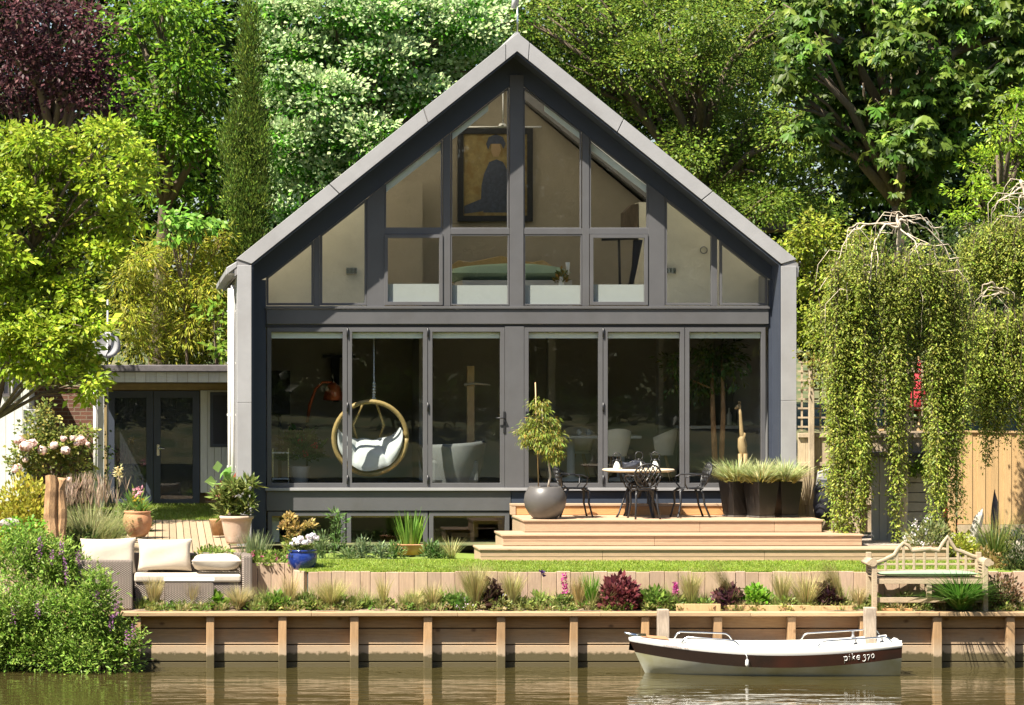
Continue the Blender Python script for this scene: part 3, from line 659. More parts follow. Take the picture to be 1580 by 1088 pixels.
# envelope: side walls, back wall, floors, ceilings
xL, xR = wx(390, 0), wx(1206, 0); zE = wz(408, 0); zR = wz(85, 0); xc = wx(797.5, 0)
m = MB(); m.box(wx(371, YT), xL, .0, HB, 1.2, zE-.15); m.box(xR-.12, wx(1224, YT), .0, HB, 1.2, zE-.15); m.build('side_wall', M['oldfence'] if 0 else M['trim'], H)
m = MB(); m.prism([(xL+.002, 1.2), (xR-.122, 1.2), (xR-.122, zE-.2), (xc, zR-.15), (xL+.002, zE-.2)], HB-.2, HB); m.build('back_wall', M['dim'], H)
m = MB(); m.box(xL+.003, xR-.123, .13, HB-.21, 4.98, 5.2); m.build('upper_floor', M['ceil'], H)
m = MB(); m.box(xL+.003, xR-.123, .13, HB-.21, 2.18, 2.375); m.build('ground_floor', M['floor'], H)
m = MB(); m.box(xL+.003, xR-.123, 2.6, 2.7, 1.2, 2.175); m.build('basement_wall', M['dim'], H)
# interior partitions
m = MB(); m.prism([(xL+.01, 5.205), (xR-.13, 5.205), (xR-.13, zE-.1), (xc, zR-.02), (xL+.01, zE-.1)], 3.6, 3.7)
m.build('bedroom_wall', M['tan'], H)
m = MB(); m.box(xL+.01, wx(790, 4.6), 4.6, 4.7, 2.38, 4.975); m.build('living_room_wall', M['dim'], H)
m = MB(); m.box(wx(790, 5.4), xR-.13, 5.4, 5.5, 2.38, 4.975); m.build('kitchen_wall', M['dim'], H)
m = MB(); m.box(wx(643, 3.6), wx(655, 3.6), 3.1, 4.55, 2.38, 4.97); m.box(wx(845, 4), wx(856, 4), 3.9, 4.2, 2.38, 4.97); m.box(wx(1015, 4), wx(1022, 4), 3.9, 4.2, 2.38, 4.97); m.build('inner_pillar', M['dim'], H)
m = MB(); m.box(wx(596, 2.6), wx(652, 2.6), 2.6, 3.58, 5.21, wz(280, 2.6)); m.build('wardrobe_partition', M['tan'], H)
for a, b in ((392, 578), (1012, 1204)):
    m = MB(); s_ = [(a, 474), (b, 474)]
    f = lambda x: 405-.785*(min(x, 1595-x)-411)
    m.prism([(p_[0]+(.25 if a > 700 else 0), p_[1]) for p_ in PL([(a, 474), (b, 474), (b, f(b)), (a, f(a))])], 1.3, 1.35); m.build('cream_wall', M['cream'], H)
# facade posts, bands and beams
tl = lambda x: 428-.785*(min(x, 1595-x)-411)
m = MB()
for sgn in (0, 1):
    mx = (lambda q: q) if sgn == 0 else (lambda q: 1595-q)
    m.prism(PL([(mx(388), 406), (mx(797.5), 80), (mx(797.5), 115), (mx(786), 133), (mx(411), 428), (mx(388), 440)]), 0, .12)
m.build('rake_band', M['anth'], H)
m = MB(); m.box(wx(388, 0), wx(410.5, 0), .002, .12, wz(848, 0), wz(432, 0)); m.build('edge_panel', M['anth'], H); m = MB(); m.box(wx(1186.5, 0), wx(1207, 0), .002, .12, wz(800, 0), wz(432, 0)); m.build('edge_panel', M['anth'], H)
FR = M['frame']
for xa, xb, yt in ((566, 594, 300), (1000, 1026, 300), (786, 808, 112)):
    m = MB(); m.prism(PL([(xa+.3, 473), (xb-.3, 473), (xb-.3, tl(xb) if yt > 200 else yt+4), (xa+.3, tl(xa) if yt > 200 else yt+4)]), -.012 if yt > 200 else -.02, .11); m.build('post', FR, H, .004)
m = MB(); m.box(wx(411, 0), wx(1185.5, 0), -.03, .12, wz(500, 0), wz(477, 0)); m.build('floor_beam', FR, H, .004)
m = MB(); m.box(wx(409, 0), wx(1187, 0), -.055, .10, wz(476.5, 0), wz(472.5, 0)); m.build('sill', FR, H, .003)
m = MB(); m.box(wx(779, 0), wx(808.5, 0), -.016, .12, wz(752, 0), wz(504, 0)); m.build('door_post', FR, H, .004)
m = MB(); m.box(wx(409, 0), wx(1187, 0), -.008, .12, wz(505, 0), wz(500.5, 0)); m.build('door_head', M['black'], H)
m = MB(); m.box(wx(411, 0), wx(788, 0), -.02, .12, wz(788, 0), wz(757.5, 0)); m.build('plinth_panel', FR, H, .004)
m = MB(); m.box(wx(789, 0), wx(1187, 0), -.012, .12, wz(800, 0), wz(758, 0)); m.build('lower_panel', M['anth'], H, .004)
m = MB(); m.box(wx(409, 0), wx(1187, 0), -.07, .12, wz(757, 0), wz(752.5, 0)); m.build('threshold', M['trim'], H, .003)
m = MB(); m.box(wx(592, 0), wx(786, 0), -.008, .1, wz(361.5, 0), wz(352.5, 0)); m.box(wx(808, 0), wx(1001, 0), -.008, .1, wz(361.5, 0), wz(352.5, 0)); m.build('transom', FR, H, .003)
for xa, xb in ((683.5, 695), (898.5, 909)):
    m = MB(); m.prism(PL([(xa, 472), (xb, 472), (xb, tl(xb)), (xa, tl(xa))]), -.01, .105); m.build('mullion', FR, H, .003)
for xa, xb in ((484.5, 493.5), (1097.5, 1106.5)):
    m = MB(); m.prism(PL([(xa, 472), (xb, 472), (xb, tl(xb)), (xa, tl(xa))]), -.006, .105); m.build('mullion', FR, H, .003)
def inset(poly, d):
    n = len(poly); a = sum(poly[i][0]*poly[(i+1) % n][1]-poly[(i+1) % n][0]*poly[i][1] for i in range(n)); sg = 1 if a > 0 else -1; out = []
    for i in range(n):
        p0, p1, p2 = Vector(poly[i-1]), Vector(poly[i]), Vector(poly[(i+1) % n]); e1 = (p1-p0).normalized(); e2 = (p2-p1).normalized()
        n1 = Vector((-e1.y, e1.x))*sg; n2 = Vector((-e2.y, e2.x))*sg; b = (n1+n2); b = b/max(b.dot(n1), .2); out.append(tuple(p1+b*d))
    return out
def window(poly, fw=.035, y0=.0, name='window', bl=None, panel=None, frost=None, deep=.09, inner=True):
    out = PL(poly); inn = inset(out, fw); m = MB(); m.ring(out, inn, y0, y0+deep); w_ = m.build(name, FR, H, .003)
    g_ = MB(); g_.prism(inset(out, fw-.006), y0+.05, y0+.062); g_.build('pane', M['glass'], w_)
    if bl:
        b = MB(); b.prism(PL(bl), y0+.078, y0+.1); b.build('blind', M['blind'], w_)
    if frost:
        b = MB(); b.box(wx(frost[0], 0), wx(frost[1], 0), y0+.076, y0+.09, wz(frost[3], 0), wz(frost[2], 0)); b.build('frosted_strip', M['frost'], w_)
    return w_
mir = lambda pts: [(1595-a, b) for a, b in pts]
A = [(411, 471), (484, 471), (484, tl(484)), (411, tl(411))]; window(A, bl=[(413, 421), (480, 369), (480, 375), (413, 427)])
A = [(494, 471), (566, 471), (566, tl(566)), (494, tl(494))]; window(A, bl=[(496, 357), (548, 317), (548, 322), (496, 362)])
A = [(594, 353), (682.5, 353), (682.5, tl(682.5)), (594, tl(594))]; window(A, .02, bl=[(594, 286), (683, 218), (683, 229), (594, 298)])
A = [(696, 353), (785, 353), (785, tl(785)), (696, tl(696))]; window(A, .02, bl=[(696, 205), (754, 161), (754, 171), (696, 217)])
A = mir([(484, 471), (411, 471), (411, tl(411)), (484, tl(484))]); window(A, bl=mir([(413, 421), (480, 369), (480, 375), (413, 427)]))
A = mir([(494, 471), (569, 471), (569, tl(569)), (494, tl(494))]); window(A, bl=mir([(496, 357), (548, 317), (548, 322), (496, 362)]))
A = mir([(595, 353), (685, 353), (685, tl(685)), (595, tl(595))]); window(A, .02, bl=mir([(596, 286), (683, 220), (683, 231), (596, 298)]))
A = mir([(698, 353), (787, 353), (787, tl(785)), (698, tl(698))]); window(A, .02, bl=mir([(698, 203), (754, 161), (754, 171), (698, 215)]))
window([(695.5, 471), (785.5, 471), (785.5, 362), (695.5, 362)], .02, frost=(696, 785, 440, 470)); window([(808.5, 471), (898, 471), (898, 362), (808.5, 362)], .02, frost=(809, 897.5, 440, 470))
window([(593, 471), (683, 471), (683, 362), (593, 362)], .055, -.03, frost=(598, 678, 438, 466)); window([(910, 471), (999.5, 471), (999.5, 362), (910, 362)], .055, -.03, frost=(915, 994, 439, 466))
for xa, xb, hnd, hng in ((412, 535.5, 0, 0), (536.5, 659.5, 0, 1), (660.5, 778.5, 776, 0), (809, 930, 810.5, 0), (931, 1056, 0, 1), (1057, 1181, 0, 0)):
    A = [(xa, 752), (xb, 752), (xb, 505.5), (xa, 505.5)]; d_ = window(A, .068, -.012, 'glazed_door', bl=None)
    b = MB(); b.box(wx(xa+6, 0), wx(xb-6, 0), .068, .10, wz(522, 0), wz(513, 0)); b.build('blind', M['blind'], d_)
    if hnd:
        b = MB(); hx = wx(hnd+2, 0); b.box(hx-.017, hx+.017, -.03, -.013, wz(668, 0), wz(635, 0)); sg = -1 if hnd < 790 else 1; b.tube([(hx, -.035, wz(645, 0)), (hx, -.07, wz(645, 0)), (hx+sg*.13, -.07, wz(645, 0))], .010, 6); b.build('handle', M['black'], d_)
    if hng or xa in (660.5, 931):
        b = MB()
        for yy in (513, 628, 740): b.tube([(wx(xa-.5, 0), -.028, wz(yy-7, 0)), (wx(xa-.5, 0), -.028, wz(yy+7, 0))], .014, 6)
        b.build('hinge', M['black'], d_)
# basement lights
for xa, xb in ((413, 533), (535, 660), (662, 786)):
    A = [(xa, 849), (xb, 849), (xb, 789.5), (xa, 789.5)]; d_ = window(A, .07, .0, 'basement_window', deep=.1)
    b = MB(); b.box(wx(xa+7, 0), wx(xb-7, 0), .072, .1, wz(799, 0), wz(796.5, 0)); b.build('head_trim', M['oak'], d_)
m = MB(); m.box(wx(409, 0), wx(800, 0), .0, .12, 1.0, wz(850, 0)); m.build('base_course', M['anth'], H)
m = MB(); m.box(wx(420, .2), wx(431, .2), .2, .24, wz(848, .2), wz(797, .2)); m.build('basement_jamb', M['white'], H)
# basement stair seen through the right-hand light
m = MB(); Y = .8
m.prism([P(a, b, Y) for a, b in ((697, 822), (730, 822), (730, 803), (775, 803), (775, 809), (738, 809), (738, 829), (697, 829))], Y, Y+.9); m.build('basement_stair', M['oak'], H)
# ------------------------------------------------------------------ things inside the house
zf, zu = 2.375, 5.2
def at(px, Y, z): return (wx(px, Y), Y, z)
# painting
Y = 3.55; t = thing('painting', 'large framed gold painting of a dark robed figure on the bedroom wall', 'painting', (wx(764, Y), Y, wz(270, Y)))
a, b, c, d = wx(706, Y), wx(822, Y), wz(342, Y), wz(198, Y)
m = MB(); fw = .1; m.ring([(a, c), (b, c), (b, d), (a, d)], [(a+fw, c+fw), (b-fw, c+fw), (b-fw, d-fw), (a+fw, d-fw)], Y-.04, Y+.04); m.build('picture_frame', M['black'], t, .006)
m = MB(); m.box(a+fw-.01, b-fw+.01, Y, Y+.02, c+fw-.01, d-fw+.01); m.build('canvas', M['goldpic'], t)
m = MB()
def blob(pts, y): m.prism([P(p, q, Y) for p, q in pts], y, Y+.005)
blob([(747, 268), (755, 250), (766, 246), (776, 250), (785, 268), (788, 290), (790, 312), (786, 328), (746, 328), (742, 310), (743, 286)], Y-.008)
blob([(716, 318), (745, 306), (745, 326), (716, 330)], Y-.011)
m.build('robed_figure', M['inkpic'], t)
m = MB(); blob([(757, 232), (759, 222), (765, 219), (771, 222), (773, 232), (769, 242), (761, 242)], Y-.012); m.build('face', M['skinpic'], t)
m = MB(); blob([(750, 222), (754, 212), (765, 207), (776, 212), (780, 222), (777, 230), (773, 222), (757, 222), (753, 231)], Y-.015); m.build('dark_hair', M['inkpic'], t)
# bed
Y = 2.9; t = thing('bed', 'bed with curved cane headboard below the large painting', 'bed', (wx(778, Y), Y, zu))
m = MB(); pts = [P(p, q, Y) for p, q in ((700, 470), (700, 408), (712, 400), (730, 403), (750, 399), (778, 393), (806, 399), (826, 403), (844, 400), (857, 408), (857, 470))]; m.prism(pts, Y+.5, Y+.58); m.build('headboard', M['cane'], t, .01)
m = MB(); m.box(wx(697, Y), wx(860, Y), 1.0, Y+.48, zu+.05, zu+.5); m.build('bed_base', M['dim'], t)
m = MB(); m.pillow((0, 0, 0), 1.0, .16, .98, 3); mm_ = m; mm_.v = [Vector((wx(778, 2)+v.x*.98, 1.95+v.z, zu+.62+v.y)) for v in mm_.v]; mm_.build('duvet', M['sage'], t)
# pendant
Y = 2.2; t = thing('pendant_lamp', 'small chrome pendant lamp hanging in the gable peak', 'lamp', PT(776, 150, Y))
m = MB(); m.tube([PT(776, 140, Y), PT(776, 190, Y)], .012, 6); m.build('stem', M['steel'], t)
m = MB(); c = PT(775, 196, Y); m.lathe([(.01, .07), (.06, .05), (.075, 0), (.01, 0)], c, 16); m.tube([c+Vector((-.65, 0, -.0)), c+Vector((.65, 0, .0))], .014, 6); m.build('lamp_arm', M['steel'], t)
# bedroom bits
Y = 2.2; t = thing('clothes_stand', 'black T-shaped clothes stand behind the right opening window', 'stand', at(957, Y, zu))
m = MB(); m.tube([PT(957, 466, Y), PT(955, 368, Y)], .022, 8); m.tube([PT(928, 369, Y), PT(985, 367, Y)], .03, 6); m.build('stand_frame', M['black'], t)
m = MB(); m.prism([P(978, 370, Y), P(992, 370, Y), P(982, 420, Y), P(972, 462, Y), P(966, 462, Y), P(976, 410, Y)], Y, Y+.1); m.build('hanging_coat', M['cover'], t, .01)
Y = 2.6; m = MB(); m.prism([P(963, 352, Y), P(963, 328, Y), P(975, 316, Y), P(985, 314, Y), P(985, 352, Y)], Y, Y+.4); solo(m, 'hanging_chest', M['bark'], 'dark wooden chest against the right bedroom wall', 'chest', at(975, Y, wz(352, Y)))
m = MB(); m.box(wx(985, Y)+.01, wx(1003, Y), Y, Y+.5, wz(440, Y), wz(312, Y)); solo(m, 'white_cupboard', M['cream'], 'pale tall cupboard beside the dark wooden chest', 'cupboard', at(994, Y, zu))
Y = .8; t = thing('flower_vase', 'vase with drooping flowers and a glass lamp on the bedroom sill', 'vase', PT(870, 442, Y))
rg = np.random.default_rng(31); c = PT(866, 436, Y); npmesh('flowers', *mound((c.x, c.y, c.z), .1, .08, .22, 130, .06, .03, (.10, .12, .03), rg, (.5, .25, .06), .3), M['leaf'], t)
m = MB(); m.lathe([(.03, 0), (.05, .1), (.03, .2), (.03, .24)], PT(866, 450, Y), 14); m.lathe([(.02, 0), (.03, .12), (.035, .2)], PT(876, 424, Y), 12); m.build('vase_body', M['ceramic'], t)
for i, (px, lab) in enumerate(((542, 'small chrome wall light in the left gable pane'), (1034, 'small chrome wall light in the right gable pane'))):
    Y = 1.29; t = thing('wall_light', lab, 'wall light', PT(px, 418, Y), 'wall lights on the cream gable walls')
    m = MB()
    for dx in (-8, 0, 8): c = PT(px+dx*.7, 418, Y); m.box(c.x-.03, c.x+.03, Y-.05, Y+.004, c.z-.05, c.z+.05)
    m.build('lamp_body', M['steel'], t, .008)
c = PT(1086, 386, 1.28); m = MB(); m.tube([c+Vector((.055*math.cos(a), 0, .055*math.sin(a))) for a in np.linspace(0, 2*math.pi, 17)], .008, 5); solo(m, 'wreath_hoop', M['cable'], 'thin dark hoop hung on the right cream gable wall', 'hoop', tuple(c))
# hanging chair
Y = .40; cc = PT(571, 676, Y); R = .585
t = thing('hanging_chair', 'round cane hanging chair with white cushions behind the glass', 'hanging chair', tuple(PT(577, 520, Y)), )
m = MB(); m.tube([cc+Vector((R*math.cos(a)*1.0, -.03-.10*math.sin(a), R*math.sin(a))) for a in np.linspace(0, 2*math.pi, 49)], .038, 8); m.build('cane_hoop', M['cane'], t)
m = MB()
for k in range(9):
    a0 = math.pi+.12+(math.pi-.24)*k/8; e = cc+Vector((R*math.cos(a0), 0, R*math.sin(a0))); m.tube([e, cc+Vector((R*math.cos(a0)*.8, .42, R*math.sin(a0)*.8)), cc+Vector((0, .62, -.1))], .014, 5)
for rr, yy in ((.93, .2), (.75, .42), (.5, .55)):
    m.tube([cc+Vector((R*rr*math.cos(a), yy, R*rr*math.sin(a))) for a in np.linspace(math.pi-.1, 2*math.pi+.1, 25)], .016, 5)
for q in (-.25, .25): m.tube([cc+Vector((q*.5, .55, -.2)), cc+Vector((q, .4, .2)), cc+Vector((q*.4, .05, R*.97))], .02, 6)
m.build('cane_basket', M['cane'], t)
m = MB(); na, nt_ = 28, 8; vs = []
for i in range(na+1):
    a = math.pi-.25+(math.pi+.5)*i/na
    for j in range(nt_+1): tt = j/nt_*math.pi/2*.96; vs.append(cc+Vector((R*1.03*math.cos(a)*math.cos(tt), .62*math.sin(tt)-.02, R*1.03*math.sin(a)*math.cos(tt)-.1*math.sin(tt))))
m.add(vs, [(i*(nt_+1)+j, (i+1)*(nt_+1)+j, (i+1)*(nt_+1)+j+1, i*(nt_+1)+j+1) for i in range(na) for j in range(nt_)], True); m.build('woven_bowl', M['rattan2'], t)
m = MB(); vs = []; nu, nv = 36, 14
for i in range(nu+1):
    u = i/nu*2-1; aa = 1.5*math.pi+u*(math.pi/2+.22); lo = Vector((R*.90*math.cos(aa), -.03, R*.90*math.sin(aa))); hi = Vector((.84*R*u, .40, -.02+.16*u*u*abs(u)))
    cr_ = 1-.55*math.exp(-((abs(u)-.34)/.05)**2)
    for j in range(nv+1):
        v = j/nv; e = math.sin(math.pi*v)**.55; p = lo.lerp(hi, v)+Vector((0, -.13, .03))*e*cr_+Vector((0, .02*math.sin(9*v+4*u), .012*math.sin(11*u+3*v))); vs.append(cc+p)
m.add(vs, [(i*(nv+1)+j, (i+1)*(nv+1)+j, (i+1)*(nv+1)+j+1, i*(nv+1)+j+1) for i in range(nu) for j in range(nv)], True)
m.build('white_cushion', M['cushw'], t)
m = MB(); m.tube([cc+Vector((.02, -.1, R)), PT(577, 610, Y), PT(577, 510, Y)], .011, 6)
for q in range(7): c = PT(577+.6*math.sin(q*3), 592+q*4.5, Y); m.lathe([(.012, -.022), (.03, 0), (.012, .022)], c, 8)
m.build('rope', M['cushw'], t)
# grey tub sofa, timber post, misc living room
Y = .30; t = thing('tub_sofa', 'grey tub sofa with its back to the third glass door', 'sofa', at(703, Y, zf))
m = MB(); x0, x1 = wx(656, Y), wx(752, Y); zt, z1 = wz(689, Y), wz(680, Y)
ring = []
for k in range(25):
    a = math.pi+math.pi*k/24; ring.append((x0+(x1-x0)*(.5+.5*math.cos(a)), Y+.85+.85*math.sin(a), zt+(z1-zt)*(k/24)))
vs = []; 
for (x, y, z) in ring:
    ux, uy = x-(x0+x1)/2, y-(Y+.85); l = math.hypot(ux, uy); ux, uy = ux/l, uy/l
    vs += [(x-ux*.08, y-uy*.08, zf+.02), (x, y, zf+.3), (x+ux*.05, y+uy*.05, z-.06), (x+ux*.02, y+uy*.02, z), (x-ux*.1, y-uy*.1, z-.01), (x-ux*.14, y-uy*.14, zf+.1)]
m.add(vs, [(i*6+j, i*6+j+6, i*6+(j+1)+6, i*6+j+1) for i in range(24) for j in range(5)], True); m.build('tub_back', M['sofain'], t)
m = MB(); m.box(x0+.12, x1-.12, Y+.15, Y+.85, zf+.05, zf+.42); m.build('seat', M['sofain'], t, .05)
Y = 1.35; t = thing('timber_post', 'pale timber post with a driftwood cross bar behind the tub sofa', 'post', at(727, Y, zf))
m = MB(); m.box(wx(721, Y), wx(732, Y), Y, Y+.12, zf, wz(565, Y)); m.build('upright', M['oak'], t, .005)
m = MB(); m.tube([PT(716, 594, Y)+Vector((0, -.03, 0)), PT(735, 592, Y)+Vector((0, -.03, 0)), PT(756, 594, Y)+Vector((0, -.02, 0))], [.022, .018, .01], 6); m.build('cross_bar', M['palebark'], t)
Y = 2.2; t = thing('arc_lamp', 'small copper arc lamp behind the first glass door', 'lamp', at(480, Y, zf))
m = MB(); m.tube([PT(474, 652, Y), PT(478, 625, Y), PT(487, 600, Y), PT(498, 590, Y), PT(512, 590, Y)], [.03, .028, .025, .022, .02], 7); m.build('lamp_stem', M['copper'], t)
m = MB(); c = PT(514, 606, Y); m.lathe([(.02, .18), (.12, .1), (.17, -.12), (.16, -.13)], c, 18); m.build('lamp_shade', M['copper'], t)
m = MB(); m.tube([PT(474, 652, Y), (wx(474, Y), Y, zf)], .02, 6); m.lathe([(.18, 0), (.18, .03), (.02, .05)], at(474, Y, zf), 18); m.build('lamp_base', M['black'], t)
Y = 3.2; m = MB(); m.prism([P(417, 640, Y), P(417, 572, Y), P(448, 572, Y), P(448, 640, Y)], Y, Y+.06); m.tube([PT(432, 640, Y)+Vector((0, .03, 0)), (wx(432, Y), Y+.03, zf)], .03, 6); m.box(wx(420, Y), wx(446, Y), Y-.1, Y+.2, zf, zf+.03); solo(m, 'television', M['black'], 'black television standing by the left living room wall', 'television', at(432, Y, zf), .01)
Y = 4.55; m = MB(); m.prism([P(498, 548, Y), P(548, 548, Y), P(548, 552, Y), P(524, 552, Y), P(522, 620, Y), P(514, 620, Y), P(510, 552, Y), P(498, 552, Y)], Y-.1, Y); solo(m, 'dark_curtain', M['cover'], 'dark curtain on a rail at the back of the living room', 'curtain', at(520, Y, wz(620, Y)))
Y = 1.1; t = thing('houseplant', 'red flowering houseplant on a low stand behind the first glass door', 'plant', at(462, Y, zf))
rg = np.random.default_rng(33); c = PT(462, 690, Y); npmesh('leaves', *mound((c.x, c.y, c.z-.2), .38, .3, .5, 420, .14, .06, (.04, .09, .02), rg), M['gloss'], t)
npmesh('red_flowers', *puff(np.array([PT(463, 682, Y-.2), PT(485, 688, Y-.2), PT(470, 700, Y-.25)]), 30, .045, .04, .03, (.6, .03, .05), rg), M['petal'], t)
m = MB(); m.lathe([(.13, 0), (.17, .28), (.18, .3), (.15, .3)], (c.x, c.y, zf), 18); m.build('plant_pot', M['ceramic'], t)
Y = .75; t = thing('side_table', 'low glass and chrome side table beside the houseplant', 'side table', at(432, Y, zf))
m = MB()
for z in (zf+.1, zf+.52): m.box(wx(420, Y), wx(446, Y), Y, Y+.3, z, z+.02)
m.build('shelf', M['ceramic'], t); m = MB()
for px in (421, 445): m.box(wx(px, Y)-.01, wx(px, Y)+.01, Y+.001, Y+.02, zf, zf+.6)
m.build('leg', M['steel'], t)
# patterned rug
m = MB(); m.box(wx(480, .4), wx(640, .4), .35, 2.2, zf+.002, zf+.016); solo(m, 'rug', M['inkpic'], 'dark patterned rug under the hanging chair', 'rug', at(560, 1, zf))
# dining set inside
Y = 2.6; t = thing('dining_table', 'white dining table inside behind the fourth and fifth doors', 'table', at(926, Y, zf))
m = MB(); m.box(wx(862, Y), wx(990, Y), Y, Y+1., zf+.72, zf+.77); m.build('table_top', M['ceramic'], t, .01)
m = MB(); m.lathe([(.32, 0), (.3, .03), (.07, .06), (.06, .72)], (wx(887, Y), Y+.5, zf), 18); m.lathe([(.32, 0), (.3, .03), (.07, .06), (.06, .72)], (wx(965, Y), Y+.5, zf), 18); m.build('pedestal', M['ceramic'], t)
m = MB()
for px in (898, 912, 930): m.lathe([(.03, 0), (.05, .05), (.03, .1)], (wx(px, Y), Y+.3, zf+.77), 10)
m.build('crockery', M['ceramic'], t)
def tubchair(label, px, Y, rz):
    t = thing('dining_chair', label, 'chair', (0, 0, 0), 'cream shell chairs round the dining table')
    m = MB(); vs = []
    for k in range(17):
        a = math.pi*(-.12)+math.pi*1.24*k/16; h = .30+.16*math.sin(math.pi*k/16)
        vs += [(.2*math.cos(a), -.2*math.sin(a), .44), (.26*math.cos(a), -.25*math.sin(a), .44+h*.6), (.28*math.cos(a), -.28*math.sin(a), .44+h), (.255*math.cos(a), -.255*math.sin(a), .44+h), (.19*math.cos(a), -.19*math.sin(a), .47)]
    m.add(vs, [(i*5+j, i*5+5+j, i*5+6+j, i*5+j+1) for i in range(16) for j in range(4)], True); m.lathe([(.0, .44), (.21, .44), (.2, .48), (0, .48)], (0, 0, 0), 20); m.build('shell', M['cream'], t)
    for a in (45, 135, 225, 315):
        a = math.radians(a); m = MB(); m.tube([(.1*math.cos(a), .1*math.sin(a), .44), (.24*math.cos(a), .24*math.sin(a), 0)], [.018, .011], 6); m.build('leg', M['oak'], t)
    t.location = at(px, Y, zf); t.rotation_euler.z = rz; return t
tc0 = tubchair('cream shell chair with its back to the fifth glass door', 948, 2.1, .15)
dup(tc0, at(1020, 2.7, zf), 1.3, 'cream shell chair at the right end of the dining table'); dup(tc0, at(893, 3.9, zf), math.pi, 'cream shell chair on the far side of the dining table')
# kitchen counter with bottles
Y = 2.9; t = thing('kitchen_counter', 'white kitchen counter behind the rightmost glass door', 'counter', at(1120, Y, zf))
m = MB(); m.box(wx(1050, Y), xR-.14, Y, Y+.7, zf+.88, zf+.93); m.build('worktop', M['ceramic'], t, .005); m = MB(); m.box(wx(1055, Y), xR-.15, Y+.05, Y+.68, zf, zf+.875); m.build('cabinet', M['sofain'], t)
m = MB(); m.box(wx(1120, 3.6), xR-.14, Y+.62, Y+.68, zf+.94, zf+1.5); m.build('splashback', M['sofain'], t)
rgp = random.Random(8)
for i, px in enumerate((1130, 1144, 1153, 1160)):
    h = rgp.uniform(.28, .36); m = MB(); m.lathe([(.04, 0), (.042, h*.6), (.015, h*.78), (.015, h)], (wx(px, Y), Y+.3, zf+.93), 10)
    solo(m, 'bottle', M['black'] if i % 2 else M['ceramic'], ['white bottle at the left of the bottles on the counter', 'dark bottle second from the left on the counter', 'pale bottle second from the right on the counter', 'dark bottle at the right end of the counter'][i], 'bottle', (wx(px, Y), Y+.3, zf+.93), group='bottles on the kitchen counter')
# indoor fig
Y = .95; t = thing('indoor_tree', 'tall leafy fig tree with bare stems inside the rightmost door', 'indoor tree', at(1108, Y, zf))
rg = np.random.default_rng(35)
lob = px_lobes([(1092, 560, 26, 26), (1118, 545, 26, 20), (1080, 595, 16, 20), (1130, 570, 18, 22), (1035, 575, 14, 28), (1100, 590, 20, 16)], Y, jy=.2)
npmesh('leaves', *crown(lob, rg, 90, 6, .17, .055, (.05, .10, .02), (.14, .12, .02), .2, cr=.12, droop=.9), M['gloss'], t)
m = MB(); m.tube([at(1104, Y, zf+.2), PT(1100, 640, Y), PT(1098, 560, Y)], [.05, .04, .025], 8); m.tube([at(1112, Y, zf+.2), PT(1116, 640, Y), PT(1114, 555, Y)], [.045, .04, .02], 8); m.tube([PT(1099, 600, Y), PT(1040, 575, Y)], .015, 5); m.build('trunk', M['log'], t)
m = MB(); m.lathe([(.17, 0), (.22, .32), (.23, .34), (.2, .34)], at(1108, Y, zf), 20); m.build('plant_pot', M['black'], t)
# giraffe
Y = .55; t = thing('giraffe_figure', 'tall carved wooden giraffe standing inside the rightmost door', 'figurine', at(1146, Y, zf))
m = MB(); m.tube([PT(1149, 668, Y), PT(1144, 678, Y), PT(1145, 690, Y), PT(1147, 700, Y), PT(1147, 706, Y)], [.025, .058, .072, .066, .03], 12)
m.tube([PT(1148, 690, Y), PT(1144, 665, Y), PT(1142.5, 640, Y), PT(1141, 628, Y)], [.056, .034, .025, .022], 10)
m.tube([PT(1142, 625, Y), PT(1138, 628, Y), PT(1134, 631, Y)], [.03, .03, .018], 8)
for dx in (0, 2.2): m.tube([PT(1140.5+dx, 624, Y), PT(1139.5+dx, 619, Y)], .006, 5)
for px, y in ((1141, Y-.05), (1145, Y+.05), (1149, Y-.05), (1152, Y+.05)):
    m.tube([(wx(px, Y), y, wz(700, Y)), (wx(px-.5, Y), y, zf)], [.035, .018], 7)
m.build('carved_body', M['oak'], t)
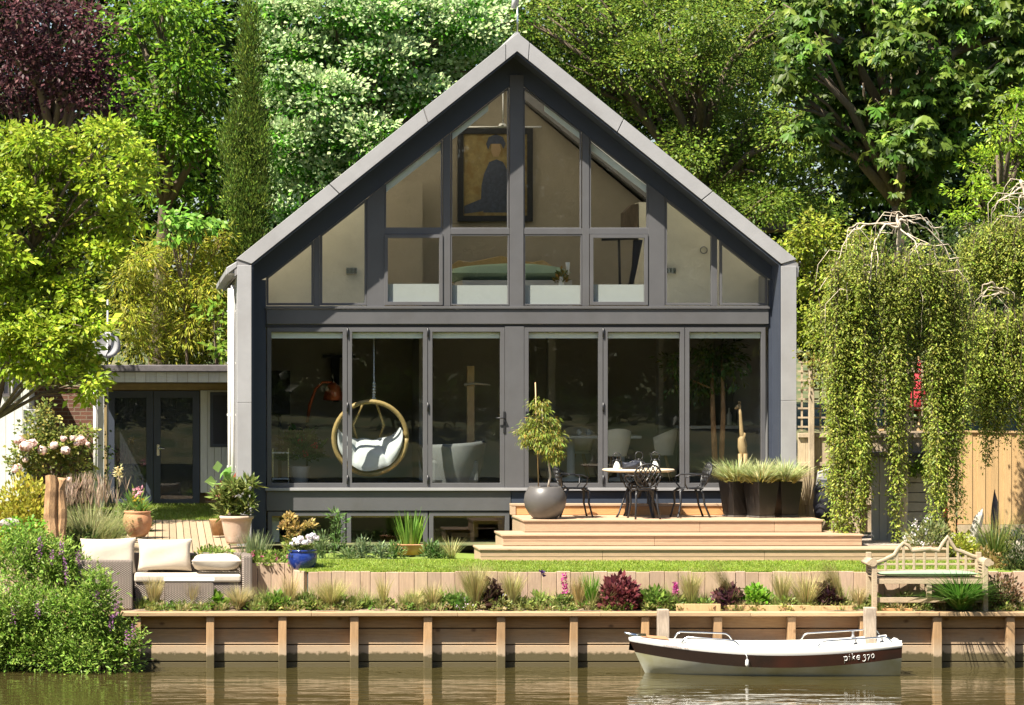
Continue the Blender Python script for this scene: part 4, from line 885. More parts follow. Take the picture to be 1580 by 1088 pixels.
# ------------------------------------------------------------------ deck furniture
zd = 1.96
def patio_chair():
    t = thing('patio_chair', 'x', 'chair', (0, 0, 0), 'black iron chairs round the bistro table')
    m = MB(); m.lathe([(.0, .435), (.2, .435), (.215, .445), (.2, .455), (0, .455)], (0, 0, 0), 24)
    m.build('seat', M['black'], t)
    m = MB(); N = 30; oval = []
    for k in range(N+1):
        a = 2*math.pi*k/N; x = .2*math.cos(a)*(1+.10*math.sin(a)); z = .66+.185*math.sin(a); oval.append(Vector((x, -.2-.13*(z-.45)/.42, z)))
    m.tube(oval, .015, 6)
    def by(z): return -.2-.13*(z-.45)/.42
    for k in range(-3, 4):
        for s in (1, -1):
            pts = []
            for q in np.linspace(-1, 1, 25):
                x = k*.075+s*q*.2*.62; z = .66+q*.2
                if (x/.195)**2+((z-.66)/.18)**2 <= 1: pts.append(Vector((x, by(z), z)))
            if len(pts) > 1: m.tube([pts[0], pts[-1]], .0095, 5)
    for s in (-1, 1): m.tube([(s*.15, -.15, .44), (s*.13, -.2, .5)], .011, 6)
    m.build('lattice_back', M['black'], t)
    for s in (-1, 1):
        m = MB(); m.tube([(s*.19, by(.66)-.0, .66), (s*.26, -.1, .665), (s*.275, .06, .655), (s*.27, .15, .62), (s*.235, .14, .52), (s*.195, .09, .445)], .011, 6); m.build('arm', M['black'], t)
        m = MB(); m.tube([(s*.13, .14, .44), (s*.18, .2, .40), (s*.17, .19, .22), (s*.2, .24, .02), (s*.205, .25, 0)], [.02, .021, .017, .014, .018], 7); m.build('leg', M['black'], t)
        m = MB(); m.tube([(s*.14, -.13, .44), (s*.16, -.17, .36), (s*.165, -.19, .2), (s*.19, -.27, 0)], [.02, .019, .016, .017], 7); m.build('leg', M['black'], t)
    return t
Yc = -1.2
ch = patio_chair(); ch['label'] = 'black lattice chair with its back to the river in front of the table'; ch.location = at(994, -1.78, zd); ch.rotation_euler.z = .05
dup(ch, at(1064, -1.3, zd), math.radians(97), 'black lattice chair seen side on right of the bistro table')
dup(ch, at(886, -1.15, zd), math.radians(-84), 'black lattice chair left of the table half hidden by the bowl')
dup(ch, at(985, -.78, zd), math.radians(176), 'black lattice chair on the house side of the bistro table')
t = thing('bistro_table', 'round bistro table with cream top on black iron legs', 'table', at(985, Yc, zd))
c = Vector(at(985, Yc, zd)); m = MB(); m.lathe([(.0, .70), (.50, .70), (.555, .715), (.558, .735), (.545, .745), (0, .745)], c, 48); m.build('table_top', M['tabletop'], t)
m = MB(); m.lathe([(.03, .3), (.05, .4), (.035, .52), (.06, .62), (.2, .68), (.2, .698)], c, 16); m.build('column', M['black'], t)
for k in range(4):
    a = math.radians(25+90*k); u = Vector((math.cos(a), math.sin(a), 0)); m = MB(); m.tube([c+u*.03+Vector((0, 0, .55)), c+u*.16+Vector((0, 0, .52)), c+u*.25+Vector((0, 0, .33)), c+u*.36+Vector((0, 0, .06)), c+u*.40], [.018, .02, .016, .014, .02], 7); m.build('leg', M['black'], t)
def lantern(label, px, dy, s=1):
    t = thing('lantern', label, 'lantern', (0, 0, 0), 'ring handled lanterns on the bistro table')
    m = MB(); m.lathe([(.055, 0), (.062, .02), (.045, .07), (.02, .12), (.014, .13)], (0, 0, 0), 16); m.build('white_body', M['ceramic'], t)
    m = MB(); m.tube([(.062*math.cos(a), 0, .19+.062*math.sin(a)) for a in np.linspace(-.9, math.pi+.9, 17)], .0075, 6); m.lathe([(.03, .125), (.034, .14), (.01, .15)], (0, 0, 0), 12); m.tube([(-.06, 0, .02), (-.075, 0, .12), (-.04, 0, .145)], .005, 5); m.tube([(.06, 0, .02), (.075, 0, .12), (.04, 0, .145)], .005, 5); m.build('ring_handle', M['black'], t)
    t.location = at(px, Yc+dy, zd+.746); t.scale = (s,)*3; return t
ln = lantern('white lantern with ring handle at the left of the bistro table', 952, -.1)
dup(ln, at(986, Yc+.12, zd+.746), .3, 'middle ring handled lantern on the bistro table', 1.05); dup(ln, at(1011, Yc-.05, zd+.746), -.2, 'rightmost ring handled lantern on the bistro table', 1.05)
t = thing('folded_throw', 'dark crumpled cloth lying between the lanterns', 'cloth', at(970, Yc-.05, zd+.746))
m = MB(); m.pillow((wx(971, Yc), Yc-.1, zd+.80), .13, .08, .055, 9); m.pillow((wx(981, Yc), Yc-.02, zd+.83), .07, .06, .05, 10); m.build('cloth_fold', M['cover'], t)
# bowl with little maple
t = thing('bowl_planter', 'large round dark grey bowl planter at the deck edge', 'planter', at(841, -1.85, zd))
c = Vector(at(841, -1.85, zd)); m = MB(); m.lathe([(.0, .0), (.17, .0), (.19, .02), (.25, .08), (.305, .18), (.325, .28), (.31, .38), (.265, .47), (.235, .50), (.215, .495), (.205, .46), (0, .45)], c, 48); m.build('bowl', M['bowl'], t)
m = MB(); m.lathe([(0, .452), (.2, .455)], c, 20); m.build('soil', M['soil'], t)
rg = np.random.default_rng(41); ct = at(842, -1.85, zd+.42)
t = thing('potted_maple', 'feathery green and orange Japanese maple with a cane in the bowl planter', 'small tree', ct)
lob = px_lobes([(834, 627, 12, 15), (845, 655, 20, 12), (815, 672, 18, 14), (833, 675, 22, 16), (850, 680, 18, 20), (838, 695, 14, 14), (856, 700, 12, 15), (826, 655, 14, 12)], -1.85, jy=.1)
npmesh('crown', *crown(lob, rg, 380, 9, .10, .02, (.17, .25, .04), (.42, .24, .05), .2, cr=.07, droop=1.5, front=.2), M['leaf'], t)
m = MB(); Y = -1.85; m.tube([at(845, Y, zd+.44), PT(849, 735, Y), PT(845, 705, Y), PT(838, 672, Y), PT(836, 630, Y)], [.02, .016, .014, .01, .004], 7)
for a in ((816, 668), (852, 672), (858, 702), (822, 655)): m.tube([PT(842, 690, Y), PT((842+a[0])/2, 678, Y), PT(*a, Y)], [.009, .007, .003], 5)
m.build('trunk', M['palebark'], t)
m = MB(); m.tube([at(831, Y+.05, zd+.44), PT(826, 590, Y+.05)], .009, 6); m.build('cane_stake', M['oak'], t)
# black planters
def planter(label, px, Y, rz, wt=.20, wb=.145, h=.52):
    t = thing('square_planter', label, 'planter', (0, 0, 0), 'tapered black planters on the deck')
    m = MB(); o = [(-1, -1), (1, -1), (1, 1), (-1, 1)]
    vs = [(x*wb, y*wb, 0) for x, y in o]+[(x*wt, y*wt, h) for x, y in o]+[(x*(wt-.025), y*(wt-.025), h) for x, y in o]+[(x*(wt-.03), y*(wt-.03), h-.06) for x, y in o]
    fs = [(3, 2, 1, 0), (12, 13, 14, 15)]+[(k*4+i, k*4+(i+1) % 4, k*4+4+(i+1) % 4, k*4+4+i) for k in range(3) for i in range(4)]
    m.add(vs, fs); m.build('planter_body', M['planter'], t, .006)
    m = MB(); m.box(-wb-.01, wb+.01, -wb-.01, wb+.01, -.03, -.004); m.build('base_plate', M['bowl'], t)
    t.location = at(px, Y, zd+.035); t.rotation_euler.z = rz; return t
rg = np.random.default_rng(43)
pl0 = planter('black tapered planter with striped grass, leftmost of three', 1136, -1.15, math.radians(24))
dup(pl0, at(1174, -1.4, zd+.035), math.radians(28), 'black tapered planter standing foremost in the middle of three'); dup(pl0, at(1211, -1.2, zd+.035), math.radians(22), 'black tapered planter rightmost of three beside the old fence')
for i, (px, Y, lab) in enumerate(((1136, -1.15, 'striped grass overflowing the leftmost black planter'), (1174, -1.4, 'striped grass overflowing the middle black planter'), (1211, -1.2, 'striped grass overflowing the rightmost black planter'))):
    c = at(px, Y, zd+.5); parts = [tuft(c, 520, .54, .85, .024, (.30, .38, .14), rg, (.62, .62, .36), .42, .58, .17), tuft(c, 220, .42, 1.2, .02, (.36, .34, .08), rg, (.6, .5, .2), .4, .7, .17)]
    plant('variegated_grass', lab, 'grass', c, [('blade', parts, 'leaf')], 'grasses in the black planters')
# ------------------------------------------------------------------ rattan sofa set
zt_ = .84; Y0, Y1 = -4.3, -3.45
t = thing('rattan_sofa', 'L-shaped grey rattan garden sofa on the lower terrace', 'sofa', at(290, -3.9, zt_))
xa, xb = wx(116, -3.6), wx(388, -3.8)
m = MB(); m.box(xa, xb, Y1-.13, Y1, zt_+.02, zt_+.70); m.build('back_panel', M['rattan'], t, .03)
m = MB(); m.box(xb-.15, xb, Y0+.02, Y1-.135, zt_+.02, zt_+.70); m.build('arm', M['rattan'], t, .03)
m = MB(); m.box(wx(208, Y0), xb-.155, Y0+.06, Y1-.135, zt_+.02, zt_+.30); m.build('seat_base', M['rattan'], t, .015)
xs0, xs1 = wx(152, -5), wx(205, -5)
m = MB(); m.box(xs0-.35, xs1, -5.08, -4.95, .80, zt_+.68); m.build('front_arm', M['rattan'], t, .03)
m = MB(); m.box(xs0-.55, xs0-.40, -4.95, Y1-.135, .80, zt_+.66); m.build('side_back', M['rattan'], t, .03)
m = MB(); m.box(xs0-.395, xs1-.02, -4.94, Y1-.14, .82, zt_+.30); m.build('side_base', M['rattan'], t, .015)
m = MB(); m.box(wx(207, Y0), xb-.16, Y0+.03, Y1-.14, zt_+.305, zt_+.42); sc_ = m.build('seat_cushion', M['linen'], t, .035, seg=3)
m = MB(); m.box(xs0-.39, xs1-.01, -4.93, Y0+.0, zt_+.305, zt_+.42); m.build('seat_cushion', M['linen'], t, .035, seg=3)
def cushion(label, px0, px1, py0, py1, Y, th, rx=0, ry=0, sd=1):
    c = PT((px0+px1)/2, (py0+py1)/2, Y); m = MB(); m.xf = Matrix.Translation(c) @ Matrix.Rotation(ry, 4, 'Y') @ Matrix.Rotation(rx, 4, 'X'); m.pillow((0, 0, 0), (px1-px0)/2/S(Y), th, (py1-py0)/2/S(Y), sd, 18)
    return solo(m, 'scatter_cushion', M['linen'], label, 'cushion', tuple(c), group='cream cushions on the rattan sofa')
cushion('large cream back cushion in the middle of the rattan sofa', 212, 296, 831, 881, -3.72, .11, -.16, 0, 1)
cushion('cream back cushion in the left corner of the rattan sofa', 124, 210, 830, 886, -3.66, .11, -.14, -.02, 2)
c = PT(334, 868, -3.95); m = MB(); m.xf = Matrix.Translation(c) @ Matrix.Rotation(math.radians(82), 4, 'X'); m.pillow((0, 0, 0), .37, .125, .24, 6, 18); solo(m, 'scatter_cushion', M['linen'], 'cream cushion lying flat at the right end of the rattan sofa', 'cushion', tuple(c), group='cream cushions on the rattan sofa')
t = thing('rattan_stool', 'rattan footstool with glass top in front of the sofa', 'stool', at(292, -4.72, .82))
m = MB(); m.box(wx(254, -4.9), wx(330, -4.9), -4.93, -4.5, .815, wz(897, -4.9)); m.build('stool_body', M['rattan'], t, .02)
m = MB(); m.box(wx(253, -4.9), wx(331, -4.9), -4.94, -4.49, wz(897, -4.9)+.002, wz(893.5, -4.9)); m.build('glass_top', M['ceramic'], t, .005)
# ------------------------------------------------------------------ bench
t = thing('garden_bench', 'ornate silvered garden bench with scrolled arms facing the river', 'bench', at(1432, -5, .8))
Yb = -4.72; Yf = -5.08
def Q(px, py, Y=Yf): return PT(px, py, Y)
m = MB()
xl_, xr_ = wx(1352, Yf), wx(1516, Yf); zs = wz(893, Yf)
for k in range(6): y = Yf+.03+k*.065; m.box(xl_, xr_, y, y+.05, zs, zs+.022)
m.build('seat_slats', M['teak'], t, .004)
m = MB(); m.box(xl_, xr_, Yf-.0, Yf+.025, zs-.075, zs-.003); m.box(xl_, xr_, Yf+.01, Yf+.035, wz(930, Yf), wz(922, Yf)); m.build('front_rail', M['teak'], t, .004)
m = MB(); m.box(wx(1430, Yf), wx(1438, Yf), Yf+.002, Yf+.04, wz(922, Yf)+.002, zs-.078); m.build('centre_strut', M['teak'], t, .004)
for xx in (wx(1349, Yf), wx(1520, Yf)):
    for y in (Yf, Yb):
        m = MB(); m.box(xx-.035, xx+.035, y-.035, y+.035, .79, zs+.22 if y == Yf else zs+.36); m.build('leg', M['teak'], t, .006)
    m = MB(); s = -1 if xx < wx(1430, Yf) else 1
    for q in range(5): m.box(xx-.02, xx+.02, Yf-.02+.0, Yf+.015+.36, zs+.02+q*.045, zs+.038+q*.045)
    m.xf = Matrix.Translation((xx+s*.03, 0, zs+.235)); m.tube([(0, Yf-.05, 0), (0, Yb, .0)], .058, 14); m.tube([(s*.055, Yf-.052, -.01), (s*.055, Yb, -.01)], .03, 10); m.xf = None
    m.build('scroll_arm', M['teak'], t)
m = MB()
zb0 = zs+.06
topc = [(1352, 868), (1366, 863), (1380, 856), (1386, 846), (1394, 838), (1402, 842), (1407, 850), (1434, 847), (1448, 850), (1455, 838), (1462, 828), (1468, 838), (1474, 848), (1484, 851), (1500, 858), (1518, 862)]
up_ = [PT(a, b, Yb) for a, b in topc]; m.tube(up_, [.03]*len(up_), 6)
for z in (zb0+.02, zb0+.11, zb0+.19): m.box(xl_, xr_, Yb-.012, Yb+.012, z, z+.03)
for px, tp in ((1366, 866), (1384, 852), (1394, 842), (1410, 852), (1426, 850), (1444, 852), (1462, 832), (1478, 852), (1490, 856), (1506, 862)): m.box(wx(px, Yb)-.018, wx(px, Yb)+.018, Yb-.016, Yb+.009, zb0, wz(tp, Yb))
m.build('back_rest', M['teak'], t, .004)
m = MB(); c = PT(1430, 884, -4.92); m.xf = Matrix.Translation((c.x, c.y, zs+.065)) @ Matrix.Rotation(math.radians(88), 4, 'X'); m.pillow((0, 0, 0), .73, .045, .17, 21, 18); solo(m, 'bench_cushion', M['sage'], 'long sage green cushion lying on the garden bench', 'cushion', (c.x, c.y, zs+.03))
# ------------------------------------------------------------------ boat
t = thing('motor_boat', 'small white open boat with a dark brown stripe moored at the wall', 'boat', at(1180, -6.02, 0))
YC = -6.02; xb0 = wx(970, YC); xs_ = wx(1377, YC); Lb = xs_-xb0; NS = 34
def hull_pt(f, k):
    """f along bow->stern, k section index from keel to rail"""
    be = .66*min(1, (math.sin(min(f/.62, 1)*math.pi/2))**.72)*(1-.10*max(0, (f-.7)/.3)**2)
    sheer = .50-.165*math.sin(math.pi*min(1, f*.92+.02))**1.0+.06*f+ .05*max(0, (f-.85)/.15)
    sheer = .50*(1-f)**2+2*.28*f*(1-f)+.465*f*f-.005
    st = sheer-.05-.03*math.sin(math.pi*min(1, f*.95+.03)); sb = st-.15-.02*math.sin(math.pi*f)
    rake = .42*(1-f)**3
    zs_ = [-.18+.16*(1-f)**6, -.13+.2*(1-f)**5, .02+.14*(1-f)**4, max(sb, .05), st, sheer-.025, sheer, sheer+.004]
    ws = [0, .52, .80, .93, .975, 1.0, .985, .90]
    z = zs_[k]; x = xb0+f*Lb+(.30*max(0, 1-(z+.15)/.62))*(1-f)**3.2
    return x, be*ws[k], z
def hull_strip(mb, ka, kb, sides=(-1, 1)):
    for s in sides:
        vs = []; 
        for i in range(NS+1):
            f = (i/NS)**1.25
            for k in range(ka, kb+1): x, y, z = hull_pt(f, k); vs.append((x, YC+s*y, z))
        w_ = kb-ka+1
        fs = [(i*w_+j, (i+1)*w_+j, (i+1)*w_+j+1, i*w_+j+1) for i in range(NS) for j in range(w_-1)]
        if s > 0: fs = [q[::-1] for q in fs]
        mb.add(vs, fs, True)
m = MB(); hull_strip(m, 0, 3); e = [hull_pt(1, k) for k in range(7)]; m.add([(x, YC-y, z) for x, y, z in e]+[(x, YC+y, z) for x, y, z in e], [tuple(range(7))+tuple(range(13, 6, -1))]); m.build('hull', M['boatlow'], t)
m = MB(); hull_strip(m, 3, 4); m.build('hull_stripe', M['stripe'], t)
m = MB(); hull_strip(m, 4, 7)
for s in (-1, 1):   # inner coaming
    vs = []
    for i in range(NS+1):
        f = (i/NS)**1.25; x, y, z = hull_pt(f, 7); dz = .05*min(1, f/.25)
        vs += [(x, YC+s*y, z), (x+.02, YC+s*max(0, y-.05), z+dz*.6), (x+.02, YC+s*max(0, y-.10), z+dz*.5), (x, YC+s*max(0, y-.14), z-.18)]
    fs = [(i*4+j, (i+1)*4+j, (i+1)*4+j+1, i*4+j+1) for i in range(NS) for j in range(3)]; m.add(vs, fs if s < 0 else [q[::-1] for q in fs], True)
m.build('topside', M['boat'], t)
m = MB(); vs = []
for i in range(13):
    f = .02+.24*i/12; x, y, z = hull_pt(f, 7); vs += [(x, YC-y*.93, z+.012), (x, YC, z+.035), (x, YC+y*.93, z+.012)]
m.add(vs, [(i*3+j, (i+1)*3+j, (i+1)*3+j+1, i*3+j+1) for i in range(12) for j in range(2)]); m.build('foredeck', M['boat'], t)
m = MB(); vs = []
for i in range(7):
    f = .045+.1*i/6; x, y, z = hull_pt(f, 7); vs += [(x, YC-y*.6, z+.032), (x, YC+y*.6, z+.05)]
m.add(vs, [(i*2, i*2+2, i*2+3, i*2+1) for i in range(6)]); m.build('teak_inlay', M['teakdeck'], t)
m = MB(); vs = []; 
for i in range(21):
    f = .1+.9*i/20; x, y, z = hull_pt(f, 7); vs += [(x, YC-y+.13, .16), (x, YC+y-.13, .16)]
m.add(vs, [(i*2, i*2+2, i*2+3, i*2+1) for i in range(20)]); 
for f in (.42, .78): x, y, z = hull_pt(f, 7); m.box(x-.12, x+.12, YC-y+.12, YC+y-.12, .22, z-.03)
m.build('inner_deck', M['boat'], t)
m = MB(); m.tube([hull_pt(0, 6)[0:1][0] and Vector((xb0-.06, YC, .565)), Vector((xb0+.05, YC, .525)), Vector((xb0+.22, YC, .50))], [.012, .035, .03], 8); m.box(xb0+.12, xb0+.24, YC-.03, YC+.05, .5, .55); m.build('bow_roller', M['steel'], t)
def rail(fa, fb, s, h, nm):
    xa, ya, za = hull_pt(fa, 7); xb_, yb_, zb_ = hull_pt(fb, 7); m = MB(); pts = []
    pts.append(Vector((xa-.07, YC+s*(ya-.02), za))); pts.append(Vector((xa-.02, YC+s*(ya-.03), za+h*.75))); pts.append(Vector((xa+.03, YC+s*(ya-.03), za+h)))
    for i in range(1, 6):
        f = fa+(fb-fa)*i/6; x, y, z = hull_pt(f, 7); pts.append(Vector((x, YC+s*(y-.03), za+h+(zb_-za)*i/6)))
    pts += [Vector((xb_-.04, YC+s*(yb_-.03), zb_+h)), Vector((xb_+.01, YC+s*(yb_-.03), zb_+h*.75)), Vector((xb_+.07, YC+s*(yb_-.02), zb_))]
    m.tube(pts, .013, 8); m.build('hand_rail', M['steel'], t)
rail(.20, .38, -1, .10, 'a'); rail(.20, .40, 1, .12, 'b'); rail(.70, .95, -1, .10, 'c'); rail(.70, .97, 1, .115, 'd')
m = MB(); x, y, z = hull_pt(.415, 6); m.tube([(x-.04, YC-y-.02, z-.0), (x, YC-y-.035, z-.1), (x, YC-y-.045, z-.13)], .006, 5); m.lathe([(.008, .03), (.022, .01), (.028, -.05), (.012, -.085)], (x, YC-y-.05, z-.16), 10); m.build('fender', M['boat'], t)
m = MB(); x1 = xs_; m.prism([(x1-.01, .40), (x1+.0, .47), (x1+.03, .50), (x1+.10, .44), (x1+.085, .36), (x1+.03, .33)], YC-.13, YC+.05); m.build('motor_head', M['boat'], t, .02)
m = MB(); m.prism([(x1+.035, .335), (x1+.085, .345), (x1+.10, .1), (x1+.09, -.15), (x1+.02, -.15), (x1+.03, .1)], YC-.06, YC); m.build('motor_leg', M['cable'], t, .01)
for f, s in ((.83, -1), (.93, -1), (.88, 1)): m = MB(); x, y, z = hull_pt(f, 7); m.lathe([(.03, 0), (.035, .04), (.02, .05), (.014, .1), (.03, .12)], (x, YC+s*(y-.08), z), 8); m.build('cleat', M['cable'], t)
# lettering as thin raised strokes following the hull side
G = {'p': [[(0, .62), (.16, .62), (.16, -.42)], [(.16, .5), (.3, .64), (.5, .62), (.6, .45), (.6, .2), (.5, .02), (.3, .0), (.16, .12)]],
     'i': [[(.02, .62), (.15, .62), (.15, 0)], [(.14, .88), (.16, .9)]],
     'k': [[(.02, .98), (.13, .98), (.13, 0)], [(.52, .62), (.16, .30)], [(.26, .38), (.58, 0)]],
     'e': [[(.05, .33), (.55, .33), (.52, .52), (.38, .64), (.2, .62), (.06, .45), (.05, .2), (.18, .03), (.36, 0), (.53, .1)]],
     '3': [[(.05, .52), (.16, .63), (.36, .63), (.44, .5), (.38, .36), (.2, .28), (.4, .2), (.5, .02), (.46, -.2), (.3, -.35), (.1, -.36), (.0, -.26)]],
     '7': [[(.04, .42), (.04, .6), (.52, .6), (.3, .1), (.18, -.38)]],
     '0': [[(.25, .64), (.42, .55), (.48, .32), (.42, .08), (.25, 0), (.08, .08), (.02, .32), (.08, .55), (.25, .64)]]}
def hull_at(x, fz):
    f = min(max((x-xb0)/Lb, 0), 1); 
    xa, ya, za = hull_pt(f, 3); xb_, yb_, zb_ = hull_pt(f, 4); return Vector((x, YC-(ya+(yb_-ya)*fz)-.004, za+(zb_-za)*fz))
m = MB(); cur = wx(1301, YC-.6); hgt = .118
for chh, adv, sw in (('p', .80, .014), ('i', .46, .014), ('k', .80, .013), ('e', .72, .012), (' ', .30, 0), ('3', .68, .010), ('7', .66, .010), ('0', .6, .010)):
    for st_ in G.get(chh, []):
        pts = [hull_at(cur+a*hgt*.72, .36+b*.56) for a, b in st_]
        m.tube([p+Vector((0, .002, 0)) for p in pts], sw*.42, 4)
    cur += adv*hgt*.74
m.build('lettering', M['letter'], t)
m = MB(); rgp = random.Random(4)
for k in range(11):
    if k in (8,): continue
    x = wx(1030+k*3.4, YC-.6); f = (x-xb0)/Lb; xa, ya, za = hull_pt(f, 4); xb_, yb_, zb_ = hull_pt(f, 5); q = .5; p0 = Vector((x, YC-(ya+(yb_-ya)*q)-.003, za+(zb_-za)*q))
    m.tube([p0+Vector((0, 0, -.016)), p0+Vector((0, 0, .016))], .0025, 4); m.tube([p0+Vector((0, 0, .016)), p0+Vector((.016, 0, rgp.choice((-.014, .014, .0))))], .0022, 4)
m.build('faded_lettering', M['redletter'], t)
# mooring posts
for px, lab in ((1023, 'weathered grey mooring post near the boat bow'), (1342, 'weathered grey mooring post near the boat stern')):
    Y = -5.52; x = wx(px, Y); w_ = .078; m = MB(); m.prismz([(x-w_, Y-w_), (x+w_, Y-w_*1.05), (x+w_*1.02, Y+w_), (x-w_, Y+w_)], -1, wz(940 if px < 1100 else 937, Y)); solo(m, 'mooring_post', M['weathered'], lab, 'post', (x, Y, 0), .012, 'mooring posts by the boat')
# loose boards on the bed behind the capping
for a, b, c, d, lab in ((1044, 1112, 932, 943, 'pale offcut board lying on the bed by the dark leafed plant'), (1118, 1250, 934, 938.5, 'long thin plank lying along the bed edge'), (1250, 1322, 935, 938.5, 'short thin plank at the right of the long plank'), (1352, 1408, 939, 941.5, 'orange plank in front of the bench')):
    Y = -5.08; m = MB(); m.box(wx(a, Y), wx(b, Y), Y, Y+.035, .79, wz(c, Y)); solo(m, 'loose_board', M['riser'] if a == 1352 else M['fence'], lab, 'board', at((a+b)/2, Y, .79), .004, 'loose boards on the river bed border')
# ------------------------------------------------------------------ annex at the back left
YA = 8.0
t = thing('annex_building', 'low flat roofed white boarded annex with dark double doors', 'annex', at(255, YA, 1.75))
xa, xb = wx(150, YA), wx(420, YA); zg_ = 1.74
def vboards(mb, x0, x1, y0, y1, z0, z1, wd=.13):
    x = x0; rb = random.Random(int(abs(x0*100)))
    while x < x1-.01:
        q = rb.uniform(.92, 1.06); mb.tint = (q, q, q*rb.uniform(.95, 1.0)); mb.box(x+.003, min(x+wd, x1)-.003, y0+rb.uniform(0, .003), y1, z0, z1); x += wd
m = MB(); m.box(xa-.15, xb, YA-1.15, YA+4, wz(574, YA-1.1), wz(563, YA-1.1)); m.build('roof', M['felt'], t, .02)
m = MB(); vboards(m, xa-.05, xb, YA-1.05, YA-1.0, wz(590, YA-1.05), wz(574.5, YA-1.05), .19); m.build('fascia', M['siding'], t)
m = MB(); m.box(xa-.05, xb, YA-.99, YA-.005, wz(590, YA-1.05)+.01, wz(590, YA-1.05)+.03); m.build('soffit', M['soffit'], t)
m = MB(); m.box(xa, xb, YA+.12, YA+.2, zg_, wz(574, YA)); m.box(xa, xb, YA, YA+.115, wz(602, YA), wz(590, YA)-.02); m.build('wall', M['soffit'], t)
m = MB(); vboards(m, wx(309, YA), wx(420, YA), YA-.03, YA+.1, wz(760, YA), wz(602.5, YA)); m.build('boarded_wall', M['siding'], t)
m = MB(); m.box(wx(317, YA), wx(420, YA), YA-.02, YA+.1, zg_, wz(760, YA)-.004); m.build('brick_footing', M['brick'], t)
m = MB(); m.box(wx(150, YA), wx(162, YA), YA-.98, YA-.86, zg_-.1, wz(590.5, YA-.9)); m.build('corner_post', M['white'], t)
m = MB(); m.tube([(wx(147, YA-1), YA-1.06, wz(560, YA-1)), (wx(147, YA-1), YA-1.06, zg_)], .035, 8); m.box(wx(141, YA-1), wx(150, YA-1), YA-1.12, YA-1.02, wz(582, YA-1), wz(572, YA-1)); m.build('downpipe', M['pipe'], t)
fr = M['anth']
def door(x0, x1, hnd):
    A = [(x0, 781), (x1, 781), (x1, 603), (x0, 603)]; out = PL(A, YA); mm = MB(); mm.ring(out, inset(out, .13), YA-.02, YA+.06); d = mm.build('door', fr, t, .006)
    mm = MB(); mm.prism(inset(out, .12), YA+.02, YA+.04); mm.build('pane', M['glass'], d)
    mm = MB(); mm.box(out[0][0]+.12, out[1][0]-.12, YA+.065, YA+.1, out[0][1], out[2][1]); mm.build('painted_shade_sheet', M['cover'], d)  # dark coloured sheet stands in for the shade of the unlit room
    if hnd:
        mm = MB(); hx = wx(hnd, YA); mm.box(hx-.025, hx+.025, YA-.035, YA-.021, wz(703, YA), wz(686, YA)); mm.tube([(hx, YA-.03, wz(692, YA)), (hx, YA-.08, wz(692, YA)), (hx+.12, YA-.08, wz(692, YA))], .014, 6); mm.build('handle', M['steel'], d)
door(166, 236.5, 0); door(237, 308, 244)
A = [(324, 690), (400, 690), (400, 605), (324, 605)]; out = PL(A, YA); m = MB(); m.ring(out, inset(out, .06), YA-.05, YA-.032); wdw = m.build('window', fr, t, .004)
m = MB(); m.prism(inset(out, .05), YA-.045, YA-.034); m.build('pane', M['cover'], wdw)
# satellite dish on its own pole
Y = 7.2; t = thing('satellite_dish', 'grey satellite dish on a white pole beside the annex roof', 'satellite dish', at(166, Y, 1.72))
m = MB(); c = PT(164, 532, Y); m.xf = Matrix.Translation(c) @ Matrix.Rotation(math.radians(78), 4, 'X') @ Matrix.Rotation(math.radians(20), 4, 'Y')
m.lathe([(.0, -.06), (.1, -.055), (.2, -.03), (.27, .0), (.275, .005), (.2, -.02), (.1, -.045), (0, -.05)], (0, 0, 0), 28, 1, .9); m.xf = None; m.build('reflector', M['dish'], t)
m = MB(); m.tube([c+Vector((0, -.02, -.2)), c+Vector((.06, -.35, -.08))], .012, 5); m.lathe([(.02, -.05), (.035, 0), (.02, .05)], c+Vector((.06, -.37, -.05)), 10); m.build('feed_arm', M['black'], t)
m = MB(); m.tube([PT(166, 462, Y), (wx(166, Y), Y+.05, 1.7)], .016, 8); m.build('pole', M['dish'], t)
# neighbour's white building and brick wall, meter cabinet
YN = 6.0
t = thing('white_outbuilding', 'white boarded outbuilding at the left edge with two slit windows', 'outbuilding', at(0, YN, 1.7))
m = MB(); vboards(m, wx(-160, YN), wx(45, YN), YN, YN+.1, 1.6, wz(548, YN), .15); m.build('boarded_wall', M['siding'], t)
m = MB(); m.box(wx(45, YN)-.1, wx(45, YN)-.004, YN+.102, YN+2.4, 1.6, wz(548, YN)); m.build('end_wall', M['siding'], t)
m = MB(); m.box(wx(-160, YN), wx(52, YN), YN-.2, YN+2.6, wz(548, YN)+.002, wz(541, YN)); m.build('roof', M['felt'], t, .01)
for px in (9, 24):
    m = MB(); out = PL([(px-5, 609), (px+5, 609), (px+5, 578), (px-5, 578)], YN); m.ring(out, inset(out, .02), YN-.03, YN-.004); wd_ = m.build('window', M['felt'], t); m = MB(); m.prism(inset(out, .018), YN-.02, YN-.01); m.build('pane', M['cover'], wd_); m = MB(); m.box(wx(px-6, YN), wx(px+6, YN), YN-.06, YN-.004, wz(612, YN), wz(609.4, YN)); m.build('sill', M['felt'], wd_)
m = MB(); Y = 5.6; m.box(wx(41, Y), wx(62, Y), Y, Y+.38, wz(672, Y), wz(632, Y)); o = solo(m, 'meter_cabinet', M['siding'], 'pale grey meter cabinet at the corner of the white outbuilding', 'cabinet', at(51, Y, wz(672, Y)), .01)
m = MB(); m.box(wx(36, Y), wx(40.4, Y), Y-.02, Y+.38, wz(740, Y), wz(632, Y)); m.build('cabinet_panel', M['siding'], o)
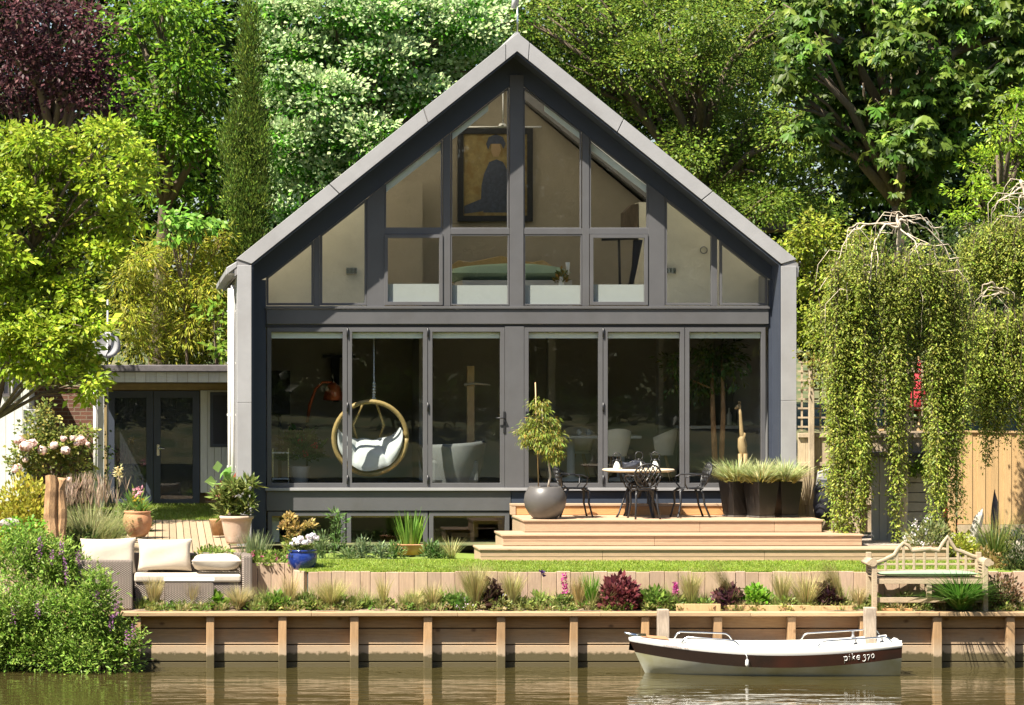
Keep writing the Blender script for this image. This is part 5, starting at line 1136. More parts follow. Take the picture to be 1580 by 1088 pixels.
m = MB(); Y = 8.6; m.box(wx(40, Y), wx(152, Y), Y, Y+.22, 1.5, wz(600, Y)); o = solo(m, 'brick_wall', M['brick'], 'red brown brick wall between the outbuilding and the annex', 'wall', at(96, Y, 1.6)); 
m = MB(); m.box(wx(39, Y), wx(153, Y), Y-.03, Y+.25, wz(600, Y)+.002, wz(596, Y)); m.build('brick_coping', M['brick'], o)
# ------------------------------------------------------------------ fences on the right
YFc = -.74
t = thing('trellis_fence', 'aged timber fence with trellis top and creeper right of the house', 'fence', at(1285, YFc, 1.9))
rb = random.Random(6)
x0, x1 = wx(1231, YFc), wx(1450, YFc)
m = MB(); x = x0
while x < x1: q = rb.uniform(.85, 1.12); m.tint = (q, q, q*.97); m.box(x+.002, x+.118, YFc, YFc+.02, 1.7, wz(668, YFc)); x += .12
m.build('board_panel', M['oldfence'], t)
m = MB()
for py in (672, 716, 776): m.box(x0, x1, YFc-.04, YFc-.003, wz(py+3, YFc), wz(py-3, YFc))
m.build('rail', M['oldfence'], t, .004)
m = MB(); x = x0+.05
while x < x1: m.box(x, x+.028, YFc, YFc+.012, wz(667, YFc)+.02, wz(560, YFc)); x += .145
z = wz(660, YFc)
while z < wz(560, YFc): m.box(x0, x1, YFc-.014, YFc-.002, z, z+.028); z += .145
m.build('trellis', M['oldfence'], t)
for px in (1250, 1320, 1395): m = MB(); m.box(wx(px-4, YFc), wx(px+4, YFc), YFc-.13, YFc-.045, 1.6, wz(562, YFc)); m.build('post', M['oldfence'], t, .006)
Y = .9; t = thing('board_fence', 'new golden close boarded fence at the right edge', 'fence', at(1540, Y, 1.4))
m = MB(); x = wx(1478, Y); i = 0
while x < wx(2300, Y): q = rb.uniform(.9, 1.08); m.tint = (q, q*.98, q*.93); f = (x-wx(1478, Y))/3.4; m.box(x, x+.125, Y-(.012 if i % 2 else 0), Y+.02, wz(809, Y), wz(667, Y)-.07*f); x += .105; i += 1
m.build('fence_board', M['fence'], t)
m = MB(); m.box(wx(1478, Y), wx(2300, Y), Y-.03, Y+.04, wz(822, Y), wz(810, Y)); m.build('gravel_board', M['oldfence'], t)
m = MB(); m.add([(wx(1476, Y), Y-.03, wz(667, Y)+.0), (wx(2300, Y), Y-.03, wz(667, Y)-.09), (wx(2300, Y), Y+.05, wz(667, Y)-.09), (wx(1476, Y), Y+.05, wz(667, Y)), (wx(1476, Y), Y-.03, wz(667, Y)+.03), (wx(2300, Y), Y-.03, wz(667, Y)-.06), (wx(2300, Y), Y+.05, wz(667, Y)-.06), (wx(1476, Y), Y+.05, wz(667, Y)+.03)], [(0, 3, 2, 1), (4, 5, 6, 7), (0, 1, 5, 4), (2, 3, 7, 6), (1, 2, 6, 5), (3, 0, 4, 7)]); m.build('fence_cap', M['fence'], t)
m = MB()
Y = 1.5; t = thing('low_trellis_fence', 'short open slat fence seen between the birch strands', 'fence', at(1400, Y, 1.9))
m = MB()
for py in (668, 680, 692): m.box(wx(1330, Y), wx(1480, Y), Y, Y+.02, wz(py+3, Y), wz(py-3, Y))
m.build('slat', M['oldfence'], t)
m = MB(); 
for px in (1362, 1422, 1470): m.box(wx(px-5, Y), wx(px+5, Y), Y+.022, Y+.12, 1.5, wz(662, Y))
m.build('post', M['fence'], t)
# raised right terrace, storage unit, stone wall
m = MB(); m.box(wx(1332, -2.6), 16, -2.55, .4, 1.1, 1.60); struct(m.build('side_terrace', M['gravel']))
Y = -1.3; t = thing('storage_unit', 'grey storage unit with a slab top behind the birch strands', 'storage unit', at(1385, Y, 1.6))
m = MB(); vboards(m, wx(1345, Y), wx(1378, Y), Y, Y+.05, 1.6, wz(706, Y), .12); m.build('boarded_side', M['shed'], t)
m = MB(); 
z = 1.6; k = 0
while z < wz(706, Y)-.02: q = rb.uniform(.9, 1.05); m.tint = (q,)*3; m.box(wx(1379, Y), wx(1446, Y), Y-.02-.003*(k % 2), Y+.8, z, min(z+.145, wz(706, Y))-.006); z += .15; k += 1
m.build('stone_front', M['stone'], t, .006)
m = MB(); m.box(wx(1342, Y), wx(1450, Y), Y-.06, Y+.9, wz(706, Y)+.002, wz(698, Y)); m.build('slab_top', M['felt'], t, .006)
# covered barbecue
Y = -1.15; t = thing('barbecue', 'barbecue under a navy cover against the old fence', 'barbecue', at(1272, Y, 1.78))
c = PT(1272, 770, Y); m = MB(); m.lathe([(.10, -.34), (.17, -.28), (.21, -.1), (.19, .05), (.2, .16), (.14, .26), (.10, .30)], c, 14, .85, .9); m.build('cover', M['cover'], t)
m = MB(); m.prism([P(1262, 728, Y), P(1279, 722, Y), P(1275, 746, Y), P(1258, 752, Y)], Y-.05, Y+.03); m.build('lid_panel', M['dish'], t, .01); m = MB(); m.tube([PT(1284, 704, Y), PT(1276, 748, Y)], .02, 6); m.build('handle', M['black'], t)
# red parasol seen through the birch
Y = 3.; t = thing('red_parasol', 'closed red parasol glimpsed behind the birch strands', 'parasol', at(1418, Y, 1.7))
c = Vector(at(1418, Y, 0)); m = MB(); m.lathe([(.02, wz(556, Y)), (.09, wz(580, Y)), (.14, wz(610, Y)), (.17, wz(632, Y)), (.05, wz(634, Y))], (c.x, c.y, 0), 12); m.build('canopy', M['red'], t); m = MB(); m.tube([(c.x, c.y, 1.6), (c.x, c.y, wz(550, Y))], .02, 6); m.build('pole', M['fence'], t)
# stones by the fence
for px, py, w_, h_, Y, lab in ((1506, 812, 9, 26, -2.0, 'tall leaning grey standing stone near the new fence'), (1535, 795, 6, 36, -.2, 'dark upright slate beside the new fence'), (1495, 838, 18, 14, -2., 'low pale boulder under the birch'), (1550, 826, 26, 12, -.6, 'broad pale rock at the foot of the new fence'), (1408, 842, 16, 18, -2.3, 'rough pale stone behind the bench'), (16, 806, 17, 7, -3.0, 'flat pale stones at the left edge below the yellow shrub')):
    c = PT(px, py, Y); rg_ = random.Random(px); m = MB(); s = S(Y); prof = [(.0, -h_/s), (w_/s, -h_/s*.7), (w_/s*1.0, 0), (w_/s*.75, h_/s*.6), (0, h_/s)]
    m.lathe(prof, c, 9, 1, .8); m.v = [v+Vector((rg_.uniform(-.2, .2)*w_/s, rg_.uniform(-.2, .2)*w_/s, rg_.uniform(-.12, .12)*h_/s)) for v in m.v]
    if px == 1506: m.v = [v+Vector(((v.z-c.z)*.35, 0, 0)) for v in m.v]
    solo(m, 'rock', M['stone'] if px != 1535 else M['felt'], lab, 'rock', tuple(c), .01)
# upright riven timbers on the left bank
for px, w_, tp, Y, lab in ((79, 11, 737, -3.25, 'taller rough split timber upright, left of the pair'), (95, 8, 740, -3.2, 'narrow split timber upright leaning right of the pair')):
    rg_ = random.Random(px); m = MB(); s = S(Y); n = 9
    for side in (0,):
        rings = []
        for i in range(n+1):
            z = 1.3+(wz(tp, Y)-1.3)*i/n; x = wx(px, Y)+.015*math.sin(i*1.3+px); a = w_/s*(1-.1*i/n)
            rings.append([(x+a*q*rg_.uniform(.9, 1.08), Y+r_*.09*rg_.uniform(.85, 1.1), z+(rg_.uniform(-.02, .05) if i == n else 0)) for q, r_ in ((-1, -.6), (-.2, -1), (.6, -.8), (1, .1), (.5, 1), (-.8, .8))])
        vs = [p for r_ in rings for p in r_]; m.add(vs, [(i*6+k, i*6+(k+1) % 6, (i+1)*6+(k+1) % 6, (i+1)*6+k) for i in range(n) for k in range(6)]+[tuple(n*6+k for k in range(6))])
    solo(m, 'timber_upright', M['log'], lab, 'post', at(px, Y, 1.4))
# ------------------------------------------------------------------ pots
def pot(name, label, px, Y, zb, prof, mt, sc=1.):
    c = at(px, Y, zb); t = thing(name, label, 'flower pot', c); m = MB(); m.lathe([(r*sc, z*sc) for r, z in prof], c, 36); m.build('pot_body', M[mt], t)
    zz = max(z for r, z in prof)*sc; rr = prof[-1][0]*sc; m = MB(); m.lathe([(0, zz-.05), (rr*.97, zz-.05)], c, 20); m.build('soil', M['soil'], t); return t
pot('terracotta_pot', 'round bellied orange terracotta pot beside the board path', 212, 0., 1.59, [(.12, 0), (.17, .05), (.225, .17), (.235, .27), (.21, .35), (.2, .37), (.215, .385), (.215, .41), (.19, .41), (.18, .36)], 'terra')
pot('pale_pot', 'tall pale limed terracotta pot at the house corner', 365, -1.3, 1.555, [(.15, 0), (.165, .03), (.2, .16), (.225, .30), (.24, .37), (.262, .385), (.268, .42), (.25, .43), (.22, .42), (.21, .37)], 'paleterra')
pot('dark_pot', 'small dark red pot half hidden behind the pale pot', 338, .2, 1.60, [(.1, 0), (.15, .24), (.16, .26), (.14, .26)], 'log')
pot('blue_pot', 'deep blue glazed pot with white flowers on the lawn corner', 467, -4.0, 1.305, [(.13, 0), (.15, .02), (.2, .1), (.218, .18), (.205, .25), (.195, .27), (.215, .285), (.215, .305), (.19, .305), (.18, .26)], 'blueglaze')
pot('trough_pot', 'low terracotta bowl with tall iris leaves by the basement window', 632, -1.2, 1.38, [(.22, 0), (.27, .1), (.29, .15), (.30, .16), (.27, .16)], 'terra')
# ------------------------------------------------------------------ garden plants
rg = np.random.default_rng(77)
Gn, Yl, Dk, Rd = (.10, .19, .03), (.34, .33, .07), (.05, .10, .02), (.09, .025, .03)
def cpt(px, Y, z): return (wx(px, Y), Y, z)
def stipa(label, px, h, Y=-4.85, n=260, col=(.26, .29, .07), col2=(.62, .50, .26), spread=.22, lean=(0, 0), w_=.008):
    h *= 1.25; n = int(n*1.6); spread *= 1.25
    c = cpt(px, Y, .81); plant('feather_grass', label, 'grass', c, [('blade', [tuft(c, n, h, spread, w_, col, rg, col2, .45, .25, .05, .2, lean)], 'leaf')], 'feather grasses in the river bed')
stipa('wispy feather grass in front of the sofa gap beside the footstool', 238, .44, n=240, col=(.36, .33, .12))
stipa('small feather grass in front of the glass topped footstool', 296, .36, col=(.40, .36, .15))
stipa('wide olive feather grass under the right sofa arm', 368, .34, n=420, spread=.75, col=(.24, .24, .09))
stipa('thin golden feather grass left of the first lawn wall grass', 448, .48, n=150, col=(.42, .34, .14))
stipa('broad yellow green grass clump below the lawn wall corner', 512, .42, n=520, spread=.7, w_=.007, col=(.24, .28, .05))
stipa('single narrow upright grass under the middle of the lawn wall', 591, .46, n=90, spread=.1, col=(.33, .34, .07))
stipa('low straggly grass left of the white geranium', 640, .30, n=300, spread=.9, w_=.006)
stipa('upright grass with fine tips left of the white geranium', 668, .36, n=160, spread=.4)
stipa('tall soft feather grass right of the white geranium', 733, .62, n=420, spread=.28)
stipa('feather grass between the dark heuchera and the iris', 790, .52, n=260, spread=.25)
stipa('tawny grass left of the strappy green clump', 893, .44, n=220, spread=.22, col=(.42, .31, .10))
stipa('short plume of feather grass right of the pink lupin', 1066, .52, n=320, spread=.2)
stipa('tilted feather grass leaning left over the small dark heuchera', 1136, .72, n=260, spread=.1, lean=(-.35, 0))
stipa('feather grass right of the bright green bush', 1206, .5, n=240, spread=.2)
stipa('loose feather grass left of the tall dark heuchera', 1244, .52, n=260, spread=.5)
stipa('tall feather grass leaning over the right dark heuchera', 1298, .66, n=330, spread=.14, lean=(-.22, 0))
stipa('small tawny grass beside the left bench leg', 1325, .30, n=140, spread=.25, col=(.45, .38, .16))
def bush(label, px, rx, h, cols, Y=-4.85, n=420, L=.06, W=.035, name='leafy_plant', cat='plant', z=.81, ry=None, mt='leaf', p2=.3, flowers=None, group=None):
    c = cpt(px, Y, z); parts = [('leaves', [mound(c, rx, ry or rx*.8, h, n, L, W, cols[0], rg, cols[1], p2)], mt)]
    if flowers:
        nf, fc, fr = flowers; u = sph(nf, rg); u[:, 2] = abs(u[:, 2]); u[:, 1] = -abs(u[:, 1]); tips = np.array(c)+u*np.array([rx, ry or rx*.8, h])*.98
        parts += [('flower', [puff(tips[k:k+1], 9, fr, fr*1.0, fr*.8, fc, rg)], 'petal') for k in range(nf)]
    return plant(name, label, cat, c, parts, group)
bush('bright lime lettuce like plant below the sofa', 331, .13, .2, ((.16, .32, .03), (.30, .42, .06)), n=300, L=.09, W=.06)
bush('low green foliage spreading left of the lime plant', 270, .26, .12, (Gn, (.25, .28, .08)), n=260)
bush('green leafy clump at the foot of the planter wall', 428, .22, .2, ((.12, .26, .03), (.25, .34, .06)), n=420, L=.09, W=.05)
bush('low trailing green plant right of the wall foot clump', 478, .22, .12, (Gn, Yl), n=260)
bush('green geranium mound dotted with pale flowers', 706, .27, .2, ((.08, .17, .03), (.16, .27, .05)), n=620, L=.055, W=.045, flowers=(9, (.75, .62, .72), .022))
bush('dark leaved heuchera right of the geranium mound', 760, .16, .37, ((.05, .025, .03), (.16, .10, .06)), n=330, L=.085, W=.07, mt='gloss', name='heuchera')
bush('big burgundy bush near the boat bow', 956, .33, .46, ((.12, .025, .035), (.26, .09, .08)), n=1500, L=.085, W=.045, mt='gloss', name='burgundy_bush', cat='bush')
bush('low dark leaved heuchera beside the loose boards', 1122, .22, .32, ((.06, .02, .035), (.17, .08, .07)), n=330, L=.10, W=.085, mt='gloss', name='heuchera')
bush('bright green bush behind the long plank', 1166, .2, .33, ((.13, .30, .02), (.26, .40, .05)), n=520, L=.08, W=.045)
bush('tall narrow dark heuchera under the leaning grass', 1279, .16, .40, ((.05, .02, .03), (.14, .08, .05)), n=420, L=.085, W=.065, mt='gloss', name='heuchera')
bush('mixed green perennials right of the burgundy bush', 1010, .3, .28, (Gn, (.22, .30, .06)), n=700, L=.075, W=.04)
bush('dusky small shrub right of the garden bench', 1548, .34, .5, ((.10, .085, .04), (.22, .10, .06)), n=900, L=.06, W=.03, name='shrub', cat='shrub')
bush('low ground cover between the sofa front and the capping', 230, .2, .1, (Gn, Yl), n=200)
# dark red/pink spires
def spire(label, px, h, hs, col, z0=.81, n=1, leaf=True, r=.045, Y=-4.85, name='lupin'):
    c = cpt(px, Y, z0); st, tips = stalks(c, n, h, .08, (.14, .2, .05), rg, .03)
    pf = [puff(np.array([t_-np.array([0, 0, k*hs/9])]), 12, r*(.35+.65*k/9), .035, .028, col, rg) for t_ in tips for k in range(10)]
    parts = [('leaves', [st, mound(c, .17, .15, .2, 230, .075, .035, (.11, .19, .04), rg, (.3, .3, .08), .3)], 'leaf'), ('flower_spike', pf, 'petal')]
    plant(name, label, 'flower', c, parts, 'pink flower spikes in the river bed')
spire('tall magenta lupin spike left of the burgundy bush', 869, .55, .27, (.48, .06, .24))
spire('magenta and white lupin right of the burgundy bush', 1039, .46, .22, (.50, .08, .30), n=2)
c = cpt(833, -4.85, .81); st, tips = stalks(c, 1, .55, .02, (.2, .28, .1), rg)
plant('iris', 'single deep purple iris on a tall pale stem', 'flower', c, [('leaves', [st, tuft(c, 90, .32, .25, .016, (.15, .26, .04), rg, Yl, .4)], 'leaf'), ('flower', [puff(tips, 16, .045, .05, .04, (.06, .02, .12), rg)], 'petal')])
c = cpt(911, -4.85, .81); plant('strappy_plant', 'vivid green upright strappy clump beside the burgundy bush', 'plant', c, [('blade', [tuft(c, 150, .56, .22, .022, (.11, .28, .025), rg, (.22, .40, .05), .3, .2, .06)], 'leaf')])
c = cpt(1482, -5.02, .81); plant('strappy_plant', 'large dark green arching strappy clump in front of the bench', 'plant', c, [('blade', [tuft(c, 900, .74, .9, .026, (.085, .23, .025), rg, (.36, .48, .14), .2, .7, .09)], 'gloss')])
c = cpt(1535, -3.4, 1.32); plant('strappy_plant', 'tall cordyline like spiky plant behind the bench near the new fence', 'plant', c, [('blade', [tuft(c, 260, .85, .5, .022, (.10, .17, .03), rg, (.36, .32, .10), .3, .35, .1)], 'leaf')])
c = cpt(1545, -3.0, 1.35); plant('broom_grass', 'thin tall yellowed stems rising beside the cordyline', 'grass', c, [('blade', [tuft(c, 130, 1.0, .3, .006, (.35, .33, .10), rg, (.3, .2, .06), .3, .2, .12)], 'leaf')])
bush('yellow lime shrub between the birch and the standing stone', 1480, .38, .38, ((.30, .34, .04), (.45, .42, .08)), Y=-2.7, z=1.4, n=700, L=.07, W=.04, name='shrub', cat='shrub')
bush('straggly russet shrub at the bench end below the cordyline', 1520, .42, .42, ((.22, .18, .05), (.34, .20, .09)), Y=-3.9, z=1.2, n=900, L=.06, W=.03, name='shrub', cat='shrub')
bush('dark evergreen branch drooping at the right edge', 1572, .26, .9, ((.04, .07, .02), (.12, .12, .04)), Y=-4.2, z=1.0, n=1500, L=.07, W=.02, name='shrub', cat='shrub')
bush('flowering green shrub behind the bench under the birch', 1432, .42, .62, ((.13, .17, .05), (.34, .34, .16)), Y=-2.75, z=1.45, n=1200, L=.06, W=.03, name='shrub', cat='shrub', flowers=(14, (.8, .75, .78), .03))
bush('green fern like tuft growing on the storage unit front', 1421, .14, .25, ((.16, .28, .03), (.28, .36, .06)), Y=-1.45, z=wz(738, -1.45), n=200, L=.12, W=.03)
# upper bed by the basement windows
zb = 1.33
c = cpt(517, -1.6, zb); st, tips = stalks(c, 9, .85, .14, (.13, .2, .06), rg, .1, .009)
plant('tall_weed', 'tall thin leafy stems in front of the first basement window', 'plant', c, [('stem', [st]+[mound(tuple(np.array(c)+np.array([rg.normal(0, .08), 0, .1+.11*k])), .12, .1, .1, 34, .09, .025, (.12, .20, .06), rg) for k in range(6)], 'leaf')])
c = cpt(632, -1.2, 1.50); plant('iris_clump', 'upright sword leaved iris clump in the terracotta bowl', 'plant', c, [('blade', [tuft(c, 90, .62, .38, .042, (.13, .27, .035), rg, (.26, .40, .08), .3, .12, .16)], 'leaf')])
c = cpt(697, -1.9, 1.36); plant('feather_grass', 'spiky dry tuft at the foot of the steps', 'grass', c, [('blade', [tuft(c, 110, .42, .8, .011, (.34, .34, .12), rg, (.55, .5, .25), .4, .3, .06)], 'leaf')], 'feather grasses in the river bed')
for px, h, lab, cl in ((560, .34, 'grey green lavender left of the second basement window', (.16, .22, .12)), (588, .24, 'low lavender in front of the second basement window', (.16, .22, .12)), (496, .42, 'slender rosemary stems right of the blue pot', (.14, .2, .09)), (610, .26, 'young perennials left of the iris bowl', (.11, .2, .05)), (664, .26, 'dark green leafy plant right of the iris bowl', (.06, .14, .03)), (540, .16, 'low silver leaved plant by the house base', (.16, .24, .1)), (680, .14, 'small green plants nearest the step corner', (.1, .2, .04))):
    c = cpt(px, -1.9, zb+.02); plant('border_plant', lab, 'plant', c, [('leaves', [mound(c, .17, .12, h, 240, .07, .022, cl, rg, (.3, .34, .14), .3), tuft(c, 40, h*1.25, .35, .012, cl, rg, None, 0, .15)], 'leaf')], 'plants along the house base')
# flowers of the blue pot
c = cpt(463, -4.0, 1.58); tips = np.array([[wx(a, -4.1), -4.1+rg.normal(0, .05), wz(b, -4.1)] for a, b in ((456, 834), (464, 830), (470, 836), (476, 828), (482, 826), (487, 830), (461, 838), (452, 839), (478, 834))])
plant('potted_flowers', 'white flowers and golden twiggy foliage in the blue pot', 'flowers', c, [('leaves', [mound((c[0]-.03, c[1], c[2]), .24, .18, .24, 380, .06, .03, (.14, .24, .04), rg, (.38, .30, .10), .35)]+[mound((wx(a, -4.), -3.95, wz(b, -4.)), .11, .1, .12, 90, .055, .03, (.36, .28, .08), rg, (.5, .34, .14), .3) for a, b in ((447, 805), (457, 818), (440, 818), (478, 815), (452, 830))], 'leaf'), ('white_flowers', [ball(tips, 40, .055, .045, .04, (.84, .80, .84), rg, None, 0, .6)], 'petal')])
c = cpt(216, 0., 1.97); tips = np.array([[wx(217, -.1), -.1, wz(756, -.1)], [wx(211, 0), 0, wz(760, 0)]])
plant('potted_lily', 'strappy pink flowered lily in the orange terracotta pot', 'flowers', c, [('leaves', [tuft(c, 70, .30, .75, .03, (.09, .20, .03), rg, (.2, .32, .06), .3, .5, .08)], 'leaf'), ('pink_flowers', [puff(tips, 18, .045, .06, .035, (.72, .36, .42), rg)], 'petal')])
c = cpt(362, -1.3, 1.93); plant('potted_shrub', 'olive green whorled shrub in the pale limed pot', 'shrub', c, [('leaves', [mound((wx(a, -1.3), -1.3+rg.normal(0, .08), wz(b, -1.3)), .12, .1, .12, 130, .13, .035, (.13, .19, .04), rg, (.34, .36, .12), .35) for a, b in ((350, 780), (370, 765), (380, 782), (360, 755), (340, 768), (372, 795), (352, 795), (383, 752))], 'leaf')])
c = cpt(341, .2, 1.80); plant('red_leaf_plant', 'red stemmed plant with big round leaf in the small dark pot', 'plant', c, [('leaves', [mound((wx(338, .2), .2, wz(748, .2)), .12, .1, .22, 12, .22, .17, (.22, .36, .10), rg), mound((wx(349, .2), .2, wz(768, .2)), .1, .1, .22, 60, .15, .06, (.20, .04, .03), rg, (.35, .1, .05), .3)], 'leaf')])
# flowery strip above the planter wall, left garden
for px, lab, fl in ((398, 'low green strip with pink flowers above the planter wall', (8, (.6, .1, .25), .025)), (330, 'low green edging plants behind the sofa back', (6, (.7, .6, .1), .02)), (425, 'trailing pale green plants left of the blue pot', (5, (.5, .1, .3), .02))):
    bush(lab, px, .36, .2, ((.15, .25, .04), (.32, .34, .10)), Y=-3.45 if px < 380 else -3.55, z=1.42 if px < 380 else 1.36, n=700, L=.055, W=.03, flowers=fl, name='edging_plant')
c = cpt(392, -3.3, 1.42); plant('border_plant', 'upright rosemary at the house corner behind the sofa arm', 'plant', c, [('leaves', [tuft(c, 240, .48, .4, .014, (.14, .20, .08), rg, (.36, .38, .2), .3, .15, .2)], 'leaf')])
# grasses between timbers and terracotta pot
c = cpt(140, -2.4, 1.45); st, tips = stalks(c, 60, 1.15, .28, (.45, .40, .20), rg, .35, .009)
plant('pampas_grass', 'tall plumed ornamental grass right of the split timbers', 'grass', c, [('blade', [tuft(c, 1800, .95, .5, .014, (.22, .28, .09), rg, (.55, .50, .28), .4, .55, .3), st], 'leaf'), ('plume', [blades(np.repeat(tips, 7, 0)-np.array([0, 0, .16]), rg.normal(0, .16, (len(tips)*7, 3))+np.array([0, 0, 1.]), .26, .012, .15, jitter((.44, .33, .25), len(tips)*7, rg, .2))], 'leaf')])
c = cpt(158, -2.7, 1.45); plant('straw_grass', 'straw coloured arching grass beside the orange pot', 'grass', c, [('blade', [tuft(c, 420, .62, .8, .012, (.42, .38, .16), rg, (.20, .28, .05), .4, .7, .25)], 'leaf')])
c = cpt(183, -2.5, 1.45); st, tips = stalks(c, 1, 1.28, .01, (.42, .38, .2), rg, .01, .016); plant('poker_flower', 'single pale seed head on a tall stem before the annex', 'flower', c, [('stem', [st, tuft(c, 40, .5, .6, .02, (.16, .25, .06), rg)], 'leaf'), ('seed_head', [puff(tips-np.array([[0, 0, .02*k]]), 9, .045, .07, .025, (.72, .60, .30), rg) for k in range(7)], 'petal')])
bush('green lilies with yellow flowers in front of the annex doors', 208, .26, .62, ((.10, .18, .04), (.25, .28, .07)), Y=1.6, z=1.58, n=620, L=.16, W=.03, name='yellow_lily', flowers=(10, (.75, .52, .03), .05))
bush('dark low foliage between the split timbers and the sofa back', 118, .42, .6, ((.07, .12, .03), (.2, .22, .06)), Y=-2.9, z=1.3, n=1600, L=.08, W=.03, name='shrub', cat='shrub')
bush('golden green mound of foliage left of the split timbers', 38, .62, 1.2, ((.34, .34, .045), (.52, .44, .08)), Y=-2.3, z=1.45, n=4200, L=.075, W=.04, name='golden_shrub', cat='shrub')
bush('low golden ground shrub in front of the flat pale stones', 62, .42, .34, ((.26, .28, .05), (.4, .34, .08)), Y=-2.95, z=1.3, n=900, L=.06, W=.03, name='golden_shrub', cat='shrub')
# rose
c = cpt(80, -1.2, 1.45); t = thing('rose_bush', 'rambling rose bush with large pale pink blooms before the brick wall', 'rose bush', c)
lob = px_lobes([(55, 700, 38, 34), (95, 690, 40, 28), (62, 660, 26, 26), (125, 672, 20, 16), (35, 720, 26, 24), (110, 720, 30, 30), (72, 640, 12, 18)], -1.2, jy=.2)
npmesh('leaves', *crown(lob, rg, 130, 9, .10, .06, (.12, .17, .035), (.38, .33, .08), .3, cr=.11, droop=.2), M['leaf'], t)
ros = [(29, 679, 9), (40, 688, 11), (50, 684, 8), (65, 695, 9), (83, 688, 8), (101, 695, 8), (98, 677, 6), (112, 676, 5), (125, 679, 9), (118, 685, 5), (27, 722, 8), (22, 726, 5), (107, 740, 5), (39, 710, 5), (135, 685, 4)]
for px, py, r in ros:
    c_ = np.array([PT(px, py, -1.62+.05*rg.normal())]); rr = r/S(-1.6)*.92; npmesh('bloom', *ball(c_, 70, rr, rr*.9, rr*.8, (.84, .70, .62), rg, (.78, .42, .36), .12), M['petal'], t)
m = MB()
for px in (45, 70, 92, 115): m.tube([cpt(px+5, -1.1, 1.4), PT(px, 690, -1.2)], [.018, .008], 5)
m.build('stem', M['bark'], t)
# climbing golden conifer and ivy
lob = px_lobes([(72, 650, 9, 22), (70, 672, 16, 18), (76, 690, 22, 16)], -.4)
tree('golden_conifer', 'small pointed golden shrub rising behind the roses', cpt(72, -.4, 1.46), lob, dict(clumps=120, per=7, L=.06, W=.02, col=(.34, .28, .05), col2=(.2, .2, .04), cr=.08), .03, limbs=False, cat='shrub', seed=19)
lob = px_lobes([(158, 640, 5, 34), (162, 700, 10, 34), (152, 735, 14, 20)], 7.3)
plant('wall_creeper', 'creeper climbing the white corner post of the annex', 'creeper', cpt(158, 7.3, 1.75), [('leaves', [crown(lob, rg, 80, 6, .08, .05, (.08, .13, .03), None, 0, cr=.1)], 'leaf')])
# ------------------------------------------------------------------ riverside mass at the lower left
def riverside(label, spec, Y, seed, px, fl, sl=.3):
    r_ = np.random.default_rng(seed); lob = px_lobes(spec, Y, jy=.15, rg=r_); t = thing('riverside_shrub', label, 'shrub', cpt(px, Y, .1), 'leafy shrubs at the water edge')
    npmesh('leaves', *crown(lob, r_, 120, 11, .11, .036, (.14, .25, .03), (.32, .42, .09), .28, cr=.16, droop=-.25, front=.8, flat=.9, vary=.32, fill=.45), M['leaf'], t)
    n = 230; li = r_.integers(0, len(lob), n); L_ = np.array(lob)[li]; u = sph(n, r_); u[:, 2] = abs(u[:, 2]); u[:, 1] = -abs(u[:, 1]); o = L_[:, :3]+u*L_[:, 3:]*.85
    dd = nrm(u*.5+np.array([0, -.1, .9])+r_.normal(0, .25, (n, 3))); ln = r_.uniform(.12, sl, n); sp = [blades(o, dd, ln, .006, .05, jitter((.2, .24, .07), n, r_))]
    for q in range(11):
        f = .1+.9*q/10; a = r_.uniform(0, 6.28, n); d2 = nrm(dd*.7+np.stack([np.cos(a), np.sin(a), 0*a], 1)); sp.append(kites(o+dd*(ln*f)[:, None], d2, nrm(r_.normal(0, .5, (n, 3))+np.array([-.2, -.4, .7])), .085*(1.1-.5*f)*np.exp(r_.normal(0, .2, n)), .024, jitter((.15, .27, .035), n, r_, .3, (.36, .42, .1), .3)))
    npmesh('leafy_sprigs', *join(sp), M['leaf'], t)
    st = MB()
    for l in lob: st.tube([(l[0]*.6+wx(px, Y)*.4, l[1]+.2, .0), (l[0], l[1], l[2]+l[5]*.6)], [.014, .006], 5)
    st.build('stem', M['log'], t)
    if fl:
        tips = np.array([[*PT(a, b, Y-.35+.1*r_.normal())] for a, b in fl]); 
        for q in range(len(tips)): npmesh('purple_spike', *join([puff(tips[q:q+1]-np.array([0, 0, .025*k]), 6, .02+.002*k, .03, .02, (.30, .13, .28), r_) for k in range(8)]), M['petal'], t)
riverside('tall willowy shrub with purple spikes below the split timbers', [(20, 880, 50, 40), (70, 890, 48, 42), (105, 905, 36, 32), (40, 852, 36, 26), (84, 866, 32, 24), (118, 892, 20, 22)], -4.9, 61, 70, [(36, 850), (60, 846), (95, 838), (100, 862), (10, 900), (62, 832), (80, 850), (22, 846), (102, 880), (46, 838), (120, 852)])
riverside('dense green shrub overhanging the water at the left edge', [(10, 950, 56, 44), (70, 960, 60, 44), (20, 1005, 50, 34), (80, 1010, 60, 34), (-30, 980, 50, 60)], -5.6, 62, 30, [(58, 930), (20, 940)], .55)
riverside('outer green shrub hiding the end of the river wall', [(130, 950, 44, 40), (160, 985, 44, 36), (135, 1015, 54, 28), (185, 1020, 30, 22), (200, 1000, 16, 14), (150, 915, 22, 24)], -5.75, 63, 150, [(172, 950), (196, 975), (206, 965), (180, 930), (150, 912)])
lob = px_lobes([(15, 832, 32, 18), (48, 826, 30, 20), (30, 815, 30, 12)], -4.0); plant('leafy_plant', 'bright green broad leaved clump above the purple spiked shrub', 'plant', cpt(30, -4., 1.), [('leaves', [crown(lob, rg, 110, 8, .085, .05, (.09, .25, .02), (.2, .36, .04), .3, cr=.12)], 'leaf')])

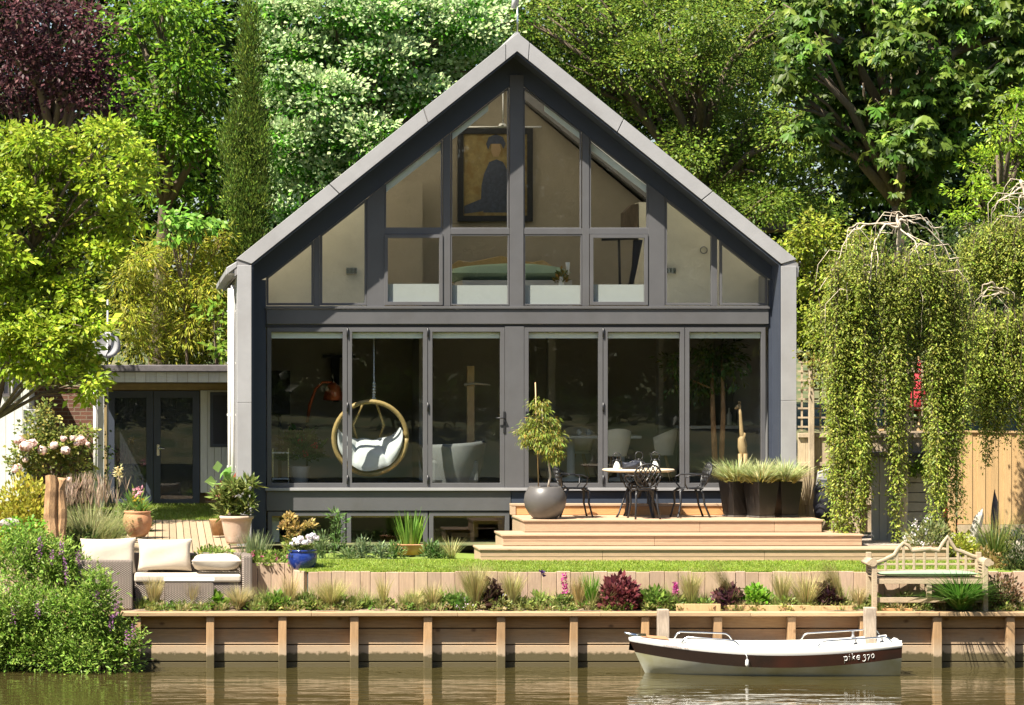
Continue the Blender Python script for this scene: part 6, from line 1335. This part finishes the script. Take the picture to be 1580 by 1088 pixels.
# small weeds and seedlings along the river bed
r_ = np.random.default_rng(88); n = 800; bx = r_.uniform(wx(205, -5), wx(1575, -5), n); by = r_.uniform(-5.12, -4.6, n); pts = np.stack([bx, by, .79+.1*(by+5.15)], 1)
parts = []
for k in range(n):
    c_ = tuple(pts[k]); q = r_.random()
    cl = ((.14, .24, .04), (.30, .32, .09), (.20, .22, .07), (.36, .30, .14))[r_.integers(4)]
    if q < .55: parts.append(mound(c_, r_.uniform(.04, .13), r_.uniform(.04, .1), r_.uniform(.04, .12), 26, .05, .024, cl, r_, None, 0))
    else: parts.append(tuft(c_, 18, r_.uniform(.1, .26), .6, .006, cl, r_, None, 0, .4))
for k in range(150):
    c_ = (r_.uniform(wx(395, -5), wx(1575, -5)), r_.uniform(-4.95, -4.6), .82); cl = ((.12, .23, .035), (.20, .30, .06), (.16, .22, .05), (.28, .30, .10))[r_.integers(4)]
    if r_.random() < .5: parts.append(mound(c_, r_.uniform(.1, .2), .12, r_.uniform(.08, .22), 90, .07, .035, cl, r_, (.32, .34, .1), .25))
    else: parts.append(tuft(c_, 60, r_.uniform(.25, .48), .5, .008, cl, r_, (.42, .38, .16), .35, .4))
tagp(npmesh('bed_weeds', *join(parts), M['leaf']), kind='stuff', label='small weeds and seedlings over the river bed', cat='weeds')
# ------------------------------------------------------------------ trees
rg = np.random.default_rng(101)
# near bright maple on the left
lob = px_lobes([(10, 235, 46, 42), (58, 215, 40, 30), (40, 265, 60, 40), (118, 235, 46, 34), (170, 215, 40, 26), (205, 245, 34, 28), (90, 290, 60, 36), (160, 285, 52, 34), (218, 285, 26, 30), (20, 330, 54, 40), (85, 350, 56, 40), (150, 350, 54, 38), (205, 340, 30, 30), (-10, 395, 50, 40), (50, 410, 52, 34), (112, 405, 46, 34), (165, 400, 34, 24), (10, 460, 50, 36), (65, 465, 46, 36), (120, 455, 36, 30), (150, 465, 20, 20), (0, 520, 50, 36), (50, 520, 44, 36), (95, 515, 40, 32), (128, 535, 32, 28), (100, 565, 36, 24), (135, 580, 26, 22), (140, 605, 20, 16), (60, 560, 40, 22), (20, 555, 30, 20), (-50, 300, 50, 80), (-60, 460, 50, 80), (40, 430, 44, 30, -1.), (100, 470, 40, 30, -1.), (60, 535, 44, 30, -1.), (128, 505, 30, 26, -1.), (15, 495, 44, 34, -1.), (110, 560, 36, 26, -1.), (20, 560, 40, 26, -1.), (140, 590, 24, 18, -1.), (70, 580, 40, 16, -1.)], 4., jy=.9, rg=rg)
tree('maple_tree', 'bright yellow green spreading tree at the left in front of the annex', cpt(-60, 4.4, 1.6), lob, dict(clumps=34, per=17, L=.165, W=.085, col=(.19, .29, .016), col2=(.42, .44, .05), p2=.22, cr=.20, droop=.35, flat=.5, vary=.36, fill=.22), .10, seed=2)
# purple beech
lob = px_lobes([(20, 30, 50, 46), (85, 20, 50, 40), (130, 50, 34, 36), (40, 95, 50, 44), (105, 100, 46, 40), (150, 110, 28, 34), (60, 150, 50, 34), (120, 150, 44, 34), (165, 160, 26, 24), (0, 150, 40, 40), (90, 185, 36, 20), (185, 178, 18, 12)], 12., jy=1., rg=rg)
tree('purple_beech', 'dark purple leaved tree in the top left corner', cpt(60, 13, 2.), lob, dict(clumps=36, per=12, L=.16, W=.085, col=(.05, .018, .022), col2=(.20, .085, .085), p2=.16, cr=.3, vary=.4, fill=.3), .25, seed=3)
lob = px_lobes([(200, 30, 50, 40), (250, 20, 46, 40), (300, 50, 44, 50), (220, 90, 46, 40), (285, 110, 44, 44), (190, 130, 34, 40), (240, 160, 44, 40), (320, 130, 26, 50), (200, 205, 40, 40), (270, 220, 50, 44), (330, 230, 26, 50), (260, 285, 50, 34), (330, 310, 24, 40)], 15., jy=1.4, rg=rg)
tree('broadleaf_tree', 'mid green layered tree between the purple tree and the cypress', cpt(250, 16.5, 2.3), lob, dict(clumps=26, per=15, L=.22, W=.085, col=(.085, .185, .012), col2=(.27, .36, .025), p2=.12, cr=.36, droop=.6, flat=.5, vary=.45), .28, seed=4)
# cypress
lob = [l for l in px_lobes([(384, 10+i*28, 10+i*1.3+(3 if i % 2 else -2), 26, 0) for i in range(14)]+[(362, 200, 10, 40), (350, 235, 9, 30), (402, 220, 9, 50), (357, 290, 10, 40), (404, 300, 8, 50)], 10.5)]
tree('cypress_tree', 'tall narrow olive green cypress left of the white blossom', cpt(384, 10.5, 2.1), lob, dict(clumps=230, per=13, L=.11, W=.03, col=(.07, .13, .02), col2=(.19, .22, .035), p2=.25, cr=.14, droop=-1.6, flat=1.6, vary=.65, upb=0.), .12, limbs=False, seed=5)
# dogwood with white bracts
spec = [(430, 30, 44, 36), (500, 20, 50, 36), (570, 25, 50, 36), (640, 30, 50, 36), (710, 40, 50, 40), (760, 30, 34, 36), (440, 95, 44, 38), (510, 85, 50, 38), (590, 90, 50, 38), (660, 95, 46, 36), (730, 90, 40, 30), (440, 160, 44, 38), (510, 155, 50, 38), (590, 155, 48, 36), (650, 150, 36, 30), (440, 225, 42, 38), (505, 220, 48, 38), (570, 215, 40, 34), (440, 290, 40, 36), (500, 280, 40, 36), (440, 340, 30, 30), (540, 250, 36, 30)]
lob = px_lobes(spec, 12.5, jy=.9, rg=rg)
lob2 = [(x, y-.18, z, a*1.04, b*1.04, c*1.04) for x, y, z, a, b, c in lob]
tree('flowering_dogwood', 'broad tree covered in creamy white bracts behind the left roof slope', cpt(560, 14, 2.2), lob, dict(clumps=34, per=13, L=.17, W=.09, col=(.06, .20, .014), col2=(.17, .34, .03), p2=.15, cr=.28, flat=.45, vary=.4, fine=.58, more=2.7), .25, seed=6,
     extra=[('white_bracts', lob2, dict(clumps=26, per=12., L=.135, W=.10, col=(.44, .54, .27), col2=(.24, .40, .12), p2=.22, cr=.34, droop=-.2, face=.9, flat=.3, vary=.25, fill=.03, front=.8, upb=.55), 'petal')])
# oak behind the right roof slope
spec = [(820, 30, 46, 40), (890, 30, 56, 44), (960, 30, 56, 44), (1030, 30, 56, 44), (1100, 30, 56, 44), (1170, 40, 50, 46), (880, 90, 46, 36), (940, 105, 54, 40), (1010, 100, 54, 44), (1085, 105, 54, 44), (1155, 115, 50, 44), (960, 160, 40, 34), (1020, 170, 50, 40), (1090, 180, 50, 40), (1160, 190, 50, 44), (1060, 235, 44, 34), (1120, 245, 48, 38), (1185, 260, 44, 40), (1120, 300, 40, 34), (1180, 325, 50, 34), (1235, 300, 36, 40), (1220, 210, 40, 50), (1260, 340, 40, 30)]
lob = px_lobes(spec, 15.5, jy=1.5, rg=rg)
tree('oak_tree', 'large mid green small leaved oak behind the right roof slope', cpt(1110, 17, 2.4), lob, dict(clumps=38, per=15, L=.135, W=.075, col=(.10, .175, .02), col2=(.33, .36, .05), p2=.14, cr=.34, flat=.5, vary=.42, fine=.55, more=3.), .3, seed=7)
# horse chestnut upper right
spec = [(1250, 20, 40, 36), (1320, 15, 50, 36), (1400, 20, 50, 36), (1480, 20, 50, 40), (1560, 20, 50, 44), (1235, 85, 30, 34), (1300, 90, 46, 40), (1385, 75, 44, 34), (1420, 110, 46, 30), (1490, 95, 46, 34), (1555, 95, 44, 36), (1225, 140, 22, 30), (1290, 160, 46, 36), (1400, 165, 50, 30), (1480, 160, 44, 34), (1245, 205, 30, 20), (1320, 225, 50, 36), (1400, 225, 50, 36), (1470, 225, 40, 34), (1350, 285, 50, 36), (1420, 285, 44, 34), (1540, 150, 40, 30)]
lob = px_lobes(spec, 11.5, jy=1.3, rg=rg)
tree('horse_chestnut', 'dark horse chestnut with big hanging leaves in the upper right', cpt(1400, 13, 2.2), lob, dict(clumps=40, per=7, L=.235, W=.10, col=(.055, .115, .014), col2=(.26, .33, .05), p2=.16, fine=.72, more=1., palm=6, cr=.30, droop=1.5, flat=.45, vary=.5, fill=.35), .3, seed=8)
lob = px_lobes([(1570, 160, 30, 24), (1545, 205, 36, 28), (1580, 215, 30, 30), (1520, 255, 36, 26), (1565, 265, 40, 30), (1500, 300, 34, 24), (1550, 310, 40, 26), (1480, 335, 24, 22), (1600, 200, 40, 60), (1530, 345, 40, 20)], 7., jy=.6, rg=rg)
tree('bright_tree', 'bright yellow green feathery tree at the right edge', cpt(1600, 7.5, 2.), lob, dict(clumps=44, per=16, L=.12, W=.045, col=(.17, .29, .018), col2=(.36, .42, .04), p2=.22, cr=.2, droop=.4, flat=.4, vary=.36), .14, seed=9)
# yellow green shrubs right of the house
lob = px_lobes([(1250, 360, 36, 26), (1225, 390, 30, 26), (1285, 370, 40, 26), (1250, 420, 36, 30), (1240, 470, 36, 34), (1280, 440, 40, 40), (1320, 400, 40, 40), (1245, 520, 30, 34), (1290, 510, 40, 40), (1240, 350, 14, 14)], 3.2, jy=.4, rg=rg)
tree('hazel_shrub', 'yellow green leafy shrub beside the right house corner', cpt(1260, 3.6, 1.7), lob, dict(clumps=46, per=15, L=.11, W=.065, col=(.20, .27, .02), col2=(.32, .30, .05), p2=.28, cr=.17, vary=.36), .06, cat='shrub', seed=10)
lob = px_lobes([(1245, 550, 18, 20), (1275, 555, 24, 24), (1305, 575, 24, 30), (1252, 582, 12, 12), (1330, 600, 26, 40), (1292, 610, 14, 20)], -.8, jy=.1, rg=rg)
plant('fence_creeper', 'green and russet creeper spilling over the trellis fence', 'creeper', cpt(1275, -.8, 1.9), [('leaves', [crown(lob, rg, 60, 9, .085, .06, (.14, .18, .03), (.36, .22, .07), .25, cr=.13)], 'leaf')])
lob = px_lobes([(1380, 560, 50, 40), (1450, 570, 50, 50), (1520, 560, 50, 50), (1580, 580, 40, 60), (1400, 620, 50, 30), (1500, 630, 60, 30), (1420, 480, 60, 50), (1520, 480, 60, 50), (1340, 480, 50, 50), (1600, 500, 50, 50), (1380, 400, 60, 50), (1480, 400, 60, 50), (1570, 410, 50, 50)], 3.8, jy=.4, rg=rg)
tree('dark_hedge', 'dark evergreen hedge filling the gap behind the birch', cpt(1450, 4, 1.8), lob, dict(clumps=34, per=14, L=.12, W=.07, col=(.03, .055, .012), col2=(.09, .11, .02), p2=.15, cr=.25, vary=.4), .1, cat='hedge', seed=11)
bush('red flowered shrub glimpsed behind the birch strands', 1440, .5, .6, ((.12, .14, .04), (.3, .2, .06)), Y=1.9, z=1.6, n=700, L=.08, W=.05, name='flowering_shrub', cat='shrub', flowers=(26, (.55, .08, .1), .05))
# bamboo and shrubs behind the annex
spec = [(225, 400, 34, 26), (275, 395, 36, 28), (325, 405, 34, 30), (200, 440, 34, 30), (250, 450, 40, 30), (305, 455, 40, 30), (345, 440, 24, 34), (195, 490, 34, 30), (250, 505, 40, 30), (300, 510, 40, 30), (342, 500, 26, 30), (210, 540, 40, 24), (280, 550, 44, 20), (340, 545, 30, 24), (330, 375, 20, 16), (350, 365, 14, 10)]
lob = px_lobes(spec, 10.5, jy=.5, rg=rg)
tree('golden_bamboo', 'golden yellow bamboo thicket behind the annex roof', cpt(275, 11, 2.), lob, dict(clumps=60, per=15, L=.2, W=.032, col=(.20, .26, .022), col2=(.44, .38, .05), p2=.35, cr=.24, droop=.7, flat=.7, vary=.42), .05, bark='cane', cat='bamboo', seed=12)
lob = px_lobes([(270, 340, 26, 14), (300, 350, 26, 14), (250, 335, 16, 14), (320, 345, 16, 12), (265, 360, 20, 12)], 10.0); tree('bean_tree', 'large leaved vivid green sapling above the golden bamboo', cpt(280, 10.2, 2.), lob, dict(clumps=14, per=9, L=.2, W=.13, col=(.12, .27, .03), col2=(.27, .4, .08), p2=.2, cr=.2, droop=.8), .05, cat='sapling', seed=13)
lob = px_lobes([(330, 485, 20, 12), (345, 478, 18, 12), (335, 545, 24, 16), (350, 525, 14, 20)], 9.4); tree('laurel_shrub', 'green broad leaved shrub peeping between the annex roof and the house', cpt(340, 9.6, 2.), lob, dict(clumps=20, per=6, L=.2, W=.1, col=(.14, .26, .03), col2=(.3, .34, .05), p2=.2, cr=.15, droop=.5), .05, cat='shrub', seed=14)
# wood beyond: one mass
spec = []
rw = np.random.default_rng(55)
for px in range(-500, 2240, 62):
    for py in range(-60, 560, 92): spec.append((px+rw.uniform(-20, 20), py+rw.uniform(-20, 20), 58, 62))
lob = px_lobes(spec, 23., jy=1.5, rg=rw, ry=1.0)
tagp(npmesh('background_wood', *crown(lob, rw, 9, 13, .36, .2, (.03, .06, .01), (.06, .085, .012), .2, cr=.55, vary=.4, fill=.2), M['leaf']), kind='stuff', label='dark mass of woodland filling the far background', cat='wood')
# ------------------------------------------------------------------ weeping birches
print('leaf tris', sum(len(o.data.polygons) for o in COL.objects if o.type == 'MESH'))
def weeping(name, label, base, limbs, strands, seed):
    """limbs: bare arching branch polylines; strands: (px top, py top, py bottom, Y, halfwidth px, count)"""
    r_ = np.random.default_rng(seed); t = thing(name, label, 'tree', base); m = MB()
    for pts, r0 in limbs:
        P3 = [PT(a, b, Y) for a, b, Y in pts]; q = []
        for i in range(len(P3)-1):
            for k in range(4): f = k/4; q.append(P3[i].lerp(P3[i+1], f)+Vector((r_.normal(0, .012), r_.normal(0, .012), r_.normal(0, .012)))*(1 if k else 0))
        q.append(P3[-1]); n = len(q); r0 = r0*(.95 if r0 > .07 else .62); m.tube(q, [r0*(1-.75*i/(n-1)) for i in range(n)], 6)
    ap = [l for l in limbs if l[1] < .07]
    for k in range(26):
        pts, r0 = ap[r_.integers(len(ap))]; i = r_.integers(len(pts)); a, b, Y = pts[i]; o = PT(a, b, Y); s = r_.choice((-1, 1)); ln = r_.uniform(.25, .8)
        m.tube([o, o+Vector((s*ln*.35, r_.normal(0, .12), .05*ln)), o+Vector((s*ln*.6, r_.normal(0, .15), -.25*ln)), o+Vector((s*ln*.68, r_.normal(0, .15), -ln*.9))], [.008, .006, .004, .002], 4)
    m.build('branch', M['palebark'], t)
    parts = []; tw = MB()
    for (px, py0, py1, Y, hw, cnt) in strands:
        for k in range(cnt):
            x = px+r_.uniform(-1, 1)*hw; y = Y+r_.normal(0, .16); top = PT(x, py0+r_.uniform(0, 30), y); edge = 1-abs((x-px)/hw)**2*.35
            z1 = wz(py0+(py1-py0)*(edge*r_.uniform(.55, 1.04)), y); L_ = top.z-z1
            if L_ < .1: continue
            kq = r_.uniform(3, 8)
            sway = r_.normal(0, .06), r_.normal(0, .05); ph = r_.uniform(0, 6)
            f = lambda u: np.array([top.x+sway[0]*np.sin(u*2.4)+.025*np.sin(u*9+ph), top.y+sway[1]*u+.02*np.cos(u*8+ph), top.z-L_*u])
            n = max(6, int(L_*165*r_.uniform(.4, 1.3))); u = r_.random(n)**.8; u = np.sort(u[r_.random(n) < .35+.65*(.5+.5*np.sin(u*L_*kq+r_.uniform(0, 6)))]); n = len(u); p = f(u).T if False else np.stack([top.x+sway[0]*np.sin(u*2.4)+.025*np.sin(u*9+ph), top.y+sway[1]*u+.02*np.cos(u*8+ph), top.z-L_*u], 1)
            p += r_.normal(0, r_.uniform(.018, .06), (n, 3)); a = r_.uniform(0, 2*math.pi, n); p[:, :2] += np.stack([np.cos(a), np.sin(a)], 1)*(r_.random((n, 1))**2*.09*(.4+np.sin(u*3.0))[:, None]); d = np.stack([np.cos(a)*.8, np.sin(a)*.8-.2, -.75+r_.normal(0, .3, n)], 1)
            up = nrm(np.stack([np.cos(a)*.5, -.6+np.sin(a)*.4, .6+0*a], 1)+r_.normal(0, .35, (n, 3)))
            parts.append(kites(p, d, up, .047*np.exp(r_.normal(0, .38, n)), .026, np.clip(jitter((.15, .215, .024), n, r_, .3, (.38, .36, .08), .28)*np.exp(r_.normal(0, .18)), 0, .9)))
            if k % 2 == 0: tw.tube([f(v) for v in np.linspace(0, .97, 7)], [.006, .005, .004, .004, .003, .003, .002], 4, False)
    npmesh('hanging_foliage', *join(parts), M['leaf'], t); tw.build('twig', M['bark'], t)
Yw = -2.0
B = lambda *p: [(a, b, Yw+c) for a, b, c in p]
limbs = [(B((1392, 850, .6), (1396, 700, .5), (1390, 520, .4), (1386, 400, .2), (1388, 350, 0), (1384, 330, 0)), .075), (B((1388, 352, 0), (1366, 346, -.1), (1350, 372, -.2), (1344, 410, -.3), (1342, 470, -.3)), .035),
         (B((1386, 345, 0), (1345, 346, 0), (1320, 352, 0), (1300, 380, .1), (1290, 410, .1), (1262, 450, .1)), .028), (B((1388, 340, 0), (1402, 340, 0), (1430, 352, .1), (1456, 378, .1), (1470, 410, .1)), .028), (B((1384, 330, 0), (1376, 328, 0), (1373, 345, 0), (1378, 360, 0)), .018),
         (B((1388, 352, 0), (1412, 372, -.2), (1420, 410, -.3), (1424, 460, -.3), (1420, 520, -.3)), .02), (B((1344, 420, -.3), (1330, 430, -.3), (1322, 450, -.3)), .016), (B((1345, 346, 0), (1322, 345, 0), (1308, 356, -.1), (1304, 390, -.2)), .02), (B((1392, 335, 0), (1420, 336, 0), (1442, 352, 0), (1462, 400, .1)), .014), (B((1350, 372, -.2), (1355, 400, -.4), (1352, 430, -.4)), .014), (B((1400, 360, 0), (1440, 380, -.2), (1452, 420, -.3)), .014)]
st = [(1268, 450, 620, Yw+.1, 16, 12), (1302, 390, 850, Yw-.1, 22, 50), (1330, 372, 820, Yw, 20, 34), (1318, 600, 830, Yw-.2, 16, 20), (1388, 380, 838, Yw, 11, 30), (1362, 385, 640, Yw-.1, 20, 30), (1412, 375, 560, Yw+.1, 24, 34), (1448, 385, 850, Yw, 15, 34), (1472, 400, 855, Yw+.1, 13, 34), (1484, 440, 690, Yw+.2, 16, 18), (1300, 640, 846, Yw-.2, 20, 26), (1440, 620, 850, Yw-.2, 12, 16), (1340, 355, 520, Yw-.2, 36, 18), (1420, 365, 500, Yw-.2, 36, 18), (1345, 520, 700, Yw-.1, 14, 10), (1425, 500, 660, Yw+.1, 10, 8)]
weeping('weeping_birch', 'weeping birch with a bare arching crown hanging over the deck end', cpt(1392, Yw+.6, 1.55), limbs, st, 71)
Yw = -.4
limbs = [(B((1640, 820, .6), (1630, 600, .5), (1600, 380, .3), (1582, 300, 0), (1574, 278, 0)), .085), (B((1576, 290, 0), (1560, 300, 0), (1540, 310, 0), (1528, 335, .1)), .026), (B((1582, 300, 0), (1572, 305, -.1), (1570, 335, -.1)), .024), (B((1600, 460, .2), (1560, 455, 0), (1540, 445, -.1), (1528, 436, -.2), (1516, 440, -.2), (1515, 458, -.2)), .045), (B((1560, 455, 0), (1545, 450, -.1), (1530, 455, -.2)), .02), (B((1574, 278, 0), (1590, 285, 0), (1610, 320, 0)), .03)]
st = [(1515, 470, 700, Yw, 22, 52), (1545, 470, 690, Yw, 24, 56), (1580, 460, 690, Yw, 24, 54), (1500, 480, 660, Yw+.1, 20, 34), (1525, 335, 480, Yw+.2, 26, 44), (1560, 325, 470, Yw+.1, 30, 60), (1590, 330, 520, Yw, 24, 40), (1498, 350, 470, Yw+.3, 18, 22), (1524, 600, 740, Yw-.1, 10, 9), (1615, 400, 700, Yw, 20, 30)]
weeping('weeping_birch', 'second weeping birch at the right edge above the new fence', cpt(1640, Yw+.6, 1.6), limbs, st, 72)
